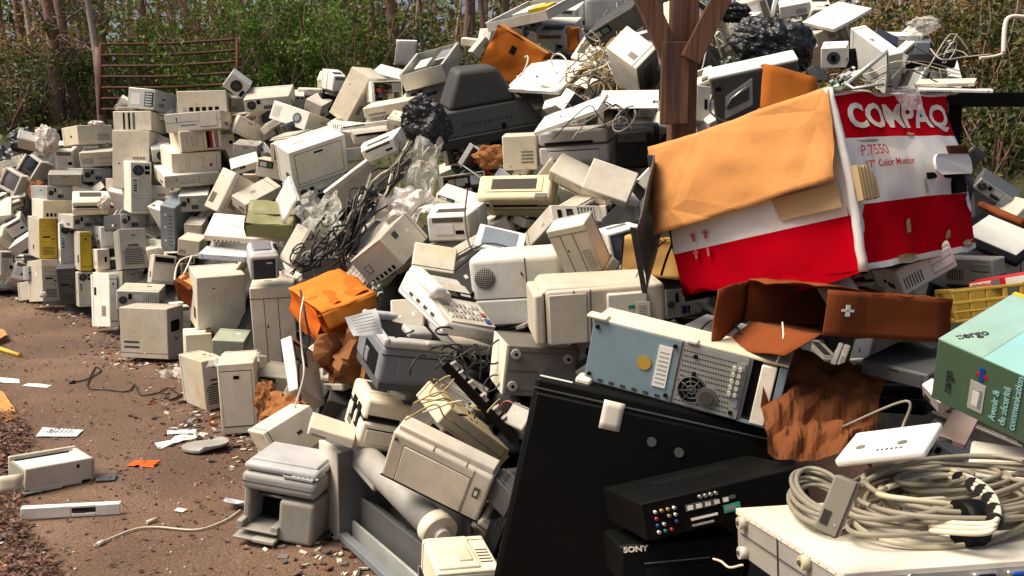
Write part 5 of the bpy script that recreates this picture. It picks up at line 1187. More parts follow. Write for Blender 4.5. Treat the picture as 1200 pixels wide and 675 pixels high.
{"kind":"case","cat":"computer tower","label":"tower lying with a square vent grille facing up in the middle of the heap","col":"beige","opt":{"st":"grille"},"loc":[0.242,4.333,1.128],"rot":[-0.49,0.025,0.395],"dims":[0.252,0.315,0.086]},
{"kind":"case","cat":"computer tower","label":"long beige tower lying diagonally above the vent grille tower","col":"tan","opt":{"st":"plain"},"loc":[0.371,4.797,1.354],"rot":[0.78,0.448,-0.284],"dims":[0.36,0.141,0.07]},
{"kind":"case","cat":"computer case","label":"thin cream case with a raised step lying on the diagonal tower","col":"tan","opt":{"st":"plain"},"loc":[0.45,4.346,1.363],"rot":[1.106,0.33,-0.226],"dims":[0.218,0.159,0.06]},
{"kind":"case","cat":"computer case","label":"flat white case lid left of the dark grey board","col":"white","opt":{"st":"plain"},"loc":[0.488,4.371,1.306],"rot":[0.496,0.166,0.44],"dims":[0.159,0.131,0.034]},
{"kind":"sheet","cat":"board","label":"dark grey board leaning between the wooden post and the carton","col":"dgrey","opt":{},"loc":[0.386,2.816,1.161],"rot":[0.13,0.578,1.328],"dims":[0.426,0.012,0.249]},
{"kind":"printer","cat":"printer","label":"silver grey printer with a pale centre door left of the black monitor","col":"silver","opt":{},"loc":[0.371,5.09,1.485],"rot":[0.172,-0.057,-0.321],"dims":[0.381,0.284,0.178]},
{"kind":"crtback","cat":"monitor","label":"black monitor back left of the wooden post","col":"black","opt":{},"loc":[0.604,4.622,1.439],"rot":[0.137,-0.041,-0.255],"dims":[0.221,0.206,0.21]},
{"kind":"open","cat":"computer case","label":"pale topped desktop case with its insides showing left of the wooden post","col":"pink","opt":{},"loc":[0.608,4.942,1.709],"rot":[0.371,0.001,-0.154],"dims":[0.299,0.3,0.092]},
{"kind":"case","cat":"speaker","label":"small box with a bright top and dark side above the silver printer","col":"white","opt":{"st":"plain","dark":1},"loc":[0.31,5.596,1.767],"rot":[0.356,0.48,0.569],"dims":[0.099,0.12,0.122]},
{"kind":"sheet","cat":"plastic cover","label":"curved white plastic cover arching over the silver printer","col":"white","name":"curved_cover","opt":{},"loc":[0.305,4.842,1.701],"rot":[0.501,-0.289,-0.536],"dims":[0.372,0.195,0.02]},
{"kind":"case","cat":"computer case","label":"beige case standing left of the silver printer","col":"tan","opt":{"st":"plain"},"loc":[0.054,5.187,1.442],"rot":[0.119,-0.039,-0.085],"dims":[0.184,0.202,0.184]},
{"kind":"bigtv","cat":"television","label":"large charcoal television lying on its face with its hump upward","col":"charcoal","opt":{},"loc":[-0.186,6.221,1.663],"rot":[0.245,-0.188,0.334],"dims":[0.747,0.355,0.494]},
{"kind":"box","cat":"cardboard box","label":"crushed orange brown carton with a dark square hole on the skyline","col":"browncard","opt":{},"loc":[-0.055,6.573,2.042],"rot":[0.235,0.546,-0.186],"dims":[0.374,0.133,0.309]},
{"kind":"sheet","cat":"metal sheet","label":"wide white panel lying flat above the charcoal television","col":"white","opt":{},"loc":[0.229,6.213,2.009],"rot":[0.518,0.082,-0.49],"dims":[0.379,0.45,0.031]},
{"kind":"sheet","cat":"plastic sheet","label":"pale green sheet at the end of the wide white panel","col":"mint","opt":{},"loc":[0.344,6.13,1.976],"rot":[0.505,0.331,-0.526],"dims":[0.092,0.255,0.01]},
{"kind":"tray","cat":"metal case","label":"long metal tray with a yellow strip inside at the top of the skyline","col":"lgrey","opt":{},"loc":[0.203,7.114,2.557],"rot":[0.424,-0.047,-0.76],"dims":[0.592,0.526,0.068]},
{"kind":"crtback","cat":"monitor","label":"large white monitor housing in the middle of the skyline","col":"white","opt":{},"loc":[0.366,7.363,2.351],"rot":[0.496,0.065,-0.482],"dims":[0.308,0.284,0.188]},
{"kind":"box","cat":"cardboard box","label":"small orange carton standing right of the white monitor housing","col":"browncard","opt":{},"loc":[0.435,6.869,2.264],"rot":[0.201,0.028,-0.093],"dims":[0.087,0.1,0.164]},
{"kind":"sheet","cat":"metal sheet","label":"tall white panel at the very top of the heap left of the post","col":"white","opt":{},"loc":[0.776,7.94,2.578],"rot":[0.458,-0.059,-0.005],"dims":[0.352,0.02,0.266]},
{"kind":"case","cat":"television","label":"dark grey slab like screen tilted on the skyline left of the wooden post","col":"charcoal","opt":{"st":"plain"},"loc":[0.694,5.745,2.258],"rot":[0.701,-0.274,-0.945],"dims":[0.426,0.216,0.129]},
{"kind":"crtback","cat":"monitor","label":"white monitor housing under the crushed orange carton at the right","col":"white","opt":{},"loc":[0.401,8.029,2.634],"rot":[0.342,0.045,-0.144],"dims":[0.369,0.303,0.155]},
{"kind":"case","cat":"computer case","label":"dark edged small case left of the crushed orange carton","col":"lgrey","opt":{"st":"plain"},"loc":[-0.223,7.425,2.337],"rot":[0.25,-0.866,0.224],"dims":[0.161,0.1,0.077]},
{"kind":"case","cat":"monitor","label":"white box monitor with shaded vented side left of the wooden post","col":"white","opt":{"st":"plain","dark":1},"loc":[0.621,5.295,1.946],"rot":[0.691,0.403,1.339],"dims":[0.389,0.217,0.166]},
{"kind":"greydev","cat":"printer","label":"dark grey office machine with a white lid and silver handle right of the post","col":"dgrey","opt":{},"loc":[1.081,4.189,1.686],"rot":[0.378,-0.197,-0.197],"dims":[0.367,0.144,0.214]},
{"kind":"sheet","cat":"cardboard sheet","label":"flat orange cardboard flap standing behind the red and white carton","col":"browncard","opt":{},"loc":[0.932,3.234,1.621],"rot":[-0.205,0.184,0.325],"dims":[0.219,0.006,0.158]},
{"kind":"case","cat":"computer case","label":"cream case end behind the wooden post","col":"tan","opt":{"st":"dot"},"loc":[0.849,4.526,1.644],"rot":[-0.116,0.08,0.396],"dims":[0.08,0.2,0.17]},
{"kind":"sheet","cat":"metal sheet","label":"large white cover on the right skyline with a bare metal edge","col":"white","opt":{},"loc":[2.142,6.361,2.412],"rot":[0.323,-0.489,0.287],"dims":[0.311,0.307,0.028]},
{"kind":"case","cat":"computer case","label":"grey beige case below the large white cover on the right skyline","col":"beige","opt":{"st":"plain"},"loc":[2.086,6.395,2.283],"rot":[0.326,-0.42,-0.231],"dims":[0.133,0.195,0.093]},
{"kind":"case","cat":"speaker","label":"small white box with a dark round emblem right of the big black bag","col":"white","opt":{"st":"emblem"},"loc":[1.861,5.534,2.03],"rot":[0.408,0.012,-0.425],"dims":[0.14,0.122,0.121]},
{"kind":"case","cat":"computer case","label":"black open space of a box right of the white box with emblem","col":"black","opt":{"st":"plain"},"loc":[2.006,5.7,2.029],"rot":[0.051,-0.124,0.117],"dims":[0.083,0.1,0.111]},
{"kind":"case","cat":"computer case","label":"tall white case corner standing behind the red and white carton","col":"lgrey","opt":{"st":"plain"},"loc":[2.101,5.56,1.955],"rot":[0.447,-0.195,0.028],"dims":[0.089,0.496,0.236]},
{"kind":"crtback","cat":"monitor","label":"white rounded housing above the big black bag","col":"white","opt":{},"loc":[1.542,6.418,2.359],"rot":[0.251,0.116,-0.397],"dims":[0.182,0.218,0.102]},
{"kind":"case","cat":"computer case","label":"pale case cut by the top edge of the photo above the big black bag","col":"white","opt":{"st":"plain"},"loc":[2.106,7.201,2.586],"rot":[0.429,-0.138,-0.282],"dims":[0.213,0.196,0.09]},
{"kind":"case","cat":"power supply","label":"small pale blue grey box among the scraps on the right skyline","col":"blue","opt":{"st":"plain"},"loc":[2.372,5.558,2.086],"rot":[0.266,0.056,-0.432],"dims":[0.082,0.101,0.086]},
{"kind":"case","cat":"plastic strip","label":"white slat lying across the scraps on the right skyline","col":"white","name":"plastic_bar","opt":{"st":"plain"},"loc":[2.291,5.635,2.189],"rot":[0.292,0.087,-0.398],"dims":[0.205,0.101,0.031]},
{"kind":"case","cat":"plastic strip","label":"longest pale slat at the right end of the heap top","col":"beige","name":"plastic_bar","opt":{"st":"plain"},"loc":[2.292,5.055,1.879],"rot":[0.297,0.028,-0.539],"dims":[0.283,0.106,0.02]},
{"kind":"case","cat":"plastic strip","label":"thin white slat just above the black beam","col":"white","name":"plastic_bar","opt":{"st":"plain"},"loc":[2.301,4.971,1.835],"rot":[0.174,0.046,-0.344],"dims":[0.354,0.079,0.015]},
{"kind":"case","cat":"electronic unit","label":"flat black player among the scraps on the right skyline","col":"black","opt":{"st":"plain"},"loc":[2.32,5.312,2.005],"rot":[0.25,0.041,-0.466],"dims":[0.248,0.205,0.046]},
{"kind":"case","cat":"electronic unit","label":"dark blue casing below the large white cover on the right","col":"navy","opt":{"st":"plain"},"loc":[2.153,5.57,2.168],"rot":[0.654,0.457,-0.117],"dims":[0.139,0.104,0.035]},
{"kind":"compaq","cat":"cardboard box","label":"big crushed red and white monitor carton with a long brown flap","col":"white","opt":{},"loc":[0.97,2.783,1.131],"rot":[-0.242,-0.032,0.704],"dims":[0.725,0.586,0.467]},
{"kind":"openbox","cat":"cardboard box","label":"flattened open brown carton under the red and white carton","col":"redcard","opt":{},"loc":[0.833,2.331,1.038],"rot":[-0.051,0.106,0.324],"dims":[0.369,0.318,0.106]},
{"kind":"lcd","cat":"screen","label":"black framed flat panel with a pale sheet right of the red and white carton","col":"black","opt":{},"loc":[1.577,3.043,1.213],"rot":[0.256,0.377,-0.727],"dims":[0.225,0.281,0.019]},
{"kind":"case","cat":"keyboard","label":"pale slab under the black framed flat panel","col":"lgrey","opt":{"st":"plain"},"loc":[1.592,3.151,1.189],"rot":[0.328,0.301,-0.413],"dims":[0.179,0.197,0.02]},
{"kind":"sheet","cat":"grating","label":"dark metal grating leaning behind the red and white carton","col":"dmetal","name":"metal_grating","opt":{},"loc":[1.553,3.358,1.389],"rot":[0.421,0.499,0.369],"dims":[0.072,0.01,0.152]},
{"kind":"case","cat":"drive unit","label":"dark long drive cage in the shade at the right edge","col":"dmetal","opt":{"st":"rear"},"loc":[1.845,3.618,1.346],"rot":[0.475,0.592,-0.311],"dims":[0.163,0.103,0.05]},
{"kind":"redbox","cat":"packaging box","label":"narrow red and white packaging box with red lettering at the right edge","col":"red","opt":{},"loc":[1.331,2.524,1.132],"rot":[0.063,-0.258,-0.834],"dims":[0.149,0.071,0.023]},
{"kind":"crate","cat":"crate","label":"yellow plastic crate frame between the brown carton and the green carton","col":"yellow3","opt":{},"loc":[1.25,2.463,1.047],"rot":[-0.149,-0.111,0.023],"dims":[0.191,0.1,0.087]},
{"kind":"case","cat":"disk drive","label":"dark flat drive with a pale edge, lower of the two left of the green carton","col":"dgrey","opt":{"st":"plain"},"loc":[0.979,2.249,0.95],"rot":[0.139,0.065,-0.89],"dims":[0.17,0.177,0.041]},
{"kind":"case","cat":"disk drive","label":"dark flat drive with a pale edge, upper of the two left of the green carton","col":"dgrey","opt":{"st":"plain"},"loc":[1.149,2.577,0.954],"rot":[-0.003,0.358,-0.85],"dims":[0.092,0.107,0.024]},
{"kind":"case","cat":"plastic cover","label":"white plastic edge poking out under the green carton","col":"white","opt":{"st":"plain"},"loc":[0.981,2.115,0.911],"rot":[0.647,0.568,-1.132],"dims":[0.062,0.028,0.054]},
{"kind":"case","cat":"keyboard","label":"reddish grey keyboard slab under the green carton","col":"pinkgrey","opt":{"st":"plain"},"loc":[1.052,2.153,0.829],"rot":[0.369,0.203,-0.621],"dims":[0.06,0.117,0.018]},
{"kind":"ergo","cat":"carton","label":"green and pale turquoise carton with dark lettering at the right edge","col":"greenbox","opt":{},"loc":[1.065,1.841,0.973],"rot":[0.305,0.251,-0.961],"dims":[0.316,0.263,0.144]},
{"kind":"psuchassis","cat":"computer case","label":"pale blue metal chassis with round fan hole and perforated end lying on the black television","col":"lblue","opt":{},"loc":[0.431,2.346,0.866],"rot":[0.063,0.187,-0.35],"dims":[0.485,0.131,0.162]},
{"kind":"blacktv","cat":"television","label":"big black television with a cream tape patch at its upper left","col":"black","opt":{},"loc":[0.261,2.343,0.329],"rot":[-0.09,0.197,-0.117],"dims":[0.618,0.209,0.542]},
{"kind":"receiver","cat":"audio receiver","label":"black audio receiver with rows of colored sockets at the bottom","col":"black","opt":{},"loc":[0.435,2.024,0.677],"rot":[-0.213,-0.14,0.228],"dims":[0.375,0.274,0.082]},
{"kind":"sony","cat":"audio player","label":"black audio player with white lettering below the receiver","col":"black","opt":{},"loc":[0.36,2.026,0.54],"rot":[-0.21,-0.061,0.095],"dims":[0.263,0.197,0.089]},
{"kind":"case","cat":"computer case","label":"wide white case top under the brown open carton","col":"white","opt":{"st":"plain"},"loc":[0.699,2.847,0.886],"rot":[0.05,0.16,-0.557],"dims":[0.354,0.328,0.045]},
{"kind":"whitecase","cat":"computer case","label":"white computer case at the bottom right corner with coiled cables on it","col":"white","opt":{},"loc":[0.642,1.475,0.776],"rot":[-0.134,-0.008,0.141],"dims":[0.408,0.406,0.082]},
{"kind":"router","cat":"network switch","label":"white network box with two round dark dots beside the coiled cable","col":"white","opt":{},"loc":[0.655,1.575,0.965],"rot":[0.177,-0.31,-0.695],"dims":[0.154,0.124,0.016]},
{"kind":"case","cat":"cable adapter","label":"grey green adapter block hanging off the coiled cable","col":"adapter","opt":{"st":"plain"},"loc":[0.43,1.23,0.952],"rot":[-0.292,0.262,-0.565],"dims":[0.032,0.032,0.081]},
{"kind":"case","cat":"computer case","label":"beige case behind the coiled cable at the right edge","col":"beige","opt":{"st":"plain"},"loc":[0.992,1.829,0.806],"rot":[0.53,0.013,-0.524],"dims":[0.127,0.095,0.077]},
{"kind":"openprinter","cat":"printer","label":"gutted beige printer lying alone on the ground at the left","col":"tan","opt":{},"loc":[-2.132,4.201,0.007],"rot":[0.009,0.036,0.765],"dims":[0.302,0.248,0.112]},
{"kind":"faceplate","cat":"plastic faceplate","label":"long white faceplate with an oblong hole lying on the ground","col":"white","opt":{},"loc":[-1.835,3.761,0.005],"rot":[0.079,0.018,0.201],"dims":[0.385,0.03,0.05]},
{"kind":"case","cat":"drive tray","label":"small dark metal plate touching the gutted printer","col":"dmetal","opt":{"st":"plain"},"loc":[-1.893,4.23,0.006],"rot":[0.085,0.064,0.267],"dims":[0.083,0.079,0.01]}]''')
MOUND = json.loads(r'''{"xs":[-8.4,0.2,66],"ys":[0.9,0.2,68],"h":[[-10,-10,-10,-10,-10,-10,-10,-10,-10,-10,-10,-10,-10,-10,-10,-10,-10,-10,-10,-10,-10,-10,-10,-10,-10,-10,-10,-10,-10,-10,-10,-10,-10,-10,-10,-10,-10,-10,-10,-10,-10,-10,-10,-10,-10,-10,-10,-10,-10,-10,-10,-10,-10,-10,-10,-10,-10,-10,-10,-10,-10,-10,-10,-10,-10,-10],
[-10,-10,-10,-10,-10,-10,-10,-10,-10,-10,-10,-10,-10,-10,-10,-10,-10,-10,-10,-10,-10,-10,-10,-10,-10,-10,-10,-10,-10,-10,-10,-10,-10,-10,-10,-10,-10,-10,-10,-10,-10,-10,-10,-10,-10,-10,-10,-10,-10,-10,-10,-10,-10,-10,-10,-10,-10,-10,-10,-10,-10,-10,-10,-10,-10,-10],
[-10,-10,-10,-10,-10,-10,-10,-10,-10,-10,-10,-10,-10,-10,-10,-10,-10,-10,-10,-10,-10,-10,-10,-10,-10,-10,-10,-10,-10,-10,-10,-10,-10,-10,-10,-10,-10,-10,-10,-10,-10,-10,-10,-10,-10,-10,-10,-10,-10,-10,-10,-10,-10,-10,-10,-10,-10,-10,-10,-10,-10,-10,-10,-10,-10,-10],
[-10,-10,-10,-10,-10,-10,-10,-10,-10,-10,-10,-10,-10,-10,-10,-10,-10,-10,-10,-10,-10,-10,-10,-10,-10,-10,-10,-10,-10,-10,-10,-10,-10,-10,-10,-10,-10,-10,-10,-10,-10,-10,-10,-10,-10,15,15,15,15,15,15,15,15,15,15,15,15,15,15,15,15,15,15,15,15,15],
[-10,-10,-10,-10,-10,-10,-10,-10,-10,-10,-10,-10,-10,-10,-10,-10,-10,-10,-10,-10,-10,-10,-10,-10,-10,-10,-10,-10,-10,-10,-10,-10,-10,-10,-10,-10,-10,-10,-10,-10,-10,-10,-10,-10,-10,15,36,35,35,35,35,35,35,35,35,35,35,35,35,35,35,35,35,35,35,35],
[-10,-10,-10,-10,-10,-10,-10,-10,-10,-10,-10,-10,-10,-10,-10,-10,-10,-10,-10,-10,-10,-10,-10,-10,-10,-10,-10,-10,-10,-10,-10,-10,-10,-10,-10,-10,-10,-10,-10,-10,-10,-10,-10,-10,-10,12,35,33,31,31,31,31,31,31,31,31,31,31,31,31,31,31,31,31,31,31],
[-10,-10,-10,-10,-10,-10,-10,-10,-10,-10,-10,-10,-10,-10,-10,-10,-10,-10,-10,-10,-10,-10,-10,-10,-10,-10,-10,-10,-10,-10,-10,-10,-10,-10,-10,-10,-10,-10,-10,-10,-10,-10,-10,-10,9,12,11,30,28,28,28,28,28,28,28,28,28,28,28,28,28,28,28,28,28,28],
[-10,-10,-10,-10,-10,-10,-10,-10,-10,-10,-10,-10,-10,-10,-10,-10,-10,-10,-10,-10,-10,-10,-10,-10,-10,-10,-10,-10,-10,-10,-10,-10,-10,-10,-10,-10,-10,-10,-10,-10,-10,-10,-10,-10,11,-10,9,28,25,24,24,24,24,24,24,24,24,24,24,24,24,24,24,24,24,24],
[-10,-10,-10,-10,-10,-10,-10,-10,-10,-10,-10,-10,-10,-10,-10,-10,-10,-10,-10,-10,-10,-10,-10,-10,-10,-10,-10,-10,-10,-10,-10,-10,-10,-10,-10,-10,-10,-10,-10,-10,-10,-10,8,15,19,19,10,24,22,20,20,20,20,20,20,20,20,20,20,20,20,20,20,20,20,20],
[-10,-10,-10,-10,-10,-10,-10,-10,-10,-10,-10,-10,-10,-10,-10,-10,-10,-10,-10,-10,-10,-10,-10,-10,-10,-10,-10,-10,-10,-10,-10,-10,-10,-10,-10,-10,-10,-10,-10,-10,-10,-10,8,31,43,36,23,21,20,18,15,15,15,15,15,15,15,15,15,15,15,15,15,15,15,15],
[-10,-10,-10,-10,-10,-10,-10,-10,-10,-10,-10,-10,-10,-10,-10,-10,-10,-10,-10,-10,-10,-10,-10,-10,-10,-10,-10,-10,-10,-10,-10,-10,-10,-10,-10,-10,-10,-10,-10,-10,-10,-1,6,29,43,36,30,15,15,15,12,11,11,11,11,11,11,11,11,11,11,11,11,11,11,11],
[-10,-10,-10,-10,-10,-10,-10,-10,-10,-10,-10,-10,-10,-10,-10,-10,-10,-10,-10,-10,-10,-10,-10,-10,-10,-10,-10,-10,-10,-10,-10,-10,-10,-10,-10,-10,-10,-10,-10,-10,-10,-1,14,28,40,44,49,15,11,12,10,8,8,8,8,8,8,8,8,8,8,8,8,8,8,8],
[-10,-10,-10,-10,-10,-10,-10,-10,-10,-10,-10,-10,-10,-10,-10,-10,-10,-10,-10,-10,-10,-10,-10,-10,-10,-10,-10,-10,-10,-10,-10,-10,-10,-10,-10,-10,-10,-10,-10,-10,8,9,12,26,44,44,46,11,10,8,8,5,4,4,4,4,4,4,4,4,4,4,4,4,4,4],
[-10,-10,-10,-10,-10,-10,-10,-10,-10,-10,-10,-10,-10,-10,-10,-10,-10,-10,-10,-10,-10,-10,-10,-10,-10,-10,-10,-10,-10,-10,-10,-10,-10,-10,-10,-10,-10,-10,-10,-10,6,26,29,34,44,43,46,10,4,5,5,2,-4,-4,-4,-4,-4,-4,-4,-4,-4,-4,-4,-4,-4,-4],
[-10,-10,-10,-10,-10,-10,-10,-10,-10,-10,-10,-10,-10,-10,-10,-10,-10,-10,-10,-10,-10,-10,-10,-10,-10,-10,-10,-10,-10,-10,-10,-10,-10,-10,-10,-10,-10,-10,-10,5,5,26,35,44,46,59,46,48,4,1,1,-4,-5,-10,-10,-10,-10,-10,-10,-10,-10,-10,-10,-10,-10,-10],
[-10,-10,-10,-10,-10,-10,-10,-10,-10,-10,-10,-10,-10,-10,-10,-10,-10,-10,-10,-10,-10,-10,-10,-10,-10,-10,-10,-10,-10,-10,-10,-10,-10,-10,-10,-10,-10,-10,4,8,29,32,35,43,49,60,74,43,-1,-2,-5,-5,-10,28,28,28,28,28,28,28,28,28,28,28,28,28],
[-10,-10,-10,-10,-10,-10,-10,-10,-10,-10,-10,-10,-10,-10,-10,-10,-10,-10,-10,-10,-10,-10,-10,-10,-10,-10,-10,-10,-10,-10,-10,-10,-10,-10,-10,-10,-10,0,4,29,36,43,45,49,52,60,75,43,-2,-10,-10,-10,-10,26,62,62,62,62,62,62,62,62,62,62,62,62],
[-10,-10,-10,-10,-10,-10,-10,-10,-10,-10,-10,-10,-10,-10,-10,-10,-10,-10,-10,-10,-10,-10,-10,-10,-10,-10,-10,-10,-10,-10,-10,-10,-10,-10,-10,-10,-5,1,16,29,43,48,50,55,58,64,69,43,43,-10,-10,-10,-10,30,26,62,62,62,62,62,62,62,62,62,62,62],
[-10,-10,-10,-10,-10,-10,-10,-10,-10,-10,-10,-10,-10,-10,-10,-10,-10,-10,-10,-10,-10,-10,-10,-10,-10,-10,-10,-10,-10,-10,-10,-10,-10,-10,-10,-10,-2,6,26,32,43,48,52,57,60,59,70,85,43,-10,-10,-10,-10,-10,28,62,62,62,62,62,62,62,62,62,62,62],
[-10,-10,-10,-10,-10,-10,-10,-10,-10,-10,-10,-10,-10,-10,-10,-10,-10,-10,-10,-10,-10,-10,-10,-10,-10,-10,-10,-10,-10,-10,-10,-10,-10,-10,-10,-10,-2,14,28,41,46,49,52,58,60,70,70,88,43,-10,-10,-4,39,39,30,62,62,62,62,62,62,62,62,62,62,62],
[-10,-10,-10,-10,-10,-10,-10,-10,-10,-10,-10,-10,-10,-10,-10,-10,-10,-10,-10,-10,-10,-10,-10,-10,-10,-10,-10,-10,-10,-10,-10,-10,-10,-10,-10,-10,-2,24,36,49,46,55,54,58,64,71,84,88,44,-5,-10,-10,-4,40,69,64,62,62,62,62,62,62,62,62,62,62],
[-10,-10,-10,-10,-10,-10,-10,-10,-10,-10,-10,-10,-10,-10,-10,-10,-10,-10,-10,-10,-10,-10,-10,-10,-10,-10,-10,-10,-10,-10,-10,-10,-10,-10,-5,-10,-2,24,46,54,55,55,56,62,66,78,86,92,49,45,-10,-10,-10,40,46,66,62,62,62,62,62,62,62,62,62,62],
[-10,-10,-10,-10,-10,-10,-10,-10,-10,-10,-10,-10,-10,-10,-10,-10,-10,-10,-10,-10,-10,-10,-10,-10,-10,-10,-10,-10,-10,-10,-10,-10,-10,-10,4,1,5,25,46,54,59,61,68,71,76,82,90,95,98,45,-10,-10,-10,-4,44,69,62,61,61,61,61,61,61,61,61,61],
[-10,-10,-10,-10,-10,-10,-10,-10,-10,-10,-10,-10,-10,-10,-10,-10,-10,-10,-10,-10,-10,-10,-10,-10,-10,-10,-10,-10,-10,-10,-10,-10,-10,-10,3,12,29,36,48,52,57,65,73,81,85,88,92,98,99,45,-10,-10,-10,-10,46,75,65,60,60,60,60,60,60,60,60,60],
[-10,-10,-10,-10,-10,-10,-10,-10,-10,-10,-10,-10,-10,-10,-10,-10,-10,-10,-10,-10,-10,-10,-10,-10,-10,-10,-10,-10,-10,-10,-10,-10,-10,1,1,24,29,50,50,51,59,66,74,81,85,96,102,100,100,45,46,-10,-10,-10,49,48,68,62,60,60,60,60,60,60,60,60],
[-10,-10,-10,-10,-10,-10,-10,-10,-10,-10,-10,-10,-10,-10,-10,-10,-10,-10,-10,-10,-10,-10,-10,-10,-10,-10,-10,-10,-10,-10,-10,-10,1,1,30,29,41,50,50,51,57,68,75,81,89,98,119,109,101,100,48,-10,-10,-10,-10,50,73,65,60,60,60,60,60,59,53,53],
[-10,-10,-10,-10,-10,-10,-10,-10,-10,-10,-10,-10,-10,-10,-10,-10,-10,-10,-10,-10,-10,-10,-10,-10,-10,-10,-10,-10,-10,-10,-10,-10,0,12,30,46,44,46,49,50,57,70,75,82,89,106,120,118,104,101,48,-10,-10,-10,-10,51,89,68,62,60,60,60,57,51,44,38],
[-10,-10,-10,-10,-10,-10,-10,-10,-10,-10,-10,-10,-10,-10,-10,-10,-10,-10,-10,-10,-10,-10,-10,-10,-10,-10,-10,-10,-10,-10,-10,1,3,12,35,46,43,45,50,50,57,86,91,81,90,106,126,121,119,104,48,49,-10,-10,-10,52,94,73,65,60,60,54,49,39,28,22],
[-10,-10,-10,-10,-10,-10,-10,-10,-10,-10,-10,-10,-10,-10,-10,-10,-10,-10,-10,-10,-10,-10,-10,-10,-10,-10,-10,-10,-10,-10,-10,3,14,34,38,45,44,45,49,50,57,86,96,94,94,109,126,130,120,106,105,49,-10,-10,-10,52,98,85,68,61,52,46,35,23,12,6],
[-10,-10,-10,-10,-10,-10,-10,-10,-10,-10,-10,-10,-10,-10,-10,-10,-10,-10,-10,-10,-10,-10,-10,-10,-10,-10,-10,-10,-10,-10,-10,12,25,36,61,44,48,46,49,52,57,88,111,108,106,112,123,130,121,108,106,49,-10,-10,-10,54,104,90,68,55,42,31,19,7,-4,-10],
[-10,-10,-10,-10,-10,-10,-10,-10,-10,-10,-10,-10,-10,-10,-10,-10,-10,-10,-10,-10,-10,-10,-10,-10,-10,-10,-10,-10,-10,-10,1,20,44,46,45,43,61,45,49,54,60,88,115,110,108,114,124,131,124,111,108,49,50,-10,-10,55,50,74,56,40,26,15,3,-9,-15,-15],
[-10,-10,-10,-10,-10,-10,-10,-10,-10,-10,-10,-10,-10,-10,-10,-10,-10,-10,-10,-10,-10,-10,-10,-10,-10,-10,-10,-10,-10,0,11,39,57,55,44,41,61,46,49,52,60,89,115,110,109,114,124,133,126,123,108,108,50,46,-10,-10,42,58,40,24,10,-1,-13,-15,-15,-15],
[-10,-10,-10,-10,-10,-10,-10,-10,-10,-10,-10,-10,-10,-10,-10,-10,-10,-10,-10,-10,-10,-10,-10,-10,-10,-10,-10,4,4,9,24,51,65,55,43,40,45,45,48,51,60,89,119,112,111,115,125,133,138,123,109,109,108,48,52,43,34,42,24,8,-6,-15,-15,-15,-15,-15],
[-10,-10,-10,-10,-10,-10,-10,-10,-10,-10,-10,-10,-10,-10,-10,-10,-10,-10,-10,-10,-10,-10,-10,-10,-10,-10,-10,3,15,24,38,52,69,62,43,40,43,46,46,51,61,90,121,119,119,118,125,135,139,125,111,110,106,97,81,63,44,26,8,-8,-15,-15,-15,-15,-15,-15],
[-10,-10,-10,-10,-10,-10,-10,-10,-10,-10,-10,-10,-10,-10,-10,-10,-10,-10,-10,-10,-10,-10,-10,-10,-10,-10,5,5,19,24,48,58,59,62,41,44,43,45,46,51,61,95,123,133,126,123,128,135,137,126,124,107,98,83,65,47,28,10,-8,-15,-15,-15,-15,-15,-15,-15],
[-10,-10,-10,-10,-10,-10,-10,-10,-10,-10,-10,-10,-10,-10,-10,-10,-10,-10,-10,-10,-10,-10,-10,-10,-10,-10,5,20,25,30,50,68,64,41,39,69,44,45,46,52,62,96,128,135,126,124,128,134,129,120,110,99,85,67,49,31,12,-6,-15,-15,-15,-15,-15,-15,-15,-15],
[-10,-10,-10,-10,-10,-10,-10,-10,-10,-10,-10,-10,-10,-10,-10,-10,-10,-10,-10,-10,-10,-10,-10,-10,-10,-2,5,26,31,36,56,71,69,41,38,71,43,44,45,52,91,99,129,135,133,133,131,125,114,104,94,83,69,51,33,15,-4,-15,-15,-15,-15,-15,-15,-15,-15,-15],
[-10,-10,-10,-10,-10,-10,-10,-10,-10,-10,-10,-10,-10,-10,-10,-10,-10,-10,-10,-10,-10,-10,-10,-10,-10,16,22,26,40,52,61,78,69,39,36,71,43,44,45,52,91,126,131,138,135,129,119,109,98,88,78,67,53,35,17,-1,-15,-15,-15,-15,-15,-15,-15,-15,-15,-15],
[-10,-10,-10,-10,-10,-10,-10,-10,-10,-10,-10,-10,-10,-10,-10,-10,-10,-10,-10,-10,-10,-10,-10,-10,8,16,44,45,46,58,73,64,68,38,35,74,43,45,45,52,92,126,134,132,124,114,103,93,82,72,62,51,37,19,1,-15,-15,-15,-15,-15,-15,-15,-15,-15,-15,-15],
[-10,-10,-10,-10,-10,-10,-10,-10,-10,-10,-10,-10,-10,-10,-10,-10,-10,-10,-10,-10,-10,-10,-10,5,20,32,56,79,81,73,81,73,39,36,36,40,43,45,45,54,92,129,127,118,108,98,87,77,66,56,46,35,21,3,-15,-15,-15,-15,-15,-15,-15,-15,-15,-15,-15,-15],
[-10,-10,-10,-10,-10,-10,-10,-10,-10,-10,-10,-10,-10,-10,-10,-10,-10,-10,-10,-10,-10,-10,-10,10,60,62,62,89,96,94,95,74,39,35,40,40,41,45,46,54,95,121,113,102,92,82,71,61,50,40,30,19,5,-13,-15,-15,-15,-15,-15,-15,-15,-15,-15,-15,-15,-15],
[-10,-10,-10,-10,-10,-10,-10,-10,-10,-10,-10,-10,-10,-10,-10,-10,-10,-10,-10,-10,-10,-10,4,34,69,95,90,96,105,109,105,74,38,35,74,40,41,45,45,55,95,107,97,86,76,66,55,45,34,24,14,3,-11,-15,-15,-15,-15,-15,-15,-15,-15,-15,-15,-15,-15,-15],
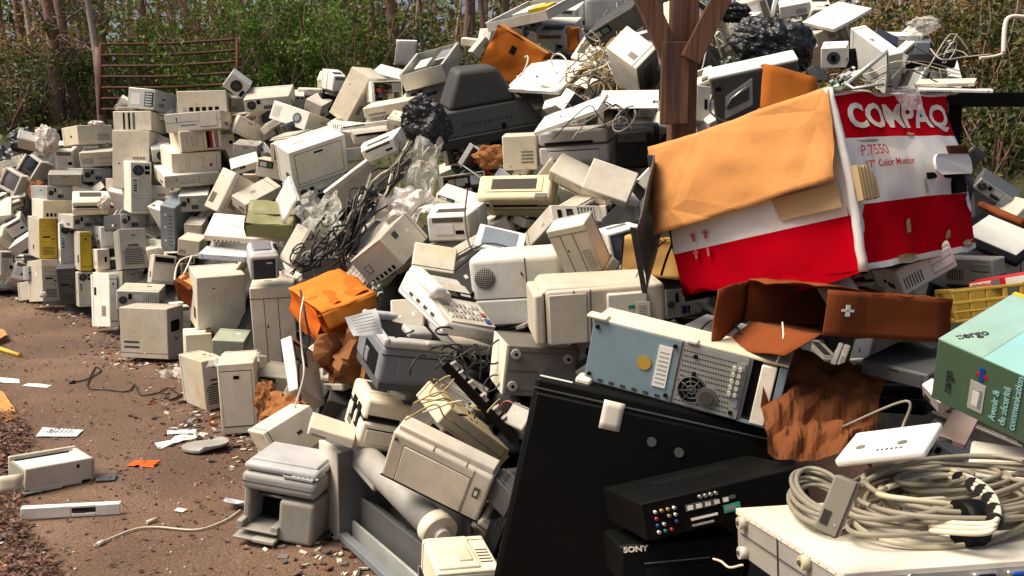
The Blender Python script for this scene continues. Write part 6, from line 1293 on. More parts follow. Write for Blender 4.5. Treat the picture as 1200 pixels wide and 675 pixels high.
[-10,-10,-10,-10,-10,-10,-10,-10,-10,-10,-10,-10,-10,-10,-10,-10,-10,-10,-10,-10,-10,11,21,59,92,100,100,101,108,110,74,71,36,34,72,39,40,43,46,56,88,91,81,70,60,50,39,29,18,8,-2,-13,-15,-15,-15,-15,-15,-15,-15,-15,-15,-15,-15,-15,-15,-15],
[-10,-10,-10,-10,-10,-10,-10,-10,-10,-10,-10,-10,-10,-10,-10,-10,-10,-10,-10,-10,24,24,48,79,104,105,106,108,110,108,75,38,34,32,74,38,40,41,44,56,82,75,65,54,44,34,23,13,2,-8,-15,-15,-15,-15,-15,-15,-15,-15,-15,-15,-15,-15,-15,-15,-15,-15],
[-10,-10,-10,-10,-10,-10,-10,-10,-10,-10,-10,-10,-10,-10,-10,-10,-10,-10,-10,-10,25,59,78,85,106,106,106,109,111,108,74,36,34,32,75,39,39,40,45,56,69,59,49,38,28,18,7,-3,-14,-15,-15,-15,-15,-15,-15,-15,-15,-15,-15,-15,-15,-15,-15,-15,-15,-15],
[-10,-10,-10,-10,-10,-10,-10,-10,-10,-10,-10,-10,-10,-10,-10,-10,-10,-10,29,29,30,61,82,104,108,108,109,109,112,109,73,34,31,35,38,38,39,40,45,59,53,43,33,22,12,2,-9,-15,-15,-15,-15,-15,-15,-15,-15,-15,-15,-15,-15,-15,-15,-15,-15,-15,-15,-15],
[-10,-10,-10,-10,-10,-10,-10,-10,-10,-10,-10,-10,-10,-10,-10,-10,-10,-10,29,69,70,79,86,108,108,109,110,111,112,111,72,33,30,36,38,38,40,40,45,47,37,27,17,6,-4,-14,-15,-15,-15,-15,-15,-15,-15,-15,-15,-15,-15,-15,-15,-15,-15,-15,-15,-15,-15,-15],
[-10,-10,-10,-10,-10,-10,-10,-10,-10,-10,-10,-10,-10,-10,-10,-10,-10,29,29,79,80,90,103,109,109,109,111,114,110,75,71,31,30,68,38,38,39,39,38,31,21,11,1,-10,-15,-15,-15,-15,-15,-15,-15,-15,-15,-15,-15,-15,-15,-15,-15,-15,-15,-15,-15,-15,-15,-15],
[-10,-10,-10,-10,-10,-10,-10,-10,-10,-10,-10,-10,-10,-10,-10,10,25,29,69,80,91,100,108,110,110,111,111,115,111,74,34,29,29,58,36,36,38,30,25,15,5,-5,-15,-15,-15,-15,-15,-15,-15,-15,-15,-15,-15,-15,-15,-15,-15,-15,-15,-15,-15,-15,-15,-15,-15,-15],
[-10,-10,-10,-10,-10,-10,-10,-10,-10,-10,-10,-10,-10,-10,-1,25,49,76,80,81,98,102,110,110,111,111,114,113,105,73,31,29,28,50,35,32,30,20,9,-1,-11,-15,-15,-15,-15,-15,-15,-15,-15,-15,-15,-15,-15,-15,-15,-15,-15,-15,-15,-15,-15,-15,-15,-15,-15,-15],
[9,9,9,9,9,9,9,9,9,9,9,9,9,-10,11,34,73,80,92,92,101,108,111,111,111,113,111,105,95,65,30,28,28,42,28,24,14,4,-7,-15,-15,-15,-15,-15,-15,-15,-15,-15,-15,-15,-15,-15,-15,-15,-15,-15,-15,-15,-15,-15,-15,-15,-15,-15,-15,-15],
[31,31,31,31,31,31,31,31,31,31,31,31,12,9,25,50,76,89,92,98,102,112,112,111,109,105,98,89,63,56,29,26,32,28,18,8,-2,-12,-15,-15,-15,-15,-15,-15,-15,-15,-15,-15,-15,-15,-15,-15,-15,-15,-15,-15,-15,-15,-15,-15,-15,-15,-15,-15,-15,-15],
[60,60,60,60,60,60,60,60,60,60,60,60,34,59,43,73,80,92,92,101,109,111,107,105,98,90,82,73,54,31,28,22,22,12,2,-8,-15,-15,-15,-15,-15,-15,-15,-15,-15,-15,-15,-15,-15,-15,-15,-15,-15,-15,-15,-15,-15,-15,-15,-15,-15,-15,-15,-15,-15,-15],
[85,85,85,85,85,85,85,85,85,85,85,62,64,65,74,75,90,92,92,102,109,103,98,90,82,74,66,57,46,28,20,14,6,-4,-14,-15,-15,-15,-15,-15,-15,-15,-15,-15,-15,-15,-15,-15,-15,-15,-15,-15,-15,-15,-15,-15,-15,-15,-15,-15,-15,-15,-15,-15,-15,-15],
[85,85,85,85,85,85,85,85,85,85,85,85,88,89,91,91,92,92,99,105,98,90,82,74,66,58,50,41,31,20,11,0,-10,-15,-15,-15,-15,-15,-15,-15,-15,-15,-15,-15,-15,-15,-15,-15,-15,-15,-15,-15,-15,-15,-15,-15,-15,-15,-15,-15,-15,-15,-15,-15,-15,-15],
[85,85,85,85,85,85,85,85,85,85,85,86,88,90,91,94,94,94,98,90,82,74,66,58,50,42,34,25,15,5,-5,-15,-15,-15,-15,-15,-15,-15,-15,-15,-15,-15,-15,-15,-15,-15,-15,-15,-15,-15,-15,-15,-15,-15,-15,-15,-15,-15,-15,-15,-15,-15,-15,-15,-15,-15],
[85,85,85,85,85,85,85,85,85,85,85,88,89,91,92,94,91,90,82,74,66,58,50,42,34,26,18,9,-1,-11,-15,-15,-15,-15,-15,-15,-15,-15,-15,-15,-15,-15,-15,-15,-15,-15,-15,-15,-15,-15,-15,-15,-15,-15,-15,-15,-15,-15,-15,-15,-15,-15,-15,-15,-15,-15],
[85,85,85,85,85,85,85,85,85,85,88,88,90,91,91,87,82,74,66,58,50,42,34,26,18,10,2,-7,-15,-15,-15,-15,-15,-15,-15,-15,-15,-15,-15,-15,-15,-15,-15,-15,-15,-15,-15,-15,-15,-15,-15,-15,-15,-15,-15,-15,-15,-15,-15,-15,-15,-15,-15,-15,-15,-15],
[86,86,86,86,86,86,86,86,86,86,88,90,89,86,82,74,66,58,50,42,34,26,18,10,2,-6,-14,-15,-15,-15,-15,-15,-15,-15,-15,-15,-15,-15,-15,-15,-15,-15,-15,-15,-15,-15,-15,-15,-15,-15,-15,-15,-15,-15,-15,-15,-15,-15,-15,-15,-15,-15,-15,-15,-15,-15],
[88,88,88,88,88,88,88,88,88,88,86,84,81,74,66,58,50,42,34,26,18,10,2,-6,-14,-15,-15,-15,-15,-15,-15,-15,-15,-15,-15,-15,-15,-15,-15,-15,-15,-15,-15,-15,-15,-15,-15,-15,-15,-15,-15,-15,-15,-15,-15,-15,-15,-15,-15,-15,-15,-15,-15,-15,-15,-15],
[88,88,88,88,88,87,85,83,82,80,76,72,66,58,50,42,34,26,18,10,2,-6,-14,-15,-15,-15,-15,-15,-15,-15,-15,-15,-15,-15,-15,-15,-15,-15,-15,-15,-15,-15,-15,-15,-15,-15,-15,-15,-15,-15,-15,-15,-15,-15,-15,-15,-15,-15,-15,-15,-15,-15,-15,-15,-15,-15],
[87,87,85,83,81,79,76,72,68,64,60,56,50,42,34,26,18,10,2,-6,-14,-15,-15,-15,-15,-15,-15,-15,-15,-15,-15,-15,-15,-15,-15,-15,-15,-15,-15,-15,-15,-15,-15,-15,-15,-15,-15,-15,-15,-15,-15,-15,-15,-15,-15,-15,-15,-15,-15,-15,-15,-15,-15,-15,-15,-15],
[78,78,76,72,68,64,60,56,52,48,44,40,34,26,18,10,2,-6,-14,-15,-15,-15,-15,-15,-15,-15,-15,-15,-15,-15,-15,-15,-15,-15,-15,-15,-15,-15,-15,-15,-15,-15,-15,-15,-15,-15,-15,-15,-15,-15,-15,-15,-15,-15,-15,-15,-15,-15,-15,-15,-15,-15,-15,-15,-15,-15],
[62,62,60,56,52,48,44,40,36,32,28,24,18,10,2,-6,-14,-15,-15,-15,-15,-15,-15,-15,-15,-15,-15,-15,-15,-15,-15,-15,-15,-15,-15,-15,-15,-15,-15,-15,-15,-15,-15,-15,-15,-15,-15,-15,-15,-15,-15,-15,-15,-15,-15,-15,-15,-15,-15,-15,-15,-15,-15,-15,-15,-15],
[46,46,44,40,36,32,28,24,20,16,12,8,2,-6,-14,-15,-15,-15,-15,-15,-15,-15,-15,-15,-15,-15,-15,-15,-15,-15,-15,-15,-15,-15,-15,-15,-15,-15,-15,-15,-15,-15,-15,-15,-15,-15,-15,-15,-15,-15,-15,-15,-15,-15,-15,-15,-15,-15,-15,-15,-15,-15,-15,-15,-15,-15],
[30,30,28,24,20,16,12,8,4,0,-4,-8,-14,-15,-15,-15,-15,-15,-15,-15,-15,-15,-15,-15,-15,-15,-15,-15,-15,-15,-15,-15,-15,-15,-15,-15,-15,-15,-15,-15,-15,-15,-15,-15,-15,-15,-15,-15,-15,-15,-15,-15,-15,-15,-15,-15,-15,-15,-15,-15,-15,-15,-15,-15,-15,-15],
[14,14,12,8,4,0,-4,-8,-12,-15,-15,-15,-15,-15,-15,-15,-15,-15,-15,-15,-15,-15,-15,-15,-15,-15,-15,-15,-15,-15,-15,-15,-15,-15,-15,-15,-15,-15,-15,-15,-15,-15,-15,-15,-15,-15,-15,-15,-15,-15,-15,-15,-15,-15,-15,-15,-15,-15,-15,-15,-15,-15,-15,-15,-15,-15],
[6,6,4,0,-4,-8,-12,-15,-15,-15,-15,-15,-15,-15,-15,-15,-15,-15,-15,-15,-15,-15,-15,-15,-15,-15,-15,-15,-15,-15,-15,-15,-15,-15,-15,-15,-15,-15,-15,-15,-15,-15,-15,-15,-15,-15,-15,-15,-15,-15,-15,-15,-15,-15,-15,-15,-15,-15,-15,-15,-15,-15,-15,-15,-15,-15]],"fill":[["case","white","bays",[1.161,2.682,1.138],
[0.11,-0.49,0.13],
[0.178,0.151,0.084],171],
["case","tan","seam",[-0.987,14.789,1.35],
[0.47,0.51,-1.48],
[0.275,0.225,0.12],106],
["open","cream","vents",[0.485,6.037,1.905],
[0.62,0.18,-0.89],
[0.145,0.104,0.084],143],
["printer","beige","plain",[-0.778,4.414,0.41],
[-0.15,-0.18,0.78],
[0.191,0.171,0.073],100],
["case","cream","vents",[-0.947,3.988,0.216],
[-0.42,0.19,2.09],
[0.269,0.23,0.167],100],
["keyboard","tan","plain",[1.574,7.327,2.297],
[-0.68,-0.0,-1.11],
[0.35,0.129,0.022],160],
["crtback","grey","rear",[-0.192,3.548,0.488],
[0.49,0.34,-0.63],
[0.233,0.159,0.148],121],
["open","dmetal","vents",[-0.106,3.802,0.599],
[-0.46,0.38,-0.21],
[0.273,0.111,0.117],112],
["crtback","metal","rear",[0.846,5.354,1.962],
[-0.11,-0.24,-0.12],
[0.324,0.206,0.267],148],
["board","white","plain",[0.901,5.443,1.921],
[0.16,-0.19,1.74],
[0.17,0.009,0.143],151],
["crtback","lgrey","rear",[0.572,5.845,1.975],
[-0.03,0.44,-0.93],
[0.209,0.191,0.197],151],
["open","metal","groove",[-0.144,5.321,1.371],
[-0.17,0.55,-0.48],
[0.33,0.18,0.129],139],
["open","tan","plain",[-2.856,8.023,0.622],
[0,0,0.44],
[0.233,0.132,0.102],50],
["crtback","pink","seam",[-0.209,7.855,2.455],
[-0.19,-0.13,-2.0],
[0.132,0.117,0.102],150],
["case","lgrey","plain",[0.803,4.815,1.618],
[-0.07,0.17,0.15],
[0.205,0.236,0.084],154],
["case","grey","bays",[1.508,2.978,1.085],
[0.08,-0.04,-0.94],
[0.156,0.19,0.088],171],
["printer","white","groove",[2.468,6.025,2.177],
[0.81,-0.74,-0.11],
[0.217,0.137,0.082],163],
["crtback","cream","groove",[1.118,6.022,2.209],
[-0.2,0.21,0.84],
[0.262,0.222,0.267],160],
["crtback","tan","vents",[-0.787,4.961,0.912],
[0.05,0.89,0.35],
[0.305,0.317,0.261],104],
["printer","black","plain",[1.253,2.966,0.673],
[0.1,-0.13,-0.84],
[0.24,0.143,0.092],176],
["case","white","groove",[0.288,5.964,1.78],
[-0.6,-0.17,-0.7],
[0.155,0.138,0.071],137],
["crtback","cream","groove",[1.461,6.521,2.379],
[-0.29,1.23,-0.01],
[0.304,0.257,0.299],160],
["crt","black","vents",[-0.049,2.894,0.202],
[-0.06,0.43,0.49],
[0.113,0.126,0.126],119],
["case","pink","bays",[-1.191,7.381,1.051],
[-0.73,0.38,-0.17],
[0.257,0.244,0.121],81],
["crtback","beige","rear",[-0.373,3.64,0.37],
[-0.4,0.65,-0.46],
[0.215,0.241,0.255],113],
["crtback","white","rear",[-0.046,5.078,1.061],
[-0.45,-0.27,1.42],
[0.194,0.179,0.129],108],
["keyboard","pink","groove",[-1.971,7.227,1.344],
[-0.03,-0.3,-1.59],
[0.271,0.103,0.019],90],
["case","cream","seam",[-2.079,8.343,1.782],
[-0.39,-0.47,0.86],
[0.189,0.129,0.064],61],
["crt","metal","vents",[1.633,6.657,2.403],
[-0.54,0.18,-0.29],
[0.325,0.279,0.25],160],
["crt","beige","bays",[3.497,15.293,3.338],
[-0.19,-0.7,0.0],
[0.296,0.264,0.229],160],
["keyboard","white","vents",[-2.291,8.474,1.9],
[-0.15,-0.45,-0.47],
[0.377,0.116,0.017],61],
["open","pink","bays",[-0.281,6.256,1.482],
[0.3,-0.05,-0.33],
[0.281,0.153,0.171],140],
["board","white","groove",[0.368,7.14,2.173],
[0.2,-0.84,-1.47],
[0.209,0.009,0.178],145],
["case","lgrey","rear",[-3.087,8.218,0.986],
[-0.28,-1.03,-2.07],
[0.24,0.22,0.114],46],
["crtback","dgrey","vents",[-0.017,3.003,0.347],
[-0.06,-0.48,2.36],
[0.12,0.128,0.101],122],
["open","white","rear",[2.563,5.647,1.975],
[0.2,-0.78,1.39],
[0.187,0.077,0.076],164],
["crt","lgrey","plain",[-3.098,8.285,0.615],
[0.15,0.28,-1.13],
[0.276,0.235,0.186],47],
["crtback","lgrey","plain",[-5.908,10.788,0.027],
[0,0,-0.13],
[0.307,0.281,0.2],23],
["crt","beige","groove",[-1.265,5.569,0.347],
[-0.03,-0.21,-0.08],
[0.149,0.153,0.136],59],
["case","pink","vents",[0.851,5.478,1.812],
[-0.17,-0.84,-0.19],
[0.184,0.162,0.099],136],
["open","white","plain",[1.08,2.797,1.101],
[0.04,-0.24,-0.84],
[0.153,0.079,0.074],168],
["crt","cream","groove",[-3.851,8.968,0.438],
[0,0,0.16],
[0.243,0.166,0.154],19],
["crtback","beige","plain",[-5.937,10.907,0.507],
[-0.61,0.57,0.89],
[0.293,0.279,0.252],24],
["case","white","bays",[-1.215,7.122,1.637],
[-0.47,0.08,0.04],
[0.275,0.267,0.095],78],
["keyboard","tan","vents",[1.356,6.557,2.457],
[-0.41,-0.76,0.02],
[0.317,0.138,0.02],160],
["case","lgrey","seam",[-6.053,11.162,0.875],
[0.12,0.6,-1.14],
[0.37,0.251,0.127],1],
["case","lgrey","plain",[-5.271,10.439,1.665],
[-0.47,0.26,0.32],
[0.315,0.233,0.111],3],
["open","dmetal","groove",[-0.853,4.358,0.268],
[-0.66,-0.88,-0.74],
[0.188,0.114,0.116],100],
["open","pink","vents",[0.478,4.788,1.162],
[-0.13,-0.11,1.16],
[0.237,0.103,0.103],132],
["keyboard","cream","seam",[0.118,7.388,2.459],
[0.07,0.1,-0.77],
[0.246,0.083,0.019],144],
["printer","cream","seam",[-0.149,6.354,1.556],
[0.36,-0.27,0.74],
[0.192,0.145,0.071],140],
["crtback","cream","seam",[-2.607,8.587,1.59],
[0.06,-0.05,0.47],
[0.19,0.263,0.224],63],
["crtback","white","plain",[-2.527,7.193,0.249],
[0,0,0.5],
[0.23,0.154,0.158],51],
["printer","cream","plain",[2.854,8.984,2.47],
[-0.55,-0.44,-0.48],
[0.287,0.251,0.126],156],
["keyboard","beige","plain",[-1.571,6.781,1.662],
[0.32,-0.06,-0.7],
[0.311,0.166,0.022],64],
["crtback","tan","seam",[2.26,7.074,2.514],
[-0.8,-0.02,0.01],
[0.184,0.162,0.162],155],
["case","lgrey","groove",[0.918,4.529,1.602],
[0.72,0.9,0.91],
[0.214,0.197,0.09],154],
["case","cream","vents",[-2.574,8.565,1.528],
[-0.25,1.08,0.19],
[0.218,0.21,0.105],63],
["case","beige","rear",[-3.303,8.601,0.781],
[0.34,0.36,-0.35],
[0.248,0.174,0.112],32],
["crtback","white","groove",[-4.493,9.741,1.121],
[-0.48,-0.43,-2.64],
[0.195,0.219,0.187],7],
["case","white","seam",[-3.216,8.582,1.116],
[-0.02,0.32,1.72],
[0.264,0.268,0.129],40],
["crt","tan","vents",[-5.558,10.693,1.573],
[0.09,0.01,-0.9],
[0.165,0.158,0.154],0],
["keyboard","beige","seam",[-0.789,4.737,0.875],
[0.86,-0.9,0.14],
[0.386,0.154,0.023],104],
["keyboard","dgrey","seam",[-0.899,4.625,0.494],
[0.42,0.33,-0.46],
[0.288,0.081,0.018],99],
["printer","cream","seam",[0.534,6.406,2.174],
[0.31,-0.87,0.68],
[0.227,0.157,0.098],146],
["case","beige","vents",[-2.27,8.602,1.665],
[0.4,-0.26,-0.76],
[0.266,0.19,0.138],63],
["keyboard","white","rear",[-3.282,8.827,1.7],
[0.31,0.35,-0.39],
[0.331,0.128,0.018],30],
["printer","cream","groove",[-5.96,11.301,0.97],
[0.25,-0.31,0.74],
[0.169,0.146,0.086],1],
["keyboard","white","seam",[0.351,4.724,1.273],
[0.14,-0.32,0.83],
[0.412,0.111,0.024],130],
["case","metal","vents",[-1.117,6.674,1.482],
[-0.06,-0.1,0.53],
[0.293,0.249,0.092],82],
["crtback","cream","plain",[-1.409,7.629,1.72],
[-0.1,1.17,-0.68],
[0.172,0.181,0.125],70],
["open","beige","plain",[-4.258,9.767,1.151],
[0.87,-0.6,0.31],
[0.189,0.093,0.125],6],
["crt","black","vents",[-0.019,3.353,0.532],
[-0.07,0.3,-0.67],
[0.152,0.128,0.133],123],
["board","tan","bays",[2.409,6.933,2.555],
[-0.29,0.1,-0.67],
[0.147,0.007,0.13],155],
["printer","cream","groove",[0.973,5.006,1.842],
[0.69,-0.33,-0.55],
[0.219,0.146,0.076],154],
["case","grey","rear",[1.415,2.959,0.503],
[0.12,0.47,-0.58],
[0.202,0.168,0.073],179],
["open","cream","vents",[-6.105,11.273,0.997],
[0.1,-0.43,1.03],
[0.188,0.103,0.117],1],
["open","tan","seam",[-0.262,5.377,1.278],
[-0.11,-0.14,-0.06],
[0.259,0.175,0.123],106],
["case","cream","bays",[-1.325,5.192,0.056],
[0.42,-0.33,-0.12],
[0.272,0.268,0.112],103],
["crt","white","seam",[-5.619,11.191,1.519],
[0.15,-0.35,-0.79],
[0.274,0.195,0.201],0],
["board","cream","plain",[-5.645,10.492,1.52],
[-0.13,-0.05,0.03],
[0.193,0.008,0.178],0],
["printer","white","vents",[-3.633,8.764,1.113],
[-0.98,0.18,-0.33],
[0.259,0.237,0.123],31],
["case","white","plain",[-5.903,11.361,1.058],
[-0.26,-0.19,-0.06],
[0.188,0.16,0.07],1],
["open","beige","vents",[-1.823,6.291,0.847],
[-0.35,-0.32,-1.76],
[0.29,0.179,0.172],93],
["keyboard","cream","vents",[2.195,6.355,2.298],
[-0.21,-0.59,-2.24],
[0.234,0.069,0.013],155],
["printer","cream","groove",[0.084,5.111,1.128],
[0.28,0.16,0.77],
[0.224,0.166,0.101],107],
["crtback","pink","plain",[-1.385,5.692,0.689],
[-0.61,-1.06,-1.4],
[0.273,0.26,0.251],95],
["crt","beige","groove",[-3.69,8.878,0.933],
[-0.64,0.0,-1.02],
[0.217,0.162,0.155],32],
["case","cream","rear",[-5.857,11.088,1.406],
[0.38,-0.26,-1.07],
[0.252,0.269,0.109],0],
["case","metal","groove",[0.634,5.83,1.888],
[-0.41,0.19,-0.05],
[0.222,0.158,0.084],151],
["case","pink","seam",[-5.267,10.657,1.679],
[0.35,-0.21,0.78],
[0.246,0.191,0.092],3],
["crtback","white","groove",[-6.043,11.283,0.727],
[-0.05,0.34,0.29],
[0.262,0.24,0.248],24],
["board","cream","plain",[-1.682,8.63,0.679],
[0.31,0.82,0.03],
[0.269,0.008,0.185],97],
["crtback","white","groove",[-2.126,8.148,1.489],
[-0.48,-0.59,0.14],
[0.179,0.173,0.17],91],
["open","pink","seam",[-2.485,8.593,1.648],
[-0.57,0.36,0.09],
[0.197,0.121,0.11],63],
["printer","lgrey","plain",[7.071,23.35,4.614],
[0.17,0.1,1.15],
[0.27,0.273,0.111],161],
["board","beige","rear",[1.548,6.748,2.123],
[-0.35,-0.28,0.02],
[0.123,0.006,0.095],160],
["open","dgrey","rear",[0.232,3.214,0.757],
[-0.52,-0.55,0.18],
[0.168,0.077,0.071],124],
["crt","cream","vents",[-2.886,8.01,0.479],
[0,0,-0.02],
[0.168,0.141,0.154],49],
["printer","lgrey","vents",[-0.98,5.531,0.875],
[-0.38,0.41,-0.89],
[0.206,0.174,0.078],97],
["crtback","white","rear",[-3.982,9.351,1.018],
[0.53,0.23,0.42],
[0.208,0.207,0.142],9],
["case","cream","bays",[4.006,12.913,3.06],
[-1.03,0.18,-2.71],
[0.292,0.302,0.162],156],
["printer","metal","vents",[-5.576,10.716,0.371],
[0,0,-0.42],
[0.158,0.175,0.081],25],
["board","white","seam",[-0.346,7.109,1.392],
[-0.13,-0.71,0.71],
[0.136,0.006,0.129],140],
["case","beige","vents",[1.576,7.353,2.414],
[-0.66,-0.01,2.14],
[0.247,0.21,0.099],160],
["open","dgrey","rear",[1.415,3.026,1.026],
[0.48,0.29,-0.6],
[0.114,0.065,0.062],175],
["case","beige","vents",[-3.377,8.728,0.893],
[-0.23,0.08,1.32],
[0.212,0.272,0.123],32],
["crt","black","plain",[-0.006,3.282,0.379],
[-1.05,0.04,0.21],
[0.13,0.132,0.147],122],
["crtback","cream","rear",[-1.003,4.866,0.247],
[-0.74,-0.37,0.84],
[0.241,0.201,0.157],100],
["case","black","rear",[0.6,3.42,0.87],
[0.6,-0.5,-0.9],
[0.117,0.089,0.038],128],
["case","dgrey","sockets",[0.48,2.96,1.31],
[-0.5,0.0,0.2],
[0.122,0.105,0.056],135],
["printer","grey","sockets",[-0.12,3.1,0.2],
[-0.1,-0.4,-2.9],
[0.101,0.082,0.057],118],
["keyboard","cream","vents",[0.85,2.48,1.15],
[-0.5,-0.7,1.9],
[0.199,0.092,0.012],168],
["case","lgrey","vents",[0.5,3.12,1.25],
[0.1,0.6,-1.6],
[0.119,0.071,0.045],133],
["keyboard","beige","plain",[1.15,2.26,0.8],
[-0.0,0.4,0.3],
[0.211,0.1,0.014],179],
["case","dgrey","vents",[0.63,2.92,1.0],
[0.5,0.1,1.7],
[0.124,0.096,0.047],128],
["printer","beige","fan",[1.95,5.4,0.31],
[-1.2,0.6,1.4],
[0.168,0.157,0.07],169],
["keyboard","dgrey","fan",[-2.28,8.55,1.84],
[0.9,-1.3,2.3],
[0.25,0.144,0.027],61],
["printer","metal","rear",[-2.72,8.29,1.0],
[-0.4,0.8,-2.9],
[0.23,0.173,0.072],45],
["printer","beige","sockets",[1.86,5.68,0.25],
[0.2,-0.5,2.0],
[0.215,0.165,0.107],169],
["board","lgrey","sockets",[0.41,5.09,1.64],
[-0.3,-0.1,-2.0],
[0.145,0.004,0.096],138],
["printer","metal","rear",[2.27,5.29,1.89],
[0.1,-1.2,0.2],
[0.145,0.198,0.102],166],
["case","cream","rear",[-0.31,7.5,2.38],
[-0.1,0.2,-1.6],
[0.122,0.169,0.058],150],
["case","beige","plain",[1.9,3.54,1.24],
[-0.9,-0.1,1.6],
[0.172,0.143,0.067],173],
["keyboard","beige","vents",[0.25,6.1,1.88],
[0.4,0.6,1.4],
[0.214,0.128,0.023],142],
["keyboard","cream","fan",[-1.9,6.52,0.73],
[0.6,0.9,-2.9],
[0.287,0.088,0.029],98],
["keyboard","beige","plain",[-0.23,4.58,1.05],
[-0.1,0.4,-2.5],
[0.275,0.101,0.019],105],
["case","dgrey","rear",[1.26,3.36,0.7],
[1.1,1.2,0.6],
[0.208,0.152,0.067],169],
["case","cream","rear",[0.08,5.17,1.38],
[0.1,-1.1,-0.4],
[0.161,0.159,0.067],139],
["case","cream","plain",[0.8,4.83,1.7],
[-0.4,0.1,-0.2],
[0.206,0.099,0.062],154],
["case","black","rear",[-0.18,3.94,0.91],
[-0.6,-0.5,2.2],
[0.156,0.148,0.083],111],
["keyboard","black","plain",[0.01,3.83,0.77],
[0.2,-0.3,-0.8],
[0.27,0.134,0.027],110],
["case","black","rear",[0.67,3.4,0.87],
[0.1,0.3,-2.1],
[0.103,0.105,0.056],128],
["case","lgrey","vents",[0.49,3.2,1.4],
[-0.1,0.8,2.8],
[0.084,0.086,0.051],135],
["printer","dgrey","fan",[-2.19,10.92,1.07],
[-0.1,1.0,1.3],
[0.227,0.191,0.064],84],
["board","lgrey","plain",[1.65,4.66,1.85],
[-1.1,-0.6,-0.0],
[0.138,0.004,0.105],158],
["keyboard","grey","vents",[-0.32,4.81,1.04],
[0.0,-0.1,-0.0],
[0.219,0.105,0.027],105],
["printer","metal","vents",[-3.47,8.85,1.91],
[0.4,0.7,0.6],
[0.248,0.117,0.093],29],
["case","beige","plain",[-0.43,3.84,0.83],
[0.1,1.1,-1.4],
[0.122,0.133,0.061],111],
["case","lgrey","fan",[-3.22,8.19,0.41],
[-0.6,0.0,-2.8],
[0.168,0.168,0.069],49],
["case","cream","vents",[-4.23,9.26,0.78],
[0.3,-0.0,2.1],
[0.124,0.138,0.085],17],
["case","black","plain",[-0.77,4.39,0.59],
[0.4,0.3,2.5],
[0.141,0.162,0.061],99],
["printer","white","vents",[0.28,4.92,1.24],
[-0.9,0.4,0.5],
[0.2,0.157,0.079],130],
["printer","grey","vents",[-0.08,3.07,0.27],
[1.0,-0.6,1.0],
[0.15,0.086,0.069],118],
["printer","beige","vents",[0.19,5.04,1.38],
[0.8,0.6,2.1],
[0.237,0.118,0.073],139],
["printer","dgrey","sockets",[-1.8,7.66,1.71],
[-1.0,-1.2,-2.8],
[0.17,0.129,0.099],64],
["case","lgrey","rear",[0.04,7.04,2.41],
[0.4,0.4,1.4],
[0.138,0.102,0.076],144],
["case","grey","vents",[-1.64,8.74,2.07],
[-0.7,0.9,-2.7],
[0.135,0.1,0.071],71],
["case","dgrey","plain",[-4.02,9.18,0.93],
[1.0,1.1,0.8],
[0.189,0.108,0.064],9],
["board","dgrey","fan",[-1.41,5.71,0.89],
[1.1,1.1,-0.7],
[0.145,0.005,0.129],92],
["keyboard","beige","vents",[-1.96,6.21,0.93],
[0.3,-1.2,0.3],
[0.204,0.13,0.024],98],
["board","black","sockets",[-0.67,4.65,0.77],
[-0.0,-0.7,-1.0],
[0.178,0.003,0.149],104],
["keyboard","lgrey","rear",[-2.39,8.51,1.9],
[0.2,0.1,2.8],
[0.21,0.095,0.021],62],
["printer","grey","plain",[-4.12,9.23,0.62],
[-0.2,-0.6,-0.5],
[0.188,0.116,0.072],18],
["case","dgrey","rear",[2.51,7.96,2.19],
[1.0,-0.1,0.9],
[0.161,0.129,0.063],157],
["case","beige","vents",[-0.42,3.7,0.48],
[0.1,-0.0,0.9],
[0.148,0.101,0.085],113],
["board","dgrey","vents",[2.42,5.3,2.04],
[-0.2,0.1,1.0],
[0.126,0.003,0.09],166],
["printer","grey","fan",[0.34,3.65,0.99],
[-0.8,0.3,2.1],
[0.197,0.17,0.104],125],
["case","black","plain",[0.81,2.53,1.11],
[0.9,-0.9,-2.1],
[0.114,0.092,0.04],168],
["printer","beige","plain",[-0.26,4.57,0.95],
[0.0,0.4,-2.2],
[0.237,0.118,0.073],105],
["case","black","plain",[-0.16,3.24,0.44],
[-0.6,-0.5,-2.8],
[0.144,0.09,0.056],120],
["case","grey","rear",[2.2,5.41,1.97],
[0.6,0.5,-0.7],
[0.156,0.148,0.072],162],
["printer","dgrey","sockets",[-0.08,3.84,0.67],
[0.0,-0.1,2.4],
[0.154,0.169,0.098],112],
["keyboard","cream","plain",[2.3,5.14,1.86],
[-0.2,-0.3,2.4],
[0.195,0.122,0.03],164],
["case","grey","vents",[-2.54,11.61,1.01],
[-0.6,-0.8,1.9],
[0.168,0.145,0.065],84],
["case","black","vents",[0.67,2.86,1.04],
[-0.3,-0.9,-1.5],
[0.087,0.084,0.041],128],
["case","beige","plain",[0.48,6.29,2.03],
[0.4,-0.6,-2.1],
[0.184,0.155,0.057],143],
["case","grey","rear",[-4.32,10.13,1.65],
[-0.2,0.1,2.9],
[0.121,0.131,0.058],2],
["keyboard","beige","plain",[-3.92,9.24,1.28],
[-1.6,-0.0,-0.6],
[0.193,0.111,0.022],6],
["board","grey","vents",[-2.01,6.23,0.27],
[-0.4,0.5,2.7],
[0.117,0.003,0.097],54],
["keyboard","grey","sockets",[-1.27,7.09,1.08],
[0.5,0.5,2.5],
[0.295,0.101,0.03],81],
["case","beige","rear",[2.16,6.39,2.29],
[0.0,-0.3,-2.4],
[0.129,0.121,0.072],155],
["printer","grey","plain",[-3.56,8.85,1.92],
[-0.0,-0.1,1.9],
[0.208,0.179,0.08],29],
["case","grey","rear",[0.17,7.4,2.49],
[-0.1,-0.1,-0.2],
[0.144,0.119,0.066],144],
["case","white","rear",[-3.57,8.8,1.99],
[-0.7,-0.7,-0.5],
[0.159,0.138,0.052],29],
["case","grey","sockets",[0.36,5.18,1.66],
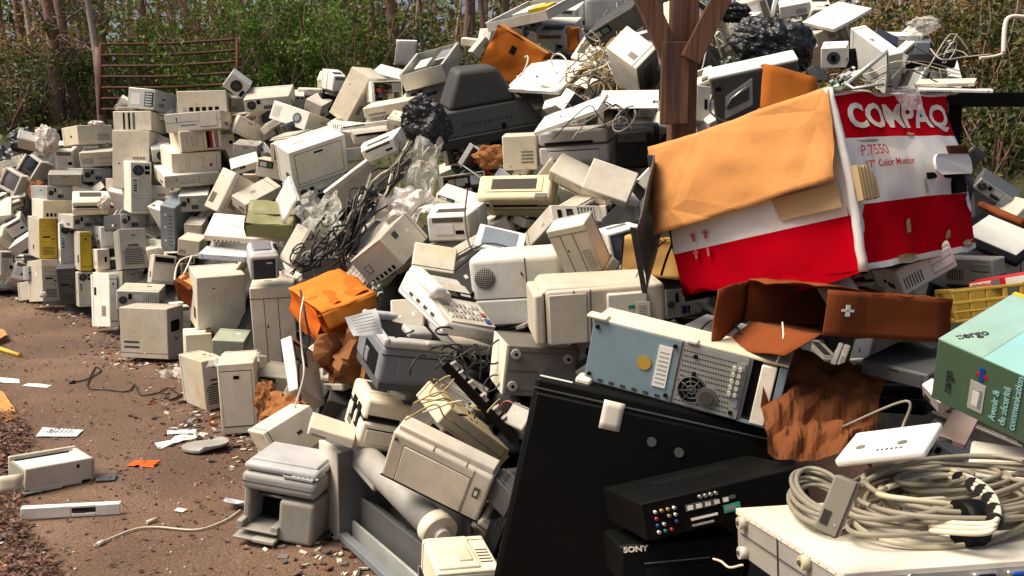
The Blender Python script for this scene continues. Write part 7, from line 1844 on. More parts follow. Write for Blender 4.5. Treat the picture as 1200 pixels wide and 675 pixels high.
[0.1,0.3,-2.3],
[0.205,0.173,0.071],138],
["printer","grey","vents",[-2.17,9.56,0.83],
[0.1,1.2,-1.1],
[0.233,0.123,0.081],85],
["keyboard","white","vents",[0.96,4.58,1.75],
[-0.3,0.2,-2.5],
[0.294,0.11,0.026],154],
["printer","metal","vents",[3.24,10.86,3.01],
[-0.2,-0.3,1.5],
[0.164,0.159,0.091],161],
["case","metal","rear",[-0.99,7.15,1.77],
[1.4,-1.0,-0.3],
[0.202,0.131,0.085],75],
["printer","grey","rear",[-4.53,9.59,1.22],
[-0.4,0.6,1.7],
[0.213,0.159,0.07],7],
["printer","lgrey","sockets",[-3.31,9.02,1.9],
[-0.3,0.1,-3.0],
[0.227,0.17,0.08],29],
["printer","white","vents",[-4.33,9.85,1.25],
[0.7,-1.2,0.6],
[0.246,0.173,0.072],6],
["case","beige","vents",[0.67,2.68,1.06],
[0.8,-0.2,1.4],
[0.126,0.12,0.053],185],
["case","metal","rear",[0.87,5.5,1.91],
[0.1,-1.5,-2.8],
[0.203,0.137,0.07],151]]}''')
NAMES = dict(crt='crt_monitor', crtback='crt_monitor', printer='printer', box='cardboard_box', open='open_computer_case', tray='metal_case', obox='cardboard_box', projector='projector', speaker='speaker',
             fax='fax_machine', gprinter='laser_printer', mfp='multifunction_printer', drumcab='machine_housing', panelbox='printer', rail='drive_rail', crtside='crt_monitor', bigtv='crt_television', greydev='office_machine',
             psuchassis='metal_chassis', blacktv='black_television', receiver='audio_receiver', sony='audio_player', compaq='monitor_carton', openbox='cardboard_box', lcd='flat_screen', redbox='packaging_box',
             crate='plastic_crate', ergo='printed_carton', whitecase='computer_case', router='network_switch', openprinter='printer', faceplate='plastic_faceplate', sheet='metal_sheet', board='circuit_board', keyboard='keyboard')


def build(o, i, group=None):
    nm = o.get('name') or (o['cat'].replace(' ', '_') if o['kind'] in ('case', 'sheet') else NAMES[o['kind']])
    rng = random.Random(i * 31 + 5)
    if o['kind'] in SINGLE:
        e = bpy.data.objects.new(nm, bpy.data.meshes.new('tmp')); COL.objects.link(e)
        e.data = B[o['kind']](o, e, rng)
        e.location = o['loc']; e.rotation_euler = o['rot']
        return tag(e, o['label'], o['cat'], group)
    r = root(nm, o['label'], o['cat'], o['loc'], o['rot'], group)
    B[o['kind']](o, r, rng)
    return r


HO = [build(o, i) for i, o in enumerate(HERO)]
FCAT = dict(crt='monitor', open='computer case', case='computer case', crtback='monitor', board='circuit board', keyboard='keyboard', printer='printer')
CN = dict(cream='cream', tan='tan', beige='beige', grey='grey', white='white', dgrey='dark grey', metal='metal grey', dmetal='dark metal', pink='pinkish', lgrey='pale grey', black='black')
for i, (kind, col, st, loc, rot, dims, near) in enumerate(MOUND['fill']):
    hl = HERO[near]['label'].split()[:6]
    while hl[-1] in ('a', 'the', 'of', 'with', 'on', 'at', 'and', 'its', 'to', 'from', 'in', 'by', 'under', 'left', 'right', 'over', 'beside', 'its', 'behind', 'below', 'upper', 'tall'): hl.pop()
    big = max(dims) > .16
    lab = '%s%s%s half buried beside the %s' % ('' if big else 'tiny ', '' if kind in ('board',) else CN[col] + ' ', {'open': 'opened case', 'crtback': 'monitor housing', 'crt': 'tube monitor'}.get(kind, FCAT[kind]), ' '.join(hl))
    build(dict(kind=kind, cat=FCAT[kind], label=lab, col=col, opt=dict(st=st), loc=loc, rot=rot, dims=dims), 1000 + i, group='scrap pieces wedged in the gaps of the heap')

# ------------------------------------------------------------ heap core
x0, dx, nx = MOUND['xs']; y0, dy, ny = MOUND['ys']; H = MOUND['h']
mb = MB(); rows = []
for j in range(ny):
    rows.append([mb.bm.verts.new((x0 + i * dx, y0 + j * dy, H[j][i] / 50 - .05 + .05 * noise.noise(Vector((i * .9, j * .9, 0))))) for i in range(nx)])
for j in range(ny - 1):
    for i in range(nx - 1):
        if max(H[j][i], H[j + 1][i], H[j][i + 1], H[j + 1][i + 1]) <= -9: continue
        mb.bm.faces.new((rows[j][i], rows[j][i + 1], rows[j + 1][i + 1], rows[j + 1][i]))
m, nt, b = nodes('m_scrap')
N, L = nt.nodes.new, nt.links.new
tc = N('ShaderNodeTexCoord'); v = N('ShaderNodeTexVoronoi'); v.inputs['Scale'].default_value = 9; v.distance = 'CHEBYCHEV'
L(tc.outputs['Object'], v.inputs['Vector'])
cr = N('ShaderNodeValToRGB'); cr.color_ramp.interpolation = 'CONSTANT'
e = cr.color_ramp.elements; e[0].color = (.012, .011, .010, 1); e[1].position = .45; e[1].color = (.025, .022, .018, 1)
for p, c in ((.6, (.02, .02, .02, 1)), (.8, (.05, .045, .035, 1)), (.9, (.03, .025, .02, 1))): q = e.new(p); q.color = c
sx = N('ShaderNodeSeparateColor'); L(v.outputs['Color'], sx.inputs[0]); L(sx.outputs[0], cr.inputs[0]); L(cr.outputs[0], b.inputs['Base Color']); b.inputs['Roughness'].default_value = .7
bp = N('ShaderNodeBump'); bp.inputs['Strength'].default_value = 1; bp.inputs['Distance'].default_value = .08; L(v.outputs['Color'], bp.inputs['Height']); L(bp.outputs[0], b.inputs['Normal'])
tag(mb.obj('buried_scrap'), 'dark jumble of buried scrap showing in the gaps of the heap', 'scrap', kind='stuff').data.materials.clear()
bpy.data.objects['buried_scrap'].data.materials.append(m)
SUNAZ, SUNE, SUNANG, SKYS = -100, 5.0, 38, .15
# ------------------------------------------------------------ ground and bank
def gh(x, y):
    """ground height: flat yard, then a bank rising into the woods"""
    r = 12.2 - .12 * max(0, x)
    if x > 2: r -= (x - 2) * .9
    t = max(0, min(1, (y - max(r, 7.5)) / 6.0)); t = t * t * (3 - 2 * t)
    return 2.35 * t + max(0, y - 20) * .03 + (.1 * noise.noise(Vector((x * .5, y * .5, 0))) * t)


mb = MB(); xs = [-60, -30, -20] + [-14 + i * .5 for i in range(57)] + [20, 30, 60]; ys = [-30, -10, -3] + [-1 + i * .5 for i in range(60)] + [35, 45, 60, 120, 300]
g = [[mb.bm.verts.new((x, y, gh(x, y))) for x in xs] for y in ys]
for j in range(len(ys) - 1):
    for i in range(len(xs) - 1):
        mb.bm.faces.new((g[j][i], g[j][i + 1], g[j + 1][i + 1], g[j + 1][i])).smooth = True
ground = mb.obj('ground'); ground['kind'] = 'structure'
m, nt, b = nodes('m_ground'); N, L = nt.nodes.new, nt.links.new
tc = N('ShaderNodeTexCoord')
def nz(scale, det=8, rough=.6, dist=0):
    n = N('ShaderNodeTexNoise'); n.inputs['Scale'].default_value = scale; n.inputs['Detail'].default_value = det; n.inputs['Roughness'].default_value = rough; n.inputs['Distortion'].default_value = dist
    L(tc.outputs['Object'], n.inputs['Vector']); return n
def ramp(src, stops):
    c = N('ShaderNodeValToRGB'); e = c.color_ramp.elements
    e[0].position, e[0].color = stops[0][0], (*stops[0][1], 1); e[1].position, e[1].color = stops[-1][0], (*stops[-1][1], 1)
    for p, q in stops[1:-1]: z = e.new(p); z.color = (*q, 1)
    L(src, c.inputs[0]); return c
def mixc(f, a, bb):
    x = N('ShaderNodeMix'); x.data_type = 'RGBA'
    L(f, x.inputs['Factor']); L(a, x.inputs[6]); L(bb, x.inputs[7]); return x.outputs[2]
big = ramp(nz(.9, 6, .6, .6).outputs['Fac'], [(.32, (.04, .023, .014)), (.5, (.125, .072, .043)), (.70, (.26, .16, .10))])
fine = ramp(nz(55, 10, .8).outputs['Fac'], [(.32, (.03, .016, .009)), (.5, (.12, .064, .038)), (.72, (.34, .20, .125))])
vor = N('ShaderNodeTexVoronoi'); vor.inputs['Scale'].default_value = 75; L(tc.outputs['Object'], vor.inputs['Vector'])
grain = ramp(vor.outputs['Distance'], [(.0, (.22, .14, .10)), (.35, (.11, .064, .044)), (.7, (.03, .018, .013))])
half = N('ShaderNodeValue'); half.outputs[0].default_value = .45
c1 = mixc(half.outputs[0], big.outputs[0], fine.outputs[0])
h2 = N('ShaderNodeValue'); h2.outputs[0].default_value = .15
c2 = mixc(h2.outputs[0], c1, grain.outputs[0])
# leafy green floor on the bank
geo = N('ShaderNodeNewGeometry'); sp = N('ShaderNodeSeparateXYZ'); L(geo.outputs['Position'], sp.inputs[0])
mr = N('ShaderNodeMapRange'); mr.inputs['From Min'].default_value = .08; mr.inputs['From Max'].default_value = .5; L(sp.outputs['Z'], mr.inputs['Value'])
gr = ramp(nz(6, 8, .7).outputs['Fac'], [(.3, (.02, .022, .008)), (.55, (.055, .06, .018)), (.7, (.12, .06, .03))])
L(mixc(mr.outputs[0], c2, gr.outputs[0]), b.inputs['Base Color']); b.inputs['Roughness'].default_value = .93
bp = N('ShaderNodeBump'); bp.inputs['Strength'].default_value = .5; bp.inputs['Distance'].default_value = .015
ad = N('ShaderNodeMath'); ad.operation = 'ADD'; L(nz(40, 8, .75).outputs['Fac'], ad.inputs[0]); L(vor.outputs['Distance'], ad.inputs[1])
L(ad.outputs[0], bp.inputs['Height']); L(bp.outputs[0], b.inputs['Normal'])
ground.data.materials.append(m)


def leafmat(name, cols, tr=.25):
    m, nt, b = nodes(name); N, L = nt.nodes.new, nt.links.new
    g = N('ShaderNodeNewGeometry'); c = N('ShaderNodeValToRGB'); e = c.color_ramp.elements
    for i, q in enumerate(cols):
        p = i / (len(cols) - 1)
        if i < 1: e[0].position = 0; e[0].color = (*q, 1)
        elif i == len(cols) - 1: e[len(e) - 1].position = 1; e[len(e) - 1].color = (*q, 1)
        else: z = e.new(p); z.color = (*q, 1)
    L(g.outputs['Random Per Island'], c.inputs[0]); L(c.outputs[0], b.inputs['Base Color']); b.inputs['Roughness'].default_value = .6
    if tr:
        t = N('ShaderNodeBsdfTranslucent'); L(c.outputs[0], t.inputs['Color']); mx = N('ShaderNodeMixShader'); mx.inputs[0].default_value = tr
        out = nt.nodes['Material Output']; L(b.outputs[0], mx.inputs[1]); L(t.outputs[0], mx.inputs[2]); L(mx.outputs[0], out.inputs[0])
    return m


MATS['litter'] = leafmat('m_litter', [(.03, .014, .010), (.09, .032, .018), (.14, .05, .025), (.06, .028, .016), (.20, .09, .045)], 0)
MATS['leafg'] = leafmat('m_leafg', [(.035, .085, .010), (.07, .16, .016), (.13, .24, .02), (.20, .29, .03), (.05, .10, .012)], .3)
MATS['leafd'] = leafmat('m_leafd', [(.02, .035, .009), (.045, .075, .014), (.08, .11, .02), (.12, .10, .025), (.022, .04, .01)], .3)
MATS['leafb'] = leafmat('m_leafb', [(.14, .09, .03), (.24, .13, .045), (.20, .20, .03), (.32, .18, .05), (.10, .07, .025)], .3)
MATS['bark'] = plastic('m_bark', (.25, .15, .115), .9, .6, bump=.4, dirtcol=(.03, .02, .015), scale=14)
MATS['barkg'] = plastic('m_barkg', (.42, .33, .27), .9, .6, bump=.4, dirtcol=(.05, .035, .03), scale=14)
MATS['twig'] = plastic('m_twig', (.22, .12, .09), .9, .2, bump=0)


def leaf(mb, p, s, k, rng, flat=False):
    n = Vector((rng.gauss(0, .35), rng.gauss(0, .35), 1)) if flat else Vector((rng.gauss(0, 1), rng.gauss(0, 1), rng.gauss(0, 1)))
    n.normalize(); a = n.orthogonal().normalized(); a.rotate(Matrix.Rotation(rng.uniform(0, 6.28), 3, n)); b = n.cross(a)
    a *= s; b *= s * .55
    f = mb.bm.faces.new([mb.bm.verts.new(p + q) for q in (-a, -b + n * s * .2, a, b + n * s * .15)]); f.material_index = k


# leaf litter on the left side of the yard and thin scatter over it
rng = random.Random(3)
mb = MB(); k = mb.mi('litter')
for i in range(6500):
    t = rng.random()
    if t < .62: # dense drift along the left edge
        y = rng.uniform(2.6, 5.4); edge = -.545 * y * (.965 + .05 * noise.noise(Vector((y * 1.7, 2, 0)))) + .10 * math.sin(y * 3)
        x = edge - abs(rng.gauss(0, .30)) + .10 * math.sin(y * 2.3) - .02
    else: y = rng.uniform(2.5, 11); x = rng.uniform(-.6 * y - .3, -.02 * y)
    leaf(mb, Vector((x, y, gh(x, y) + rng.uniform(.004, .014 if t > .62 else .04))), rng.uniform(.006, .02) if t > .62 else rng.uniform(.008, .022), k, rng, True)
tag(mb.obj('leaf_litter'), 'dry red brown leaves scattered on the yard', 'leaves', kind='stuff')
mb = MB()
for i in range(1500):
    y = 2.5 + 9 * rng.random() ** 1.3; x = rng.uniform(-.6 * y, .0 * y); s = rng.uniform(.002, .008)
    mb.box(x, x + s, y, y + s * 1.3, .0, s * .7 + .001, rng.choice(['litter', 'tan', 'redcard', 'tan', 'darkcard', 'grey', 'label', 'line']))
FOOT = [(432, 675), (395, 632), (372, 560), (300, 518), (250, 505), (232, 478), (216, 428), (143, 422), (130, 384), (60, 356), (0, 346)]
for i in range(800):
    q = rng.random() * (len(FOOT) - 1.001); a_, b_ = FOOT[int(q)], FOOT[int(q) + 1]; t = q % 1
    u_, v_ = a_[0] + (b_[0] - a_[0]) * t, a_[1] + (b_[1] - a_[1]) * t
    dr = P(u_, v_, 1) - Vector((0, 0, CAMH)); p_ = Vector((0, 0, CAMH)) + dr * (-CAMH / dr.z); x = p_.x - abs(rng.gauss(0, .16)) + .06; y = p_.y - abs(rng.gauss(0, .12)) + .05; s = rng.uniform(.006, .04)
    z = MB() if 0 else None; mt = Matrix.Translation((x, y, s * .12)) @ Euler((rng.gauss(0, .25), rng.gauss(0, .25), rng.uniform(0, 3))).to_matrix().to_4x4()
    mb.box(-s / 2, s / 2, -s * rng.uniform(.15, .5), s * .3, -.001, s * rng.uniform(.04, .2), rng.choice(['beige', 'grey', 'dgrey', 'tan', 'black', 'darkcard', 'steel', 'tan', 'redcard', 'cable_k', 'litter', 'litter']), mat=mt)
tag(mb.obj('gravel'), 'small stones and crumbs of plastic scattered on the yard', 'gravel', kind='stuff')


# flat litter on the ground
def G(px, py):
    """point of the flat yard at that position of the photo"""
    a = P(px, py, 1) - Vector((0, 0, CAMH)); return Vector((0, 0, CAMH)) + a * (-CAMH / a.z)


def flatq(name, pts, mat, label, cat, jit=.004, z=.006):
    mb = MB(); q = [G(*p) + Vector((0, 0, z)) for p in pts]; mb.quad(*q, mat, 8, jit)
    for v in mb.bm.verts: v.co.z = max(v.co.z, .003)
    return tag(mb.obj(name), label, cat)


o = flatq('paper_sheet', [(42, 513), (50, 502), (98, 505), (90, 513)][:4], 'paperw', 'white sheet with blue print lying on the bare ground above the gutted printer', 'paper')
mb = MB()
for i in range(6): mb.quad(*[G(*p) + Vector((0, 0, .017)) for p in ((56 + i * 5, 511), (58 + i * 5, 510.2), (62 + i * 5, 505), (60 + i * 5, 505.5))], 'blue', 1, 0)
mb.obj('printed_marks', o)
flatq('paper_sheet', [(26, 453), (33, 450), (61, 452), (55, 455)], 'paperw', 'small white sheet lying between the pile foot and the left edge', 'paper')
flatq('paper_sheet', [(-6, 449), (-2, 443), (22, 445), (24, 450)], 'paperw', 'white paper scrap cut by the left edge of the photo', 'paper')
flatq('leaflet', [(148, 547), (158, 540), (188, 540), (180, 549)], 'paperr', 'orange red leaflet lying flat in the middle of the yard', 'leaflet')
flatq('paper_strip', [(196, 510), (196, 505), (231, 504), (229, 509)], 'paperw', 'white envelope strip above the folded paper ribbon', 'paper')
o = flatq('paper_ribbon', [(186, 527), (181, 522), (229, 508), (231, 514)], 'paperw', 'folded white paper ribbon lying by the grey oval lid', 'paper', .02)
flatq('cardboard_piece', [(-8, 497), (-8, 458), (2, 461), (25, 494)], 'flapcard', 'orange cardboard corner at the left edge above the gutted printer', 'cardboard', .02, .02)
flatq('cardboard_piece', [(-8, 676), (-8, 657), (8, 658), (10, 676)], 'flapcard', 'small yellow brown card at the bottom left corner', 'cardboard')
flatq('paper_sheet', [(-6, 640), (-6, 629), (6, 630), (8, 637)], 'paperw', 'pale scrap in the dry leaves at the bottom left', 'paper')
flatq('cardboard_piece', [(-10, 408), (-10, 390), (4, 392), (10, 400)], 'flapcard', 'brown cardboard piece at the left edge beside the yellow stick', 'cardboard', .02, .05)
flatq('plastic_wrapper', [(262, 598), (268, 590), (290, 590), (286, 600)], 'paper', 'crumpled bluish wrapper beside the grey multifunction printer', 'wrapper', .05, .02)
flatq('paper_scrap', [(204, 600), (208, 596), (220, 598), (214, 602)], 'lgrey', 'small pale scrap in front of the orange brown rag', 'paper')
mb = MB(); mb.tube([G(172, 615) + Vector((0, 0, .01)), G(184, 611) + Vector((0, 0, .012))], .008, 'cable_w', 6); tag(mb.obj('plastic_stub'), 'short pale plastic stub on the bare ground', 'plastic bit')
mb = MB(); mb.tube([G(-20, 405) + Vector((0, 0, .02)), G(24, 419) + Vector((0, 0, .015))], .018, 'yellow', 8); tag(mb.obj('stick'), 'yellow stick lying on the ground at the left edge', 'stick')
mb = MB(); c = G(241, 527)
n = 28; ring = [mb.bm.verts.new(c + Vector((.12 * math.cos(a * 2 * PI / n), .10 * math.sin(a * 2 * PI / n), .012 + .02 * (math.cos(a * 2 * PI / n) > .2)))) for a in range(n)]
mi_ = mb.mi('mgrey'); f = mb.bm.faces.new(ring); f.material_index = mi_
r2 = bmesh.ops.extrude_face_region(mb.bm, geom=[f]); bmesh.ops.translate(mb.bm, vec=(0, 0, .012), verts=[v for v in r2['geom'] if isinstance(v, bmesh.types.BMVert)])
tag(mb.obj('oval_disc'), 'grey oval lid lying flat on the ground by the slim standing tower', 'lid')


def smooth(pts, n=8):
    out = []
    for i in range(len(pts) - 1):
        a, b_, c, d_ = pts[max(i - 1, 0)], pts[i], pts[i + 1], pts[min(i + 2, len(pts) - 1)]
        for t in range(n):
            t /= n
            out.append(.5 * ((2 * b_) + (c - a) * t + (2 * a - 5 * b_ + 4 * c - d_) * t * t + (3 * b_ - a - 3 * c + d_) * t ** 3))
    return out + [pts[-1]]


# ------------------------------------------------------------ crumpled things
def blob(name, c, s, mat, label, cat, amp=.35, fr=2.6, seed=0, sub=4, rot=(0, 0, 0), kind=None):
    mb = MB(); k = mb.mi(mat); r = bmesh.ops.create_icosphere(mb.bm, subdivisions=sub, radius=1)
    E = Euler(rot).to_matrix()
    for v in r['verts']:
        p = v.co.copy(); q = p * fr + Vector((seed * 3.1, seed, 0))
        rd = lambda z: 1 - 2.4 * abs(noise.noise(z))
        q2 = Vector((q.x * 1.9 + q.z * .5, q.y * .9, q.z * .55)); q3 = Vector((q.x * .6, q.y * 1.4, q.z * 1.8 + q.x * .6)) + Vector((seed, 3, 2))
        n_ = .75 * noise.noise(q * .8) + .32 * rd(q2 * .9) + .22 * rd(q3 * 1.1) + .10 * rd(q2 * 2.4) - .2; v.co = E @ Vector((p.x * s[0], p.y * s[1], p.z * s[2])) * (1 + amp * n_)
    for f in mb.bm.faces: f.material_index = k; f.smooth = False
    o = mb.obj(name); o.location = c
    return tag(o, label, cat)


MATS['redcard2'] = cardboard('m_redcard2', (.16, .058, .024), .5)


def bag(px, py, d, w, h, mat, label, seed, th=.6, amp=.35, rot=0, sub=4, cat='bag', name='rubbish_bag'):
    return blob(name, P(px, py, d), (w * d / F / 2, th * w * d / F / 2, h * d / F / 2), mat, label, cat, amp, 2.6, seed, sub, (0, R(rot), 0))


bag(28, 165, 10.5, 34, 28, 'bagblack', 'black rubbish bag on the skyline at the far left', 1, rot=-20)
bag(55, 165, 10.2, 26, 34, 'bagwhite', 'bright white plastic bag right of the far left black bag', 2)
bag(45, 225, 9.9, 22, 24, 'bagcard', 'orange crumpled bag among white monitors at the far left', 3, amp=.5)
bag(113, 145, 9.4, 18, 7, 'bagwhite', 'small white bag on the case at the left skyline', 4)
bag(122, 238, 8.75, 14, 16, 'bagwhite', 'white crumpled cup like scrap beside the cream printer on the left stacks', 5)
bag(499, 145, 5.6, 50, 62, 'bagblack', 'shiny black rubbish bag against the charcoal television', 6, rot=-35, sub=5)
bag(905, 55, 4.9, 98, 64, 'bagblack', 'large black rubbish bag draped behind the red and white carton', 7, rot=8, sub=5, amp=.22)
bag(858, 14, 5.8, 40, 22, 'bagblack', 'smaller black bag at the top edge of the photo right of the post', 8)
bag(1082, 30, 5.4, 34, 18, 'bagclear', 'grey tangle of film among scraps on the right skyline', 12, amp=.6)
bag(312, 468, 4.85, 26, 40, 'bagcard', 'reddish crumpled wrapping behind the slim standing tower', 14, amp=.45, cat='wrapping', name='torn_wrapping')
bag(223, 633, 3.72, 26, 7, 'bagcard', 'orange brown rag lying on the ground', 16, amp=.6, cat='rag', name='rag')
def crumple(mb, pts, m, n, amp, seed, jt=.55):
    a, b_, c, d = [P(*q) for q in pts]; k = mb.mi(m); nor = (b_ - a).cross(d - a).normalized(); g = []
    for i in range(n + 1):
        g.append([])
        for j in range(n + 1):
            u, v = i / n, j / n; p = a * (1 - u) * (1 - v) + b_ * u * (1 - v) + c * u * v + d * (1 - u) * v
            q = Vector((u * 1.6 + v * 1.1, v * 1.4 - u * .9, seed)); f_ = abs(noise.noise(q)) * 2.0 + .55 * abs(noise.noise(q * 2.1 + Vector((u * 2, 0, 0)))) + .12 * noise.noise(q * 6)
            g[-1].append(mb.bm.verts.new(p - nor * amp * (f_ - .3) + Vector((noise.noise(q * 3), noise.noise(q * 3.3), noise.noise(q * 2.7))) * amp * jt))
    for i in range(n):
        for j in range(n):
            A4 = (g[i][j], g[i + 1][j], g[i + 1][j + 1], g[i][j + 1])
            for tri in (((0, 1, 2), (0, 2, 3)) if (i * 7 + j * 3) % 2 else ((0, 1, 3), (1, 2, 3))): mb.bm.faces.new([A4[z] for z in tri]).material_index = k
mb = MB(); crumple(mb, [(890, 402, 2.45), (1036, 440, 2.35), (1022, 545, 2.1), (898, 535, 2.05)], 'redcard2', 26, .06, 3, .12)
CR1 = tag(mb.obj('torn_wrapping'), 'big crumpled brown paper wrapping behind the coiled cable', 'wrapping')
for pts, m_, nn, am, sd, lb in (
    ([(476, 172, 5.35), (520, 168, 5.3), (508, 240, 5.1), (478, 250, 5.05)], 'bagclear', 22, .09, 5, 'clear plastic bag hanging below the black rubbish bag'),
    ([(448, 228, 5.1), (508, 222, 5.1), (512, 262, 4.95), (440, 262, 4.95)], 'bagwhite', 20, .07, 6, 'milky plastic sheet lying over the middle of the heap'),
    ([(346, 236, 5.6), (400, 228, 5.6), (404, 282, 5.3), (352, 268, 5.3)], 'bagclear', 22, .08, 7, 'crumpled clear film right of the olive green box'),
    ([(186, 444, 6.5), (206, 432, 6.7), (232, 438, 6.6), (214, 448, 6.4)], 'bagclear', 16, .05, 11, 'small heap of clear film on the ground at the foot of the pile'),
    ([(240, 428, 5.25), (268, 414, 5.4), (312, 416, 5.2), (290, 428, 5.05)], 'bagclear', 16, .04, 12, 'clear film lying over the top of the slim standing tower')):
    mb = MB(); crumple(mb, pts, m_, nn, am, sd); tag(mb.obj('plastic_film'), lb, 'plastic film')
mb = MB(); crumple(mb, [(296, 512, 4.6), (318, 458, 4.8), (366, 468, 4.7), (356, 508, 4.5)], 'bagcard', 9, .06, 8)
tag(mb.obj('torn_wrapping'), 'torn orange brown wrapping paper beside the slim standing tower', 'wrapping')
mb = MB(); crumple(mb, [(368, 398, 4.35), (436, 382, 4.3), (432, 462, 4.25), (384, 446, 4.3)], 'bagcard', 9, .07, 9)
tag(mb.obj('crushed_cardboard'), 'crushed orange carton remains under the orange monitor carton', 'cardboard')
bag(578, 185, 5.2, 40, 26, 'bagcard', 'red brown scrap under the charcoal television', 19, amp=.5, cat='cardboard', name='crushed_cardboard')
bag(50, 345, 9.2, 8, 7, 'bagwhite', 'white paper ball on the ground at the foot of the yellow fronted stack', 20, cat='paper ball', name='paper_ball')
bag(122, 366, 8.3, 16, 8, 'bagwhite', 'white crumpled scrap on the ground at the foot of the slim white tower', 21, cat='paper ball', name='paper_ball')

# paper label hanging from the grey printer
mb = MB(); mb.quad(P(404, 372, 3.3), P(440, 362, 3.36), P(449, 392, 3.34), P(414, 394, 3.28), 'paperw', 8, .02)
o = tag(mb.obj('paper_sheet'), 'printed white paper hanging over the rim of the blue grey printer', 'paper')
mb = MB()
for i in range(6): mb.tube([P(411 + i * 1.5, 373 + i * 3.3, 3.27), P(436 + i * 1.6, 367 + i * 3.6, 3.32)], .0012, 'grey', 4)
mb.obj('printed_marks', o)


# ------------------------------------------------------------ cables
def cord(pts, r, mat, label, name='loose_cable', plug=False):
    q = [P(*p) if len(p) == 3 else G(*p) + Vector((0, 0, r + .004)) for p in pts]
    mb = MB(); q = smooth(q); mb.tube(q, r, mat, 6)
    o = mb.obj(name); tag(o, label, 'cable')
    if plug:
        e = MB(); c = q[0]; dr = (q[0] - q[1]).normalized(); e.tube([c, c + dr * .035], r * 2.4, mat, 8); e.tube([c + dr * .035, c + dr * .05], r, 'steel', 6); e.obj('plug', o)
    return o


cord([(88, 449), (102, 446), (118, 436), (112, 432), (105, 445), (104, 456), (125, 458), (150, 460), (158, 452), (165, 464), (185, 462), (198, 456), (212, 466)], .005, 'cable_k', 'black power cord looping over the ground toward the leaning tower', plug=True)
cord([(190, 458), (200, 470), (215, 464), (224, 470), (210, 474)], .007, 'cable_k', 'knotted black cord end at the pile foot', name='loose_cable')
cord([(122, 637), (135, 631), (160, 622), (185, 620), (230, 623), (262, 613), (282, 600)], .0042, 'cable_w', 'pale cord running over the ground to the grey multifunction printer', plug=True)
cord([(356, 348, 4.2), (352, 375, 4.15), (354, 410, 4.15), (356, 440, 4.1), (345, 480, 4.1), (340, 510, 4.2)], .005, 'cable_w', 'pale cord hanging down over the orange monitor carton')
cord([(352, 340, 4.25), (358, 372, 4.18), (362, 400, 4.15), (350, 430, 4.15), (352, 470, 4.2)], .005, 'cable_k', 'black cord hanging down over the orange monitor carton')
cord([(492, 330, 3.6), (505, 340, 3.6), (498, 345, 3.6)], .003, 'cable_k', 'short black cord behind the fax machine')
cord([(548, 222, 4.3), (545, 255, 4.2), (552, 290, 4.1), (570, 285, 4.05), (595, 290, 4.0), (602, 305, 3.85), (612, 322, 3.8)], .004, 'cable_k', 'black cord hanging over the speaker housing')
cord([(780, 282, 3.05), (765, 295, 3.0), (750, 315, 2.95), (745, 325, 2.95)], .003, 'cable_w', 'pale cord hanging on the tan carton')
cord([(792, 276, 3.05), (782, 300, 3.0), (775, 322, 2.95)], .0045, 'cable_k', 'black plug cord hanging on the tan carton')
cord([(917, 378, 2.3), (918, 395, 2.25), (914, 415, 2.22), (910, 425, 2.22)], .0025, 'cable_w', 'thin white cord standing by the drive cage of the pale blue chassis')
cord([(836, 655, 1.6), (845, 658, 1.55), (855, 665, 1.5), (870, 662, 1.45)], .002, 'cable_w', 'thin white wires sticking out by the white case at the bottom')
cord([(1176, 62, 4.8), (1178, 30, 4.8), (1184, 20, 4.8), (1200, 20, 4.8)], .012, 'cable_w', 'curved pale hose standing above the fence at the right edge')
cord([(1178, 62, 4.8), (1165, 66, 4.8), (1148, 68, 4.8)], .008, 'cable_w', 'pale hose end lying toward the heap at the right')
cord([(255, 500), (246, 498), (248, 492), (258, 490)], .006, 'redcard', 'brown cord at the foot of the slim standing tower')
cord([(988, 500, 2.0), (1062, 470, 1.9), (1058, 500, 1.9), (1050, 515, 1.85)], .003, 'cable_l', 'thin grey wire arching behind the coiled cable')
cord([(900, 435, 2.3), (860, 380, 2.4), (835, 375, 2.5), (818, 390, 2.45)], .003, 'cable_k', 'thin dark wire curling on the wide white case top')
cord([(225, 300, 6.8), (215, 322, 6.7), (205, 330, 6.7), (212, 305, 6.9), (245, 298, 7)], .008, 'cable_w', 'thick pale cable looped beside the square beige box')
cord([(880, 140, 3.4), (850, 142, 3.6), (832, 130, 3.8), (835, 112, 3.9)], .004, 'cable_k', 'black wire behind the brown flap near the wooden post')


def tangle(pts, n, r, mats, label, spread, seed, cat='cables', kind=None, name='cable_bundle', loops=0):
    """a bundle of separate strands running together"""
    rng = random.Random(seed); mb = MB(); base = [P(*p) for p in pts]
    for i in range(n):
        off = Vector((rng.gauss(0, 1), rng.gauss(0, 1), rng.gauss(0, 1))) * spread
        q = [p + off * (.4 + .6 * abs(math.sin(j * 1.3 + i))) + Vector((rng.gauss(0, 1), rng.gauss(0, .6), rng.gauss(0, 1))) * spread * .7 for j, p in enumerate(base)]
        mb.tube(smooth(q, 6), r * rng.uniform(.7, 1.2), rng.choice(mats), 5)
    for i in range(loops):
        c = rng.choice(base) + Vector((rng.gauss(0, 1), rng.gauss(0, .5), rng.gauss(0, .7))) * spread * 2.2
        a = Vector((rng.gauss(0, 1), rng.gauss(0, 1), rng.gauss(0, 1))).normalized(); b_ = a.orthogonal().normalized(); c_ = a.cross(b_); rr = spread * rng.uniform(.5, 1.6)
        q = [c + (b_ * math.cos(t) * rr + c_ * math.sin(t) * rr * .6) * (1 + .04 * t) for t in [k_ * .45 for k_ in range(int(rng.uniform(8, 16)))]]
        mb.tube(smooth(q, 3), r * rng.uniform(.7, 1.1), rng.choice(mats), 5)
    return tag(mb.obj(name), label, cat)


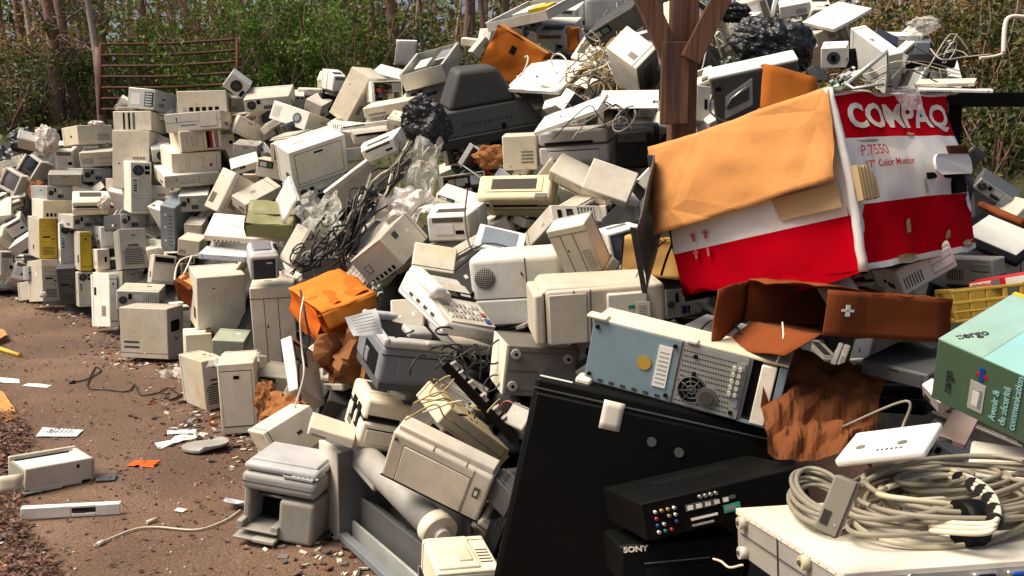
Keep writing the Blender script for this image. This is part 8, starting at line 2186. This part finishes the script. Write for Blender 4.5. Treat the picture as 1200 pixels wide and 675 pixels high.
tangle([(484, 176, 5.4), (468, 195, 5.2), (450, 215, 5.1), (432, 236, 5.0), (420, 252, 4.95)], 22, .005, ['cable_l', 'cable_w', 'cable_k', 'cable_k', 'cable_l'], 'bundle of grey and black cables running down from the black rubbish bag', .028, 1)
tangle([(436, 228, 5.0), (424, 245, 4.9), (412, 265, 4.8), (402, 285, 4.8), (395, 300, 4.8)], 26, .006, ['cable_k', 'cable_k', 'cable_k', 'cable_l'], 'black cable clump below the grey cable bundle', .032, 2, loops=8)
tangle([(385, 270, 5.0), (375, 290, 4.9), (362, 305, 4.9), (350, 310, 4.8)], 8, .005, ['cable_k'], 'loops of black cord on the dark grey printer', .03, 3, loops=9)
tangle([(676, 82, 5.6), (694, 74, 5.5), (712, 70, 5.5), (722, 86, 5.4)], 18, .005, ['cable_l', 'cable_w', 'cable_l', 'cable_y', 'rubber'], 'big tangle of pale cables high on the heap left of the wooden post', .05, 4, loops=46)
tangle([(668, 150, 4.5), (690, 142, 4.4), (712, 138, 4.4), (728, 150, 4.4)], 3, .004, ['cable_k', 'cable_l'], 'dark cord curling over the silver grey printer', .04, 5, loops=7)
tangle([(512, 318 + 95, 3.3), (530, 408, 3.3), (548, 412, 3.3), (560, 425, 3.3)], 5, .004, ['cable_k'], 'coils of black wire under the fax machine', .03, 6, loops=12)
tangle([(488, 470, 3.0), (510, 466, 2.95), (530, 470, 2.95), (545, 482, 2.95)], 5, .003, ['cable_y', 'cable_w', 'cable_k', 'cable_y'], 'yellowish and black cords wrapped over the long yellowed printer', .03, 7, loops=5)
tangle([(745, 8, 6.2), (760, 20, 6.1), (752, 30, 6.0)], 5, .005, ['cable_l'], 'wires sticking up at the top edge left of the wooden post', .09, 8, loops=6)
tangle([(1000, 95, 4.9), (1030, 98, 4.8), (1060, 90, 4.8), (1120, 95, 4.8)], 4, .0035, ['cable_l', 'cable_k', 'cable_w'], 'loose pale wires on the scraps behind the red and white carton', .035, 9, loops=3)
tangle([(1078, 60, 5.2), (1095, 70, 5.1), (1120, 55, 5.1), (1140, 62, 5.1)], 7, .004, ['cable_l', 'cable_k', 'rubber', 'cable_k'], 'wires and rods on the right skyline', .05, 10, loops=5)
tangle([(840, 30, 5.6), (860, 35, 5.5), (855, 50, 5.4)], 5, .006, ['cable_w', 'cable_l', 'cable_k'], 'frayed wires above the office machine', .08, 11, loops=5)

# big coiled cable on the white case in the foreground
ci = [i for i, o_ in enumerate(HERO) if o_['kind'] == 'whitecase'][0]
wc = HERO[ci]; WM = Matrix.Translation(wc['loc']) @ Euler(wc['rot']).to_matrix().to_4x4()
top = wc['dims'][2]
nrm = (WM.to_3x3() @ Vector((0, 0, 1))).normalized()
def onplane(px, py, k=0.):
    o0 = Vector((0, 0, CAMH)); dr = P(px, py, 1) - o0; p0 = WM @ Vector((0, 0, top + k))
    return o0 + dr * ((p0 - o0).dot(nrm) / dr.dot(nrm))
cen = onplane(1122, 612); e1 = onplane(1208, 630) - cen; e2 = (onplane(1108, 574) - cen)
e2 = e2 - e1.normalized() * e2.dot(e1.normalized())
rng = random.Random(12); mb = MB(); rr = .0044
for i in range(15):
    s = rng.uniform(.66, 1.12); s2 = rng.uniform(.66, 1.15); oc = e1 * rng.uniform(-.14, .10) + e2 * rng.uniform(-.18, .18); lift = .006 + i * .0036; w3 = rng.uniform(.01, .05); p3 = rng.uniform(0, 6)
    tl = rng.uniform(-.02, .03); ph = rng.uniform(0, 6)
    pts = []
    for a in range(40):
        t = a / 40 * 2 * PI * 1.02 + ph
        pts.append(cen + oc + e1 * (s + w3 * math.sin(3 * t + p3)) * math.cos(t) + e2 * (s2 + 1.5 * w3 * math.sin(2 * t + p3)) * math.sin(t) + nrm * (lift + .006 * math.sin(2 * t + i) + tl * math.sin(t) + .012 * (1 + math.cos(t - 2.4))))
    mb.tube(pts, rr * rng.uniform(.85, 1.1), 'cable_l' if i % 5 else 'rubber', 8)
for i in range(7):
    c2 = cen - e1 * rng.uniform(.15, .5) + e2 * rng.uniform(-.1, .4); s = rng.uniform(.35, .6)
    pts = [c2 + e1 * s * math.cos(a / 24 * 6.0 + i) + e2 * s * 1.1 * math.sin(a / 24 * 6.0 + i) + nrm * (.03 + .006 * i) for a in range(24)]
    mb.tube(pts, rr, 'cable_l', 8)
coil = tag(mb.obj('coiled_cable'), 'large coil of thick grey beige cable lying on the white case', 'cable')
for (u, v_) in ((.75, -.55), (.62, .62), (-.25, -.95)):
    c = cen + e1 * u + e2 * v_ + nrm * .035; t = (e1 * -v_ * .9 + e2 * u * .9).normalized()
    k1 = MB(); k1.tube([c - t * .016, c + t * .016], .036, 'black', 12)
    break
k1.obj('cable_tie', coil)
# wrapped white strand section
mb = MB()
pts = smooth([onplane(1112, 560, .055), onplane(1140, 572, .06), onplane(1160, 590, .06), onplane(1166, 615, .05), onplane(1150, 625, .04), onplane(1090, 622, .03)], 6)
for j in range(3): mb.tube([p + nrm * .006 * j + e2.normalized() * .005 * j for p in pts], .0042, 'cable_w', 8)
o = tag(mb.obj('cable_strand'), 'white strand tied with black loops inside the big cable coil', 'cable')
for j in range(3, 20, 3):
    q = MB(); t = (pts[j + 1] - pts[j]).normalized(); q.tube([pts[j] + nrm * .006 - t * .002, pts[j] + nrm * .006 + t * .002], .0125, 'cable_k', 10); q.obj('cable_tie', o)
# smaller coil at the left
c2 = onplane(962, 582, .03); f1 = onplane(1000, 590, .03) - c2; f2 = onplane(958, 560, .03) - c2
mb = MB()
for i in range(7):
    s = rng.uniform(.75, 1.1); pts = [c2 + f1 * s * math.cos(a / 30 * 6.4) + f2 * s * math.sin(a / 30 * 6.4) + nrm * (.006 * i - .02 + .008 * math.sin(a / 5 + i)) for a in range(31)]
    mb.tube(pts, .0045, 'cable_l', 8)
pts = smooth([c2 + f1, onplane(1030, 570, .05), onplane(1060, 560, .055), onplane(1090, 565, .06)], 8); mb.tube(pts, .0045, 'cable_l', 8)
tag(mb.obj('coiled_cable'), 'smaller loops of grey cable at the left of the big coil', 'cable')

# ------------------------------------------------------------ wooden post with braces
def beam(mb, a, b_, wx, wy, m='wood'):
    a, b_ = Vector(a), Vector(b_); t = (b_ - a).normalized(); s = Vector((1, 0, 0)) if abs(t.x) < .9 else Vector((0, 0, 1)); y = t.cross(s).normalized(); s = y.cross(t).normalized()
    pts = [p + s * wx / 2 * i + y * wy / 2 * j for p in (a, b_) for i, j in ((-1, -1), (1, -1), (1, 1), (-1, 1))]
    mb.hexa(pts, m, .003)


pd = 3.4; bx_ = P(798, 170, pd)
o = root('wooden_post', 'weathered brown wooden post with two diagonal braces standing in the heap', 'post', (bx_.x, bx_.y, 0))
mb = MB(); mb.box(-.036, .054, 0, .11, 0, 2.9, 'wood', .004); mb.obj('post', o)
mb = MB(); a = P(789, 146, pd) - Vector((bx_.x, bx_.y, 0)); mb.box(-.080, .018, -.032, -.002, a.z, P(789, 52, pd).z, 'wood', .003); mb.obj('facing_board', o)
A_ = P(789, 66, pd) - Vector((bx_.x, bx_.y, 0)); B_ = P(722, -62, pd) - Vector((bx_.x, bx_.y, 0))
mb = MB(); beam(mb, (A_.x, .0, A_.z - .04), (B_.x, -.0, B_.z), .068, .06); mb.obj('brace', o)
A_ = P(803, 74, pd) - Vector((bx_.x, bx_.y, 0)); B_ = P(872, -60, pd) - Vector((bx_.x, bx_.y, 0))
mb = MB(); beam(mb, (A_.x, -.055, A_.z), (B_.x, -.055, B_.z + .02), .07, .035); mb.obj('brace', o)
mb = MB(); mb.box(-1.6, 1.6, .0, .05, 2.62, 2.82, 'wood', .003); mb.obj('header_beam', o)
# dark rail at the right
o = root('rail_fence', 'black horizontal rail behind the heap at the right edge', 'fence', (2.6, 5.2, 0))
q = P(1100, 115, 5.0)
mb = MB(); mb.box(-.35, 1.9, 0, .07, q.z - .035, q.z + .04, 'black', .004); mb.obj('rail', o)
for a in (-.2, 1.6): mb = MB(); mb.box(a, a + .09, .07, .15, 0, q.z + .1, 'black', .004); mb.obj('post', o)
# frame of bent rods behind the red and white carton
mb = MB(); A0 = [(993, 98, 4.5), (1040, 60, 4.5), (1042, 98, 4.5)]
mb.tube([P(*p) for p in A0], .012, 'lmetal', 8); mb.tube([P(990, 97, 4.5), P(1000, 104, 4.45), P(1036, 98, 4.4)], .008, 'lmetal', 8); tag(mb.obj('metal_rod_frame'), 'bent metal rod frame leaning on the tall white case corner', 'rod frame')
# white square metal and black strips in the shade right of the carton
mb = MB(); mb.tube([P(1150, 240, 3.4), P(1172, 250, 3.2), P(1200, 262, 3.1)], .014, 'redcard', 6); tag(mb.obj('stick'), 'brown stick in the shade at the right edge', 'stick')

# ------------------------------------------------------------ rusty gate on the bank
def gate(px0, px1, d, tops, bots):
    a, b_ = P(px0, 100, d), P(px1, 100, d - .4)
    o = root('farm_gate', 'rusty tubular farm gate standing at the edge of the woods', 'gate', (a.x, a.y, 0))
    n = 7
    for i in range(n):
        t = i / (n - 1)
        p = P(px0, tops[0] + (bots[0] - tops[0]) * t, d); q = P(px1, tops[1] + (bots[1] - tops[1]) * t, d - .4)
        p -= Vector((a.x, a.y, 0)); q -= Vector((a.x, a.y, 0)); mid = (p + q) / 2 + Vector((0, 0, -.03))
        mb = MB(); mb.tube(smooth([p, mid, q], 5), .024, 'rust', 8); mb.obj('rail', o)
    for px, k in ((px0, 0), (px1, 1)):
        dd = d if k == 0 else d - .4
        mb = MB(); mb.tube([P(px, tops[k] - 1, dd) - Vector((a.x, a.y, 0)), P(px, bots[k] + 6, dd) - Vector((a.x, a.y, 0))], .03, 'rust', 8); mb.obj('stile', o)
    for px in (118,):
        c = P(px, 90, d + .1) - Vector((a.x, a.y, 0)); g_ = gh(a.x, a.y); mb = MB(); mb.tube([(c.x, c.y, 0), (c.x - .02, c.y, g_ + 1.0), (c.x, c.y, g_ + 1.5)], .09, 'bark', 10, .8); mb.obj('gate_post', o)


gate(118, 278, 16.5, (52, 46), (128, 124))


# ------------------------------------------------------------ woods
def tree_meshes(seed, H, r, lean, kind):
    rng = random.Random(seed); t = MB(); c = MB(); bark = 'bark' if kind != 'grey' else 'barkg'
    pts = [Vector((0, 0, -.3))]
    dx, dy = rng.gauss(0, lean), rng.gauss(0, lean)
    for i in range(1, 11): dx += rng.gauss(0, .02); dy += rng.gauss(0, .02); pts.append(Vector((dx * i * H / 10 + rng.gauss(0, .03), dy * i * H / 10, i * H / 10)))
    sp = smooth(pts, 3); t.tube(sp, r, bark, 9, .3)
    k = c.mi(dict(g='leafg', d='leafd', b='leafb', grey='leafb')[kind])
    for j in range(rng.randint(12, 18)):
        i = rng.randint(3, len(sp) - 3); p = sp[i].copy(); a = rng.uniform(0, 6.28); L_ = rng.uniform(.5, 1.9) * H / 8
        v = Vector((math.cos(a), math.sin(a), rng.uniform(.3, 1.2))).normalized(); q = [p]
        for s in range(6): v = (v + Vector((rng.gauss(0, .18), rng.gauss(0, .18), rng.gauss(.04, .12)))).normalized(); q.append(q[-1] + v * L_ / 6)
        t.tube(q, r * .28 * (1 - i / len(sp) * .6), bark, 5, .2)
        for s in range(2, 7):
            for m_ in range(2):
                b0 = q[s]; w = Vector((rng.gauss(0, 1), rng.gauss(0, 1), rng.gauss(.3, .6))).normalized(); l2 = rng.uniform(.2, .7); q2 = [b0, b0 + w * l2 * .5 + Vector((0, 0, rng.gauss(0, .05))), b0 + w * l2]
                c.tube(q2, .007, 'twig', 3, .4)
                if kind == 'grey' and rng.random() < .5: continue
                for e_ in range(rng.randint(4, 12)): leaf(c, b0 + w * l2 * rng.uniform(.2, 1.1) + Vector((rng.gauss(0, .09), rng.gauss(0, .09), rng.gauss(0, .09))), rng.uniform(.025, .06), k, rng)
    return t.mesh('trunk'), c.mesh('crown')


def shrub_meshes(seed, mat, n=2600, h=2.2, w=1.0):
    rng = random.Random(seed); t = MB(); c = MB(); k = c.mi(mat)
    tips = []
    for j in range(11):
        a = rng.uniform(0, 6.28); v = Vector((math.cos(a) * .45, math.sin(a) * .45, 1)).normalized(); q = [Vector((rng.gauss(0, .08), rng.gauss(0, .08), -.1))]
        for s in range(7): v = (v + Vector((rng.gauss(0, .16), rng.gauss(0, .16), .02))).normalized(); q.append(q[-1] + v * h / 7 * rng.uniform(.7, 1.1)); tips.append(q[-1])
        t.tube(q, .018, 'bark', 5, .3)
    cl = [(rng.choice(tips) + Vector((rng.gauss(0, .22 * w), rng.gauss(0, .22 * w), rng.gauss(0, .12))), rng.uniform(.10, .34)) for _ in range(46)]
    for i in range(n):
        p, s = rng.choice(cl); leaf(c, p + Vector((rng.gauss(0, s * .55), rng.gauss(0, s * .55), rng.gauss(0, s * .5))), rng.uniform(.02, .05), k, rng)
    return t.mesh('stems'), c.mesh('crown')


def plant(name, ms, label, cat, loc, rz, s, group, part='trunk'):
    o = root(name, label, cat, loc, (0, 0, rz), group); o.scale = s
    for nm, me in zip((part, 'crown'), ms):
        c = bpy.data.objects.new(nm, me); COL.objects.link(c); c.parent = o
    return o


TT = [tree_meshes(1, 9, .10, .02, 'b'), tree_meshes(2, 8, .06, .05, 'grey'), tree_meshes(3, 9, .13, .03, 'g'), tree_meshes(4, 8, .045, .07, 'd'), tree_meshes(5, 8, .04, .09, 'grey'), tree_meshes(6, 9, .075, .03, 'd')]
TL = ['brown trunked tree with sparse rusty leaves in the woods behind the heap', 'thin grey bare tree in the woods behind the heap', 'thick trunked tree with green leaves in the woods behind the heap', 'thin leaning tree with dark leaves in the woods behind the heap', 'slender bare leaning sapling in the woods behind the heap', 'straight tree with dark green leaves in the woods behind the heap']
SS = [shrub_meshes(11, 'leafg'), shrub_meshes(12, 'leafd'), shrub_meshes(13, 'leafb'), shrub_meshes(14, 'leafg', 3200, 2.8, 1.3)]
SL = ['bright green shrub at the edge of the woods', 'dark green shrub at the edge of the woods', 'rusty brown leaved shrub at the edge of the woods', 'tall bright green shrub at the edge of the woods']
rng = random.Random(21)
# trunks one can tell apart: px at the top of the picture, depth, kind, scale
spots = [(8, 19, 3, 1), (28, 21, 0, 1), (48, 18, 1, 1.1), (62, 17, 0, 1.2), (84, 17.5, 2, .9), (100, 18, 1, 1), (117, 16.8, 1, 1.2), (150, 20, 4, 1), (172, 19, 0, .8), (195, 22, 5, 1), (222, 21, 4, 1), (240, 23, 3, 1), (272, 24, 1, 1), (286, 20, 2, .8), (310, 22, 4, 1),
         (338, 23, 5, .9), (352, 19, 4, 1), (375, 20, 0, 1), (398, 24, 3, 1), (425, 25, 1, 1), (446, 19, 5, 1.1), (462, 18, 0, 1.3), (480, 22, 1, 1), (500, 20, 3, 1), (522, 23, 4, 1), (545, 21, 0, 1), (570, 19, 5, 1), (600, 22, 2, .8),
         (1018, 17, 5, 1), (1035, 15, 3, 1), (1052, 18, 0, 1), (1072, 14, 4, 1), (1092, 16, 1, .8), (1112, 14, 3, 1), (1130, 17, 5, 1), (1150, 13, 4, .9), (1165, 15, 0, 1), (1185, 13, 5, .9), (1215, 14, 2, .8)]
for px, d, k, s in spots:
    p = P(px, 60, d); z = gh(p.x, p.y)
    plant('tree', TT[k], TL[k], 'tree', (p.x, p.y, z - .1), rng.uniform(0, 6.28), (s, s, 1), 'trees in the woods behind the heap, kind %s' % ('rusty', 'grey', 'green', 'leaning', 'sapling', 'dark')[k])
for i in range(34):
    px = rng.uniform(-60, 640) if i < 22 else rng.uniform(990, 1260); d = rng.uniform(23, 34) if px < 700 else rng.uniform(17, 28); k = rng.choice([1, 1, 4, 3, 0, 5])
    p = P(px, 60, d); z = gh(p.x, p.y); s = rng.uniform(.8, 1.2)
    plant('tree', TT[k], TL[k], 'tree', (p.x, p.y, z - .1), rng.uniform(0, 6.28), (s, s, s), 'trees in the woods behind the heap, kind %s' % ('rusty', 'grey', 'green', 'leaning', 'sapling', 'dark')[k])
sh = [(10, 16.5, 1), (40, 17, 1), (20, 19, 2), (70, 18, 1), (95, 19, 2), (135, 18.5, 1), (160, 18, 0), (190, 18.2, 0), (215, 18.5, 2), (245, 18, 0), (268, 17, 0), (290, 17.5, 3), (312, 18, 0), (330, 17, 3), (350, 18.5, 0), (372, 17.5, 3), (395, 18, 0), (412, 17, 3), (430, 19, 0), (450, 20, 1), (475, 19, 2), (495, 18, 1), (515, 20, 2), (540, 18, 1), (560, 17, 1), (300, 21, 3), (360, 21, 3), (410, 22, 0), (255, 21, 1), (180, 22, 1),
      (1010, 14, 1), (1030, 13, 2), (1048, 14, 1), (1066, 12, 1), (1085, 13, 1), (1105, 12, 2), (1122, 13, 1), (1142, 11.5, 1), (1160, 12.5, 1), (1180, 11, 1), (1200, 12, 2), (1222, 11, 1), (1130, 15, 0), (1080, 16, 0), (1175, 15, 1), (1020, 17, 0), (1100, 17, 2), (1150, 17, 1)]
for px, d, k in sh:
    p = P(px, 60, d); z = gh(p.x, p.y); s = rng.uniform(.85, 1.25)
    plant('shrub', SS[k], SL[k], 'shrub', (p.x, p.y, z - .05), rng.uniform(0, 6.28), (s, s, s * rng.uniform(.8, 1.1)), 'shrubs at the edge of the woods, %s' % ('bright', 'dark', 'rusty', 'tall bright')[k], 'stems')
# distant wood behind, reads as one mass
mb = MB(); ks = [mb.mi(x) for x in ('leafd', 'leafb', 'leafg')]; far = random.Random(5)
for i in range(30000):
    x = far.uniform(-24, 24); y = far.uniform(30, 40); hh = 5.2 + 2.2 * noise.noise(Vector((x * .35, 0, 0))) + 1.2 * noise.noise(Vector((x * 1.1, 4, 0)))
    z = far.uniform(0, 1) ** .8 * hh; q = noise.noise(Vector((x * .5, y * .3, z * .5)))
    if noise.noise(Vector((x * .9, 7, z * .8))) < -.28 - .02 * z: continue
    leaf(mb, Vector((x, y, gh(x, y) + z)), far.uniform(.08, .2), ks[0 if q < 0 else (1 if far.random() < .6 else 2)], far)
for i in range(150):
    x = far.uniform(-24, 24); y = far.uniform(29, 38); mb.tube([Vector((x, y, gh(x, y) - .2)), Vector((x + far.gauss(0, .2), y, gh(x, y) + 4)), Vector((x + far.gauss(0, .5), y, gh(x, y) + 9))], far.uniform(.04, .13), far.choice(['bark', 'barkg']), 5, .6)
tag(mb.obj('distant_woods'), 'hazy far part of the woods behind the nearer trees', 'woods', kind='stuff')
# low ground cover on the bank
mb = MB(); k = mb.mi('leafd'); k2 = mb.mi('leafg'); k3 = mb.mi('leafb')
for i in range(26000):
    x = far.uniform(-13, 10); y = far.uniform(9.5, 22)
    if gh(x, y) < .25: continue
    leaf(mb, Vector((x, y, gh(x, y) + abs(far.gauss(0, .12)))), far.uniform(.02, .06), far.choice([k, k2, k3]), far)
tag(mb.obj('ground_cover'), 'low leafy undergrowth on the bank below the trees', 'undergrowth', kind='stuff')

# ------------------------------------------------------------ light
EL, AZ = 58, SUNAZ
w = bpy.data.worlds.new('World'); sc.world = w; w.use_nodes = True; nt = w.node_tree; bg = nt.nodes['Background']
sky = nt.nodes.new('ShaderNodeTexSky'); sky.sky_type = 'NISHITA'; sky.sun_disc = False; sky.sun_elevation = R(EL); sky.sun_rotation = R(AZ); sky.dust_density = 6.; sky.ozone_density = 0.; sky.air_density = .7
nt.links.new(sky.outputs[0], bg.inputs[0]); bg.inputs[1].default_value = SKYS
sun = bpy.data.lights.new('sun', 'SUN'); sun.energy = SUNE; sun.angle = R(SUNANG); sun.color = (1, .90, .73)
so = bpy.data.objects.new('sun', sun); COL.objects.link(so)
# azimuth measured clockwise from +Y
d = Vector((math.sin(R(AZ)) * math.cos(R(EL)), math.cos(R(AZ)) * math.cos(R(EL)), math.sin(R(EL))))
so.rotation_euler = d.to_track_quat('Z', 'Y').to_euler()
sc.view_settings.view_transform = 'Standard'; sc.view_settings.look = 'None'; sc.view_settings.exposure = 0; sc.view_settings.gamma = 1
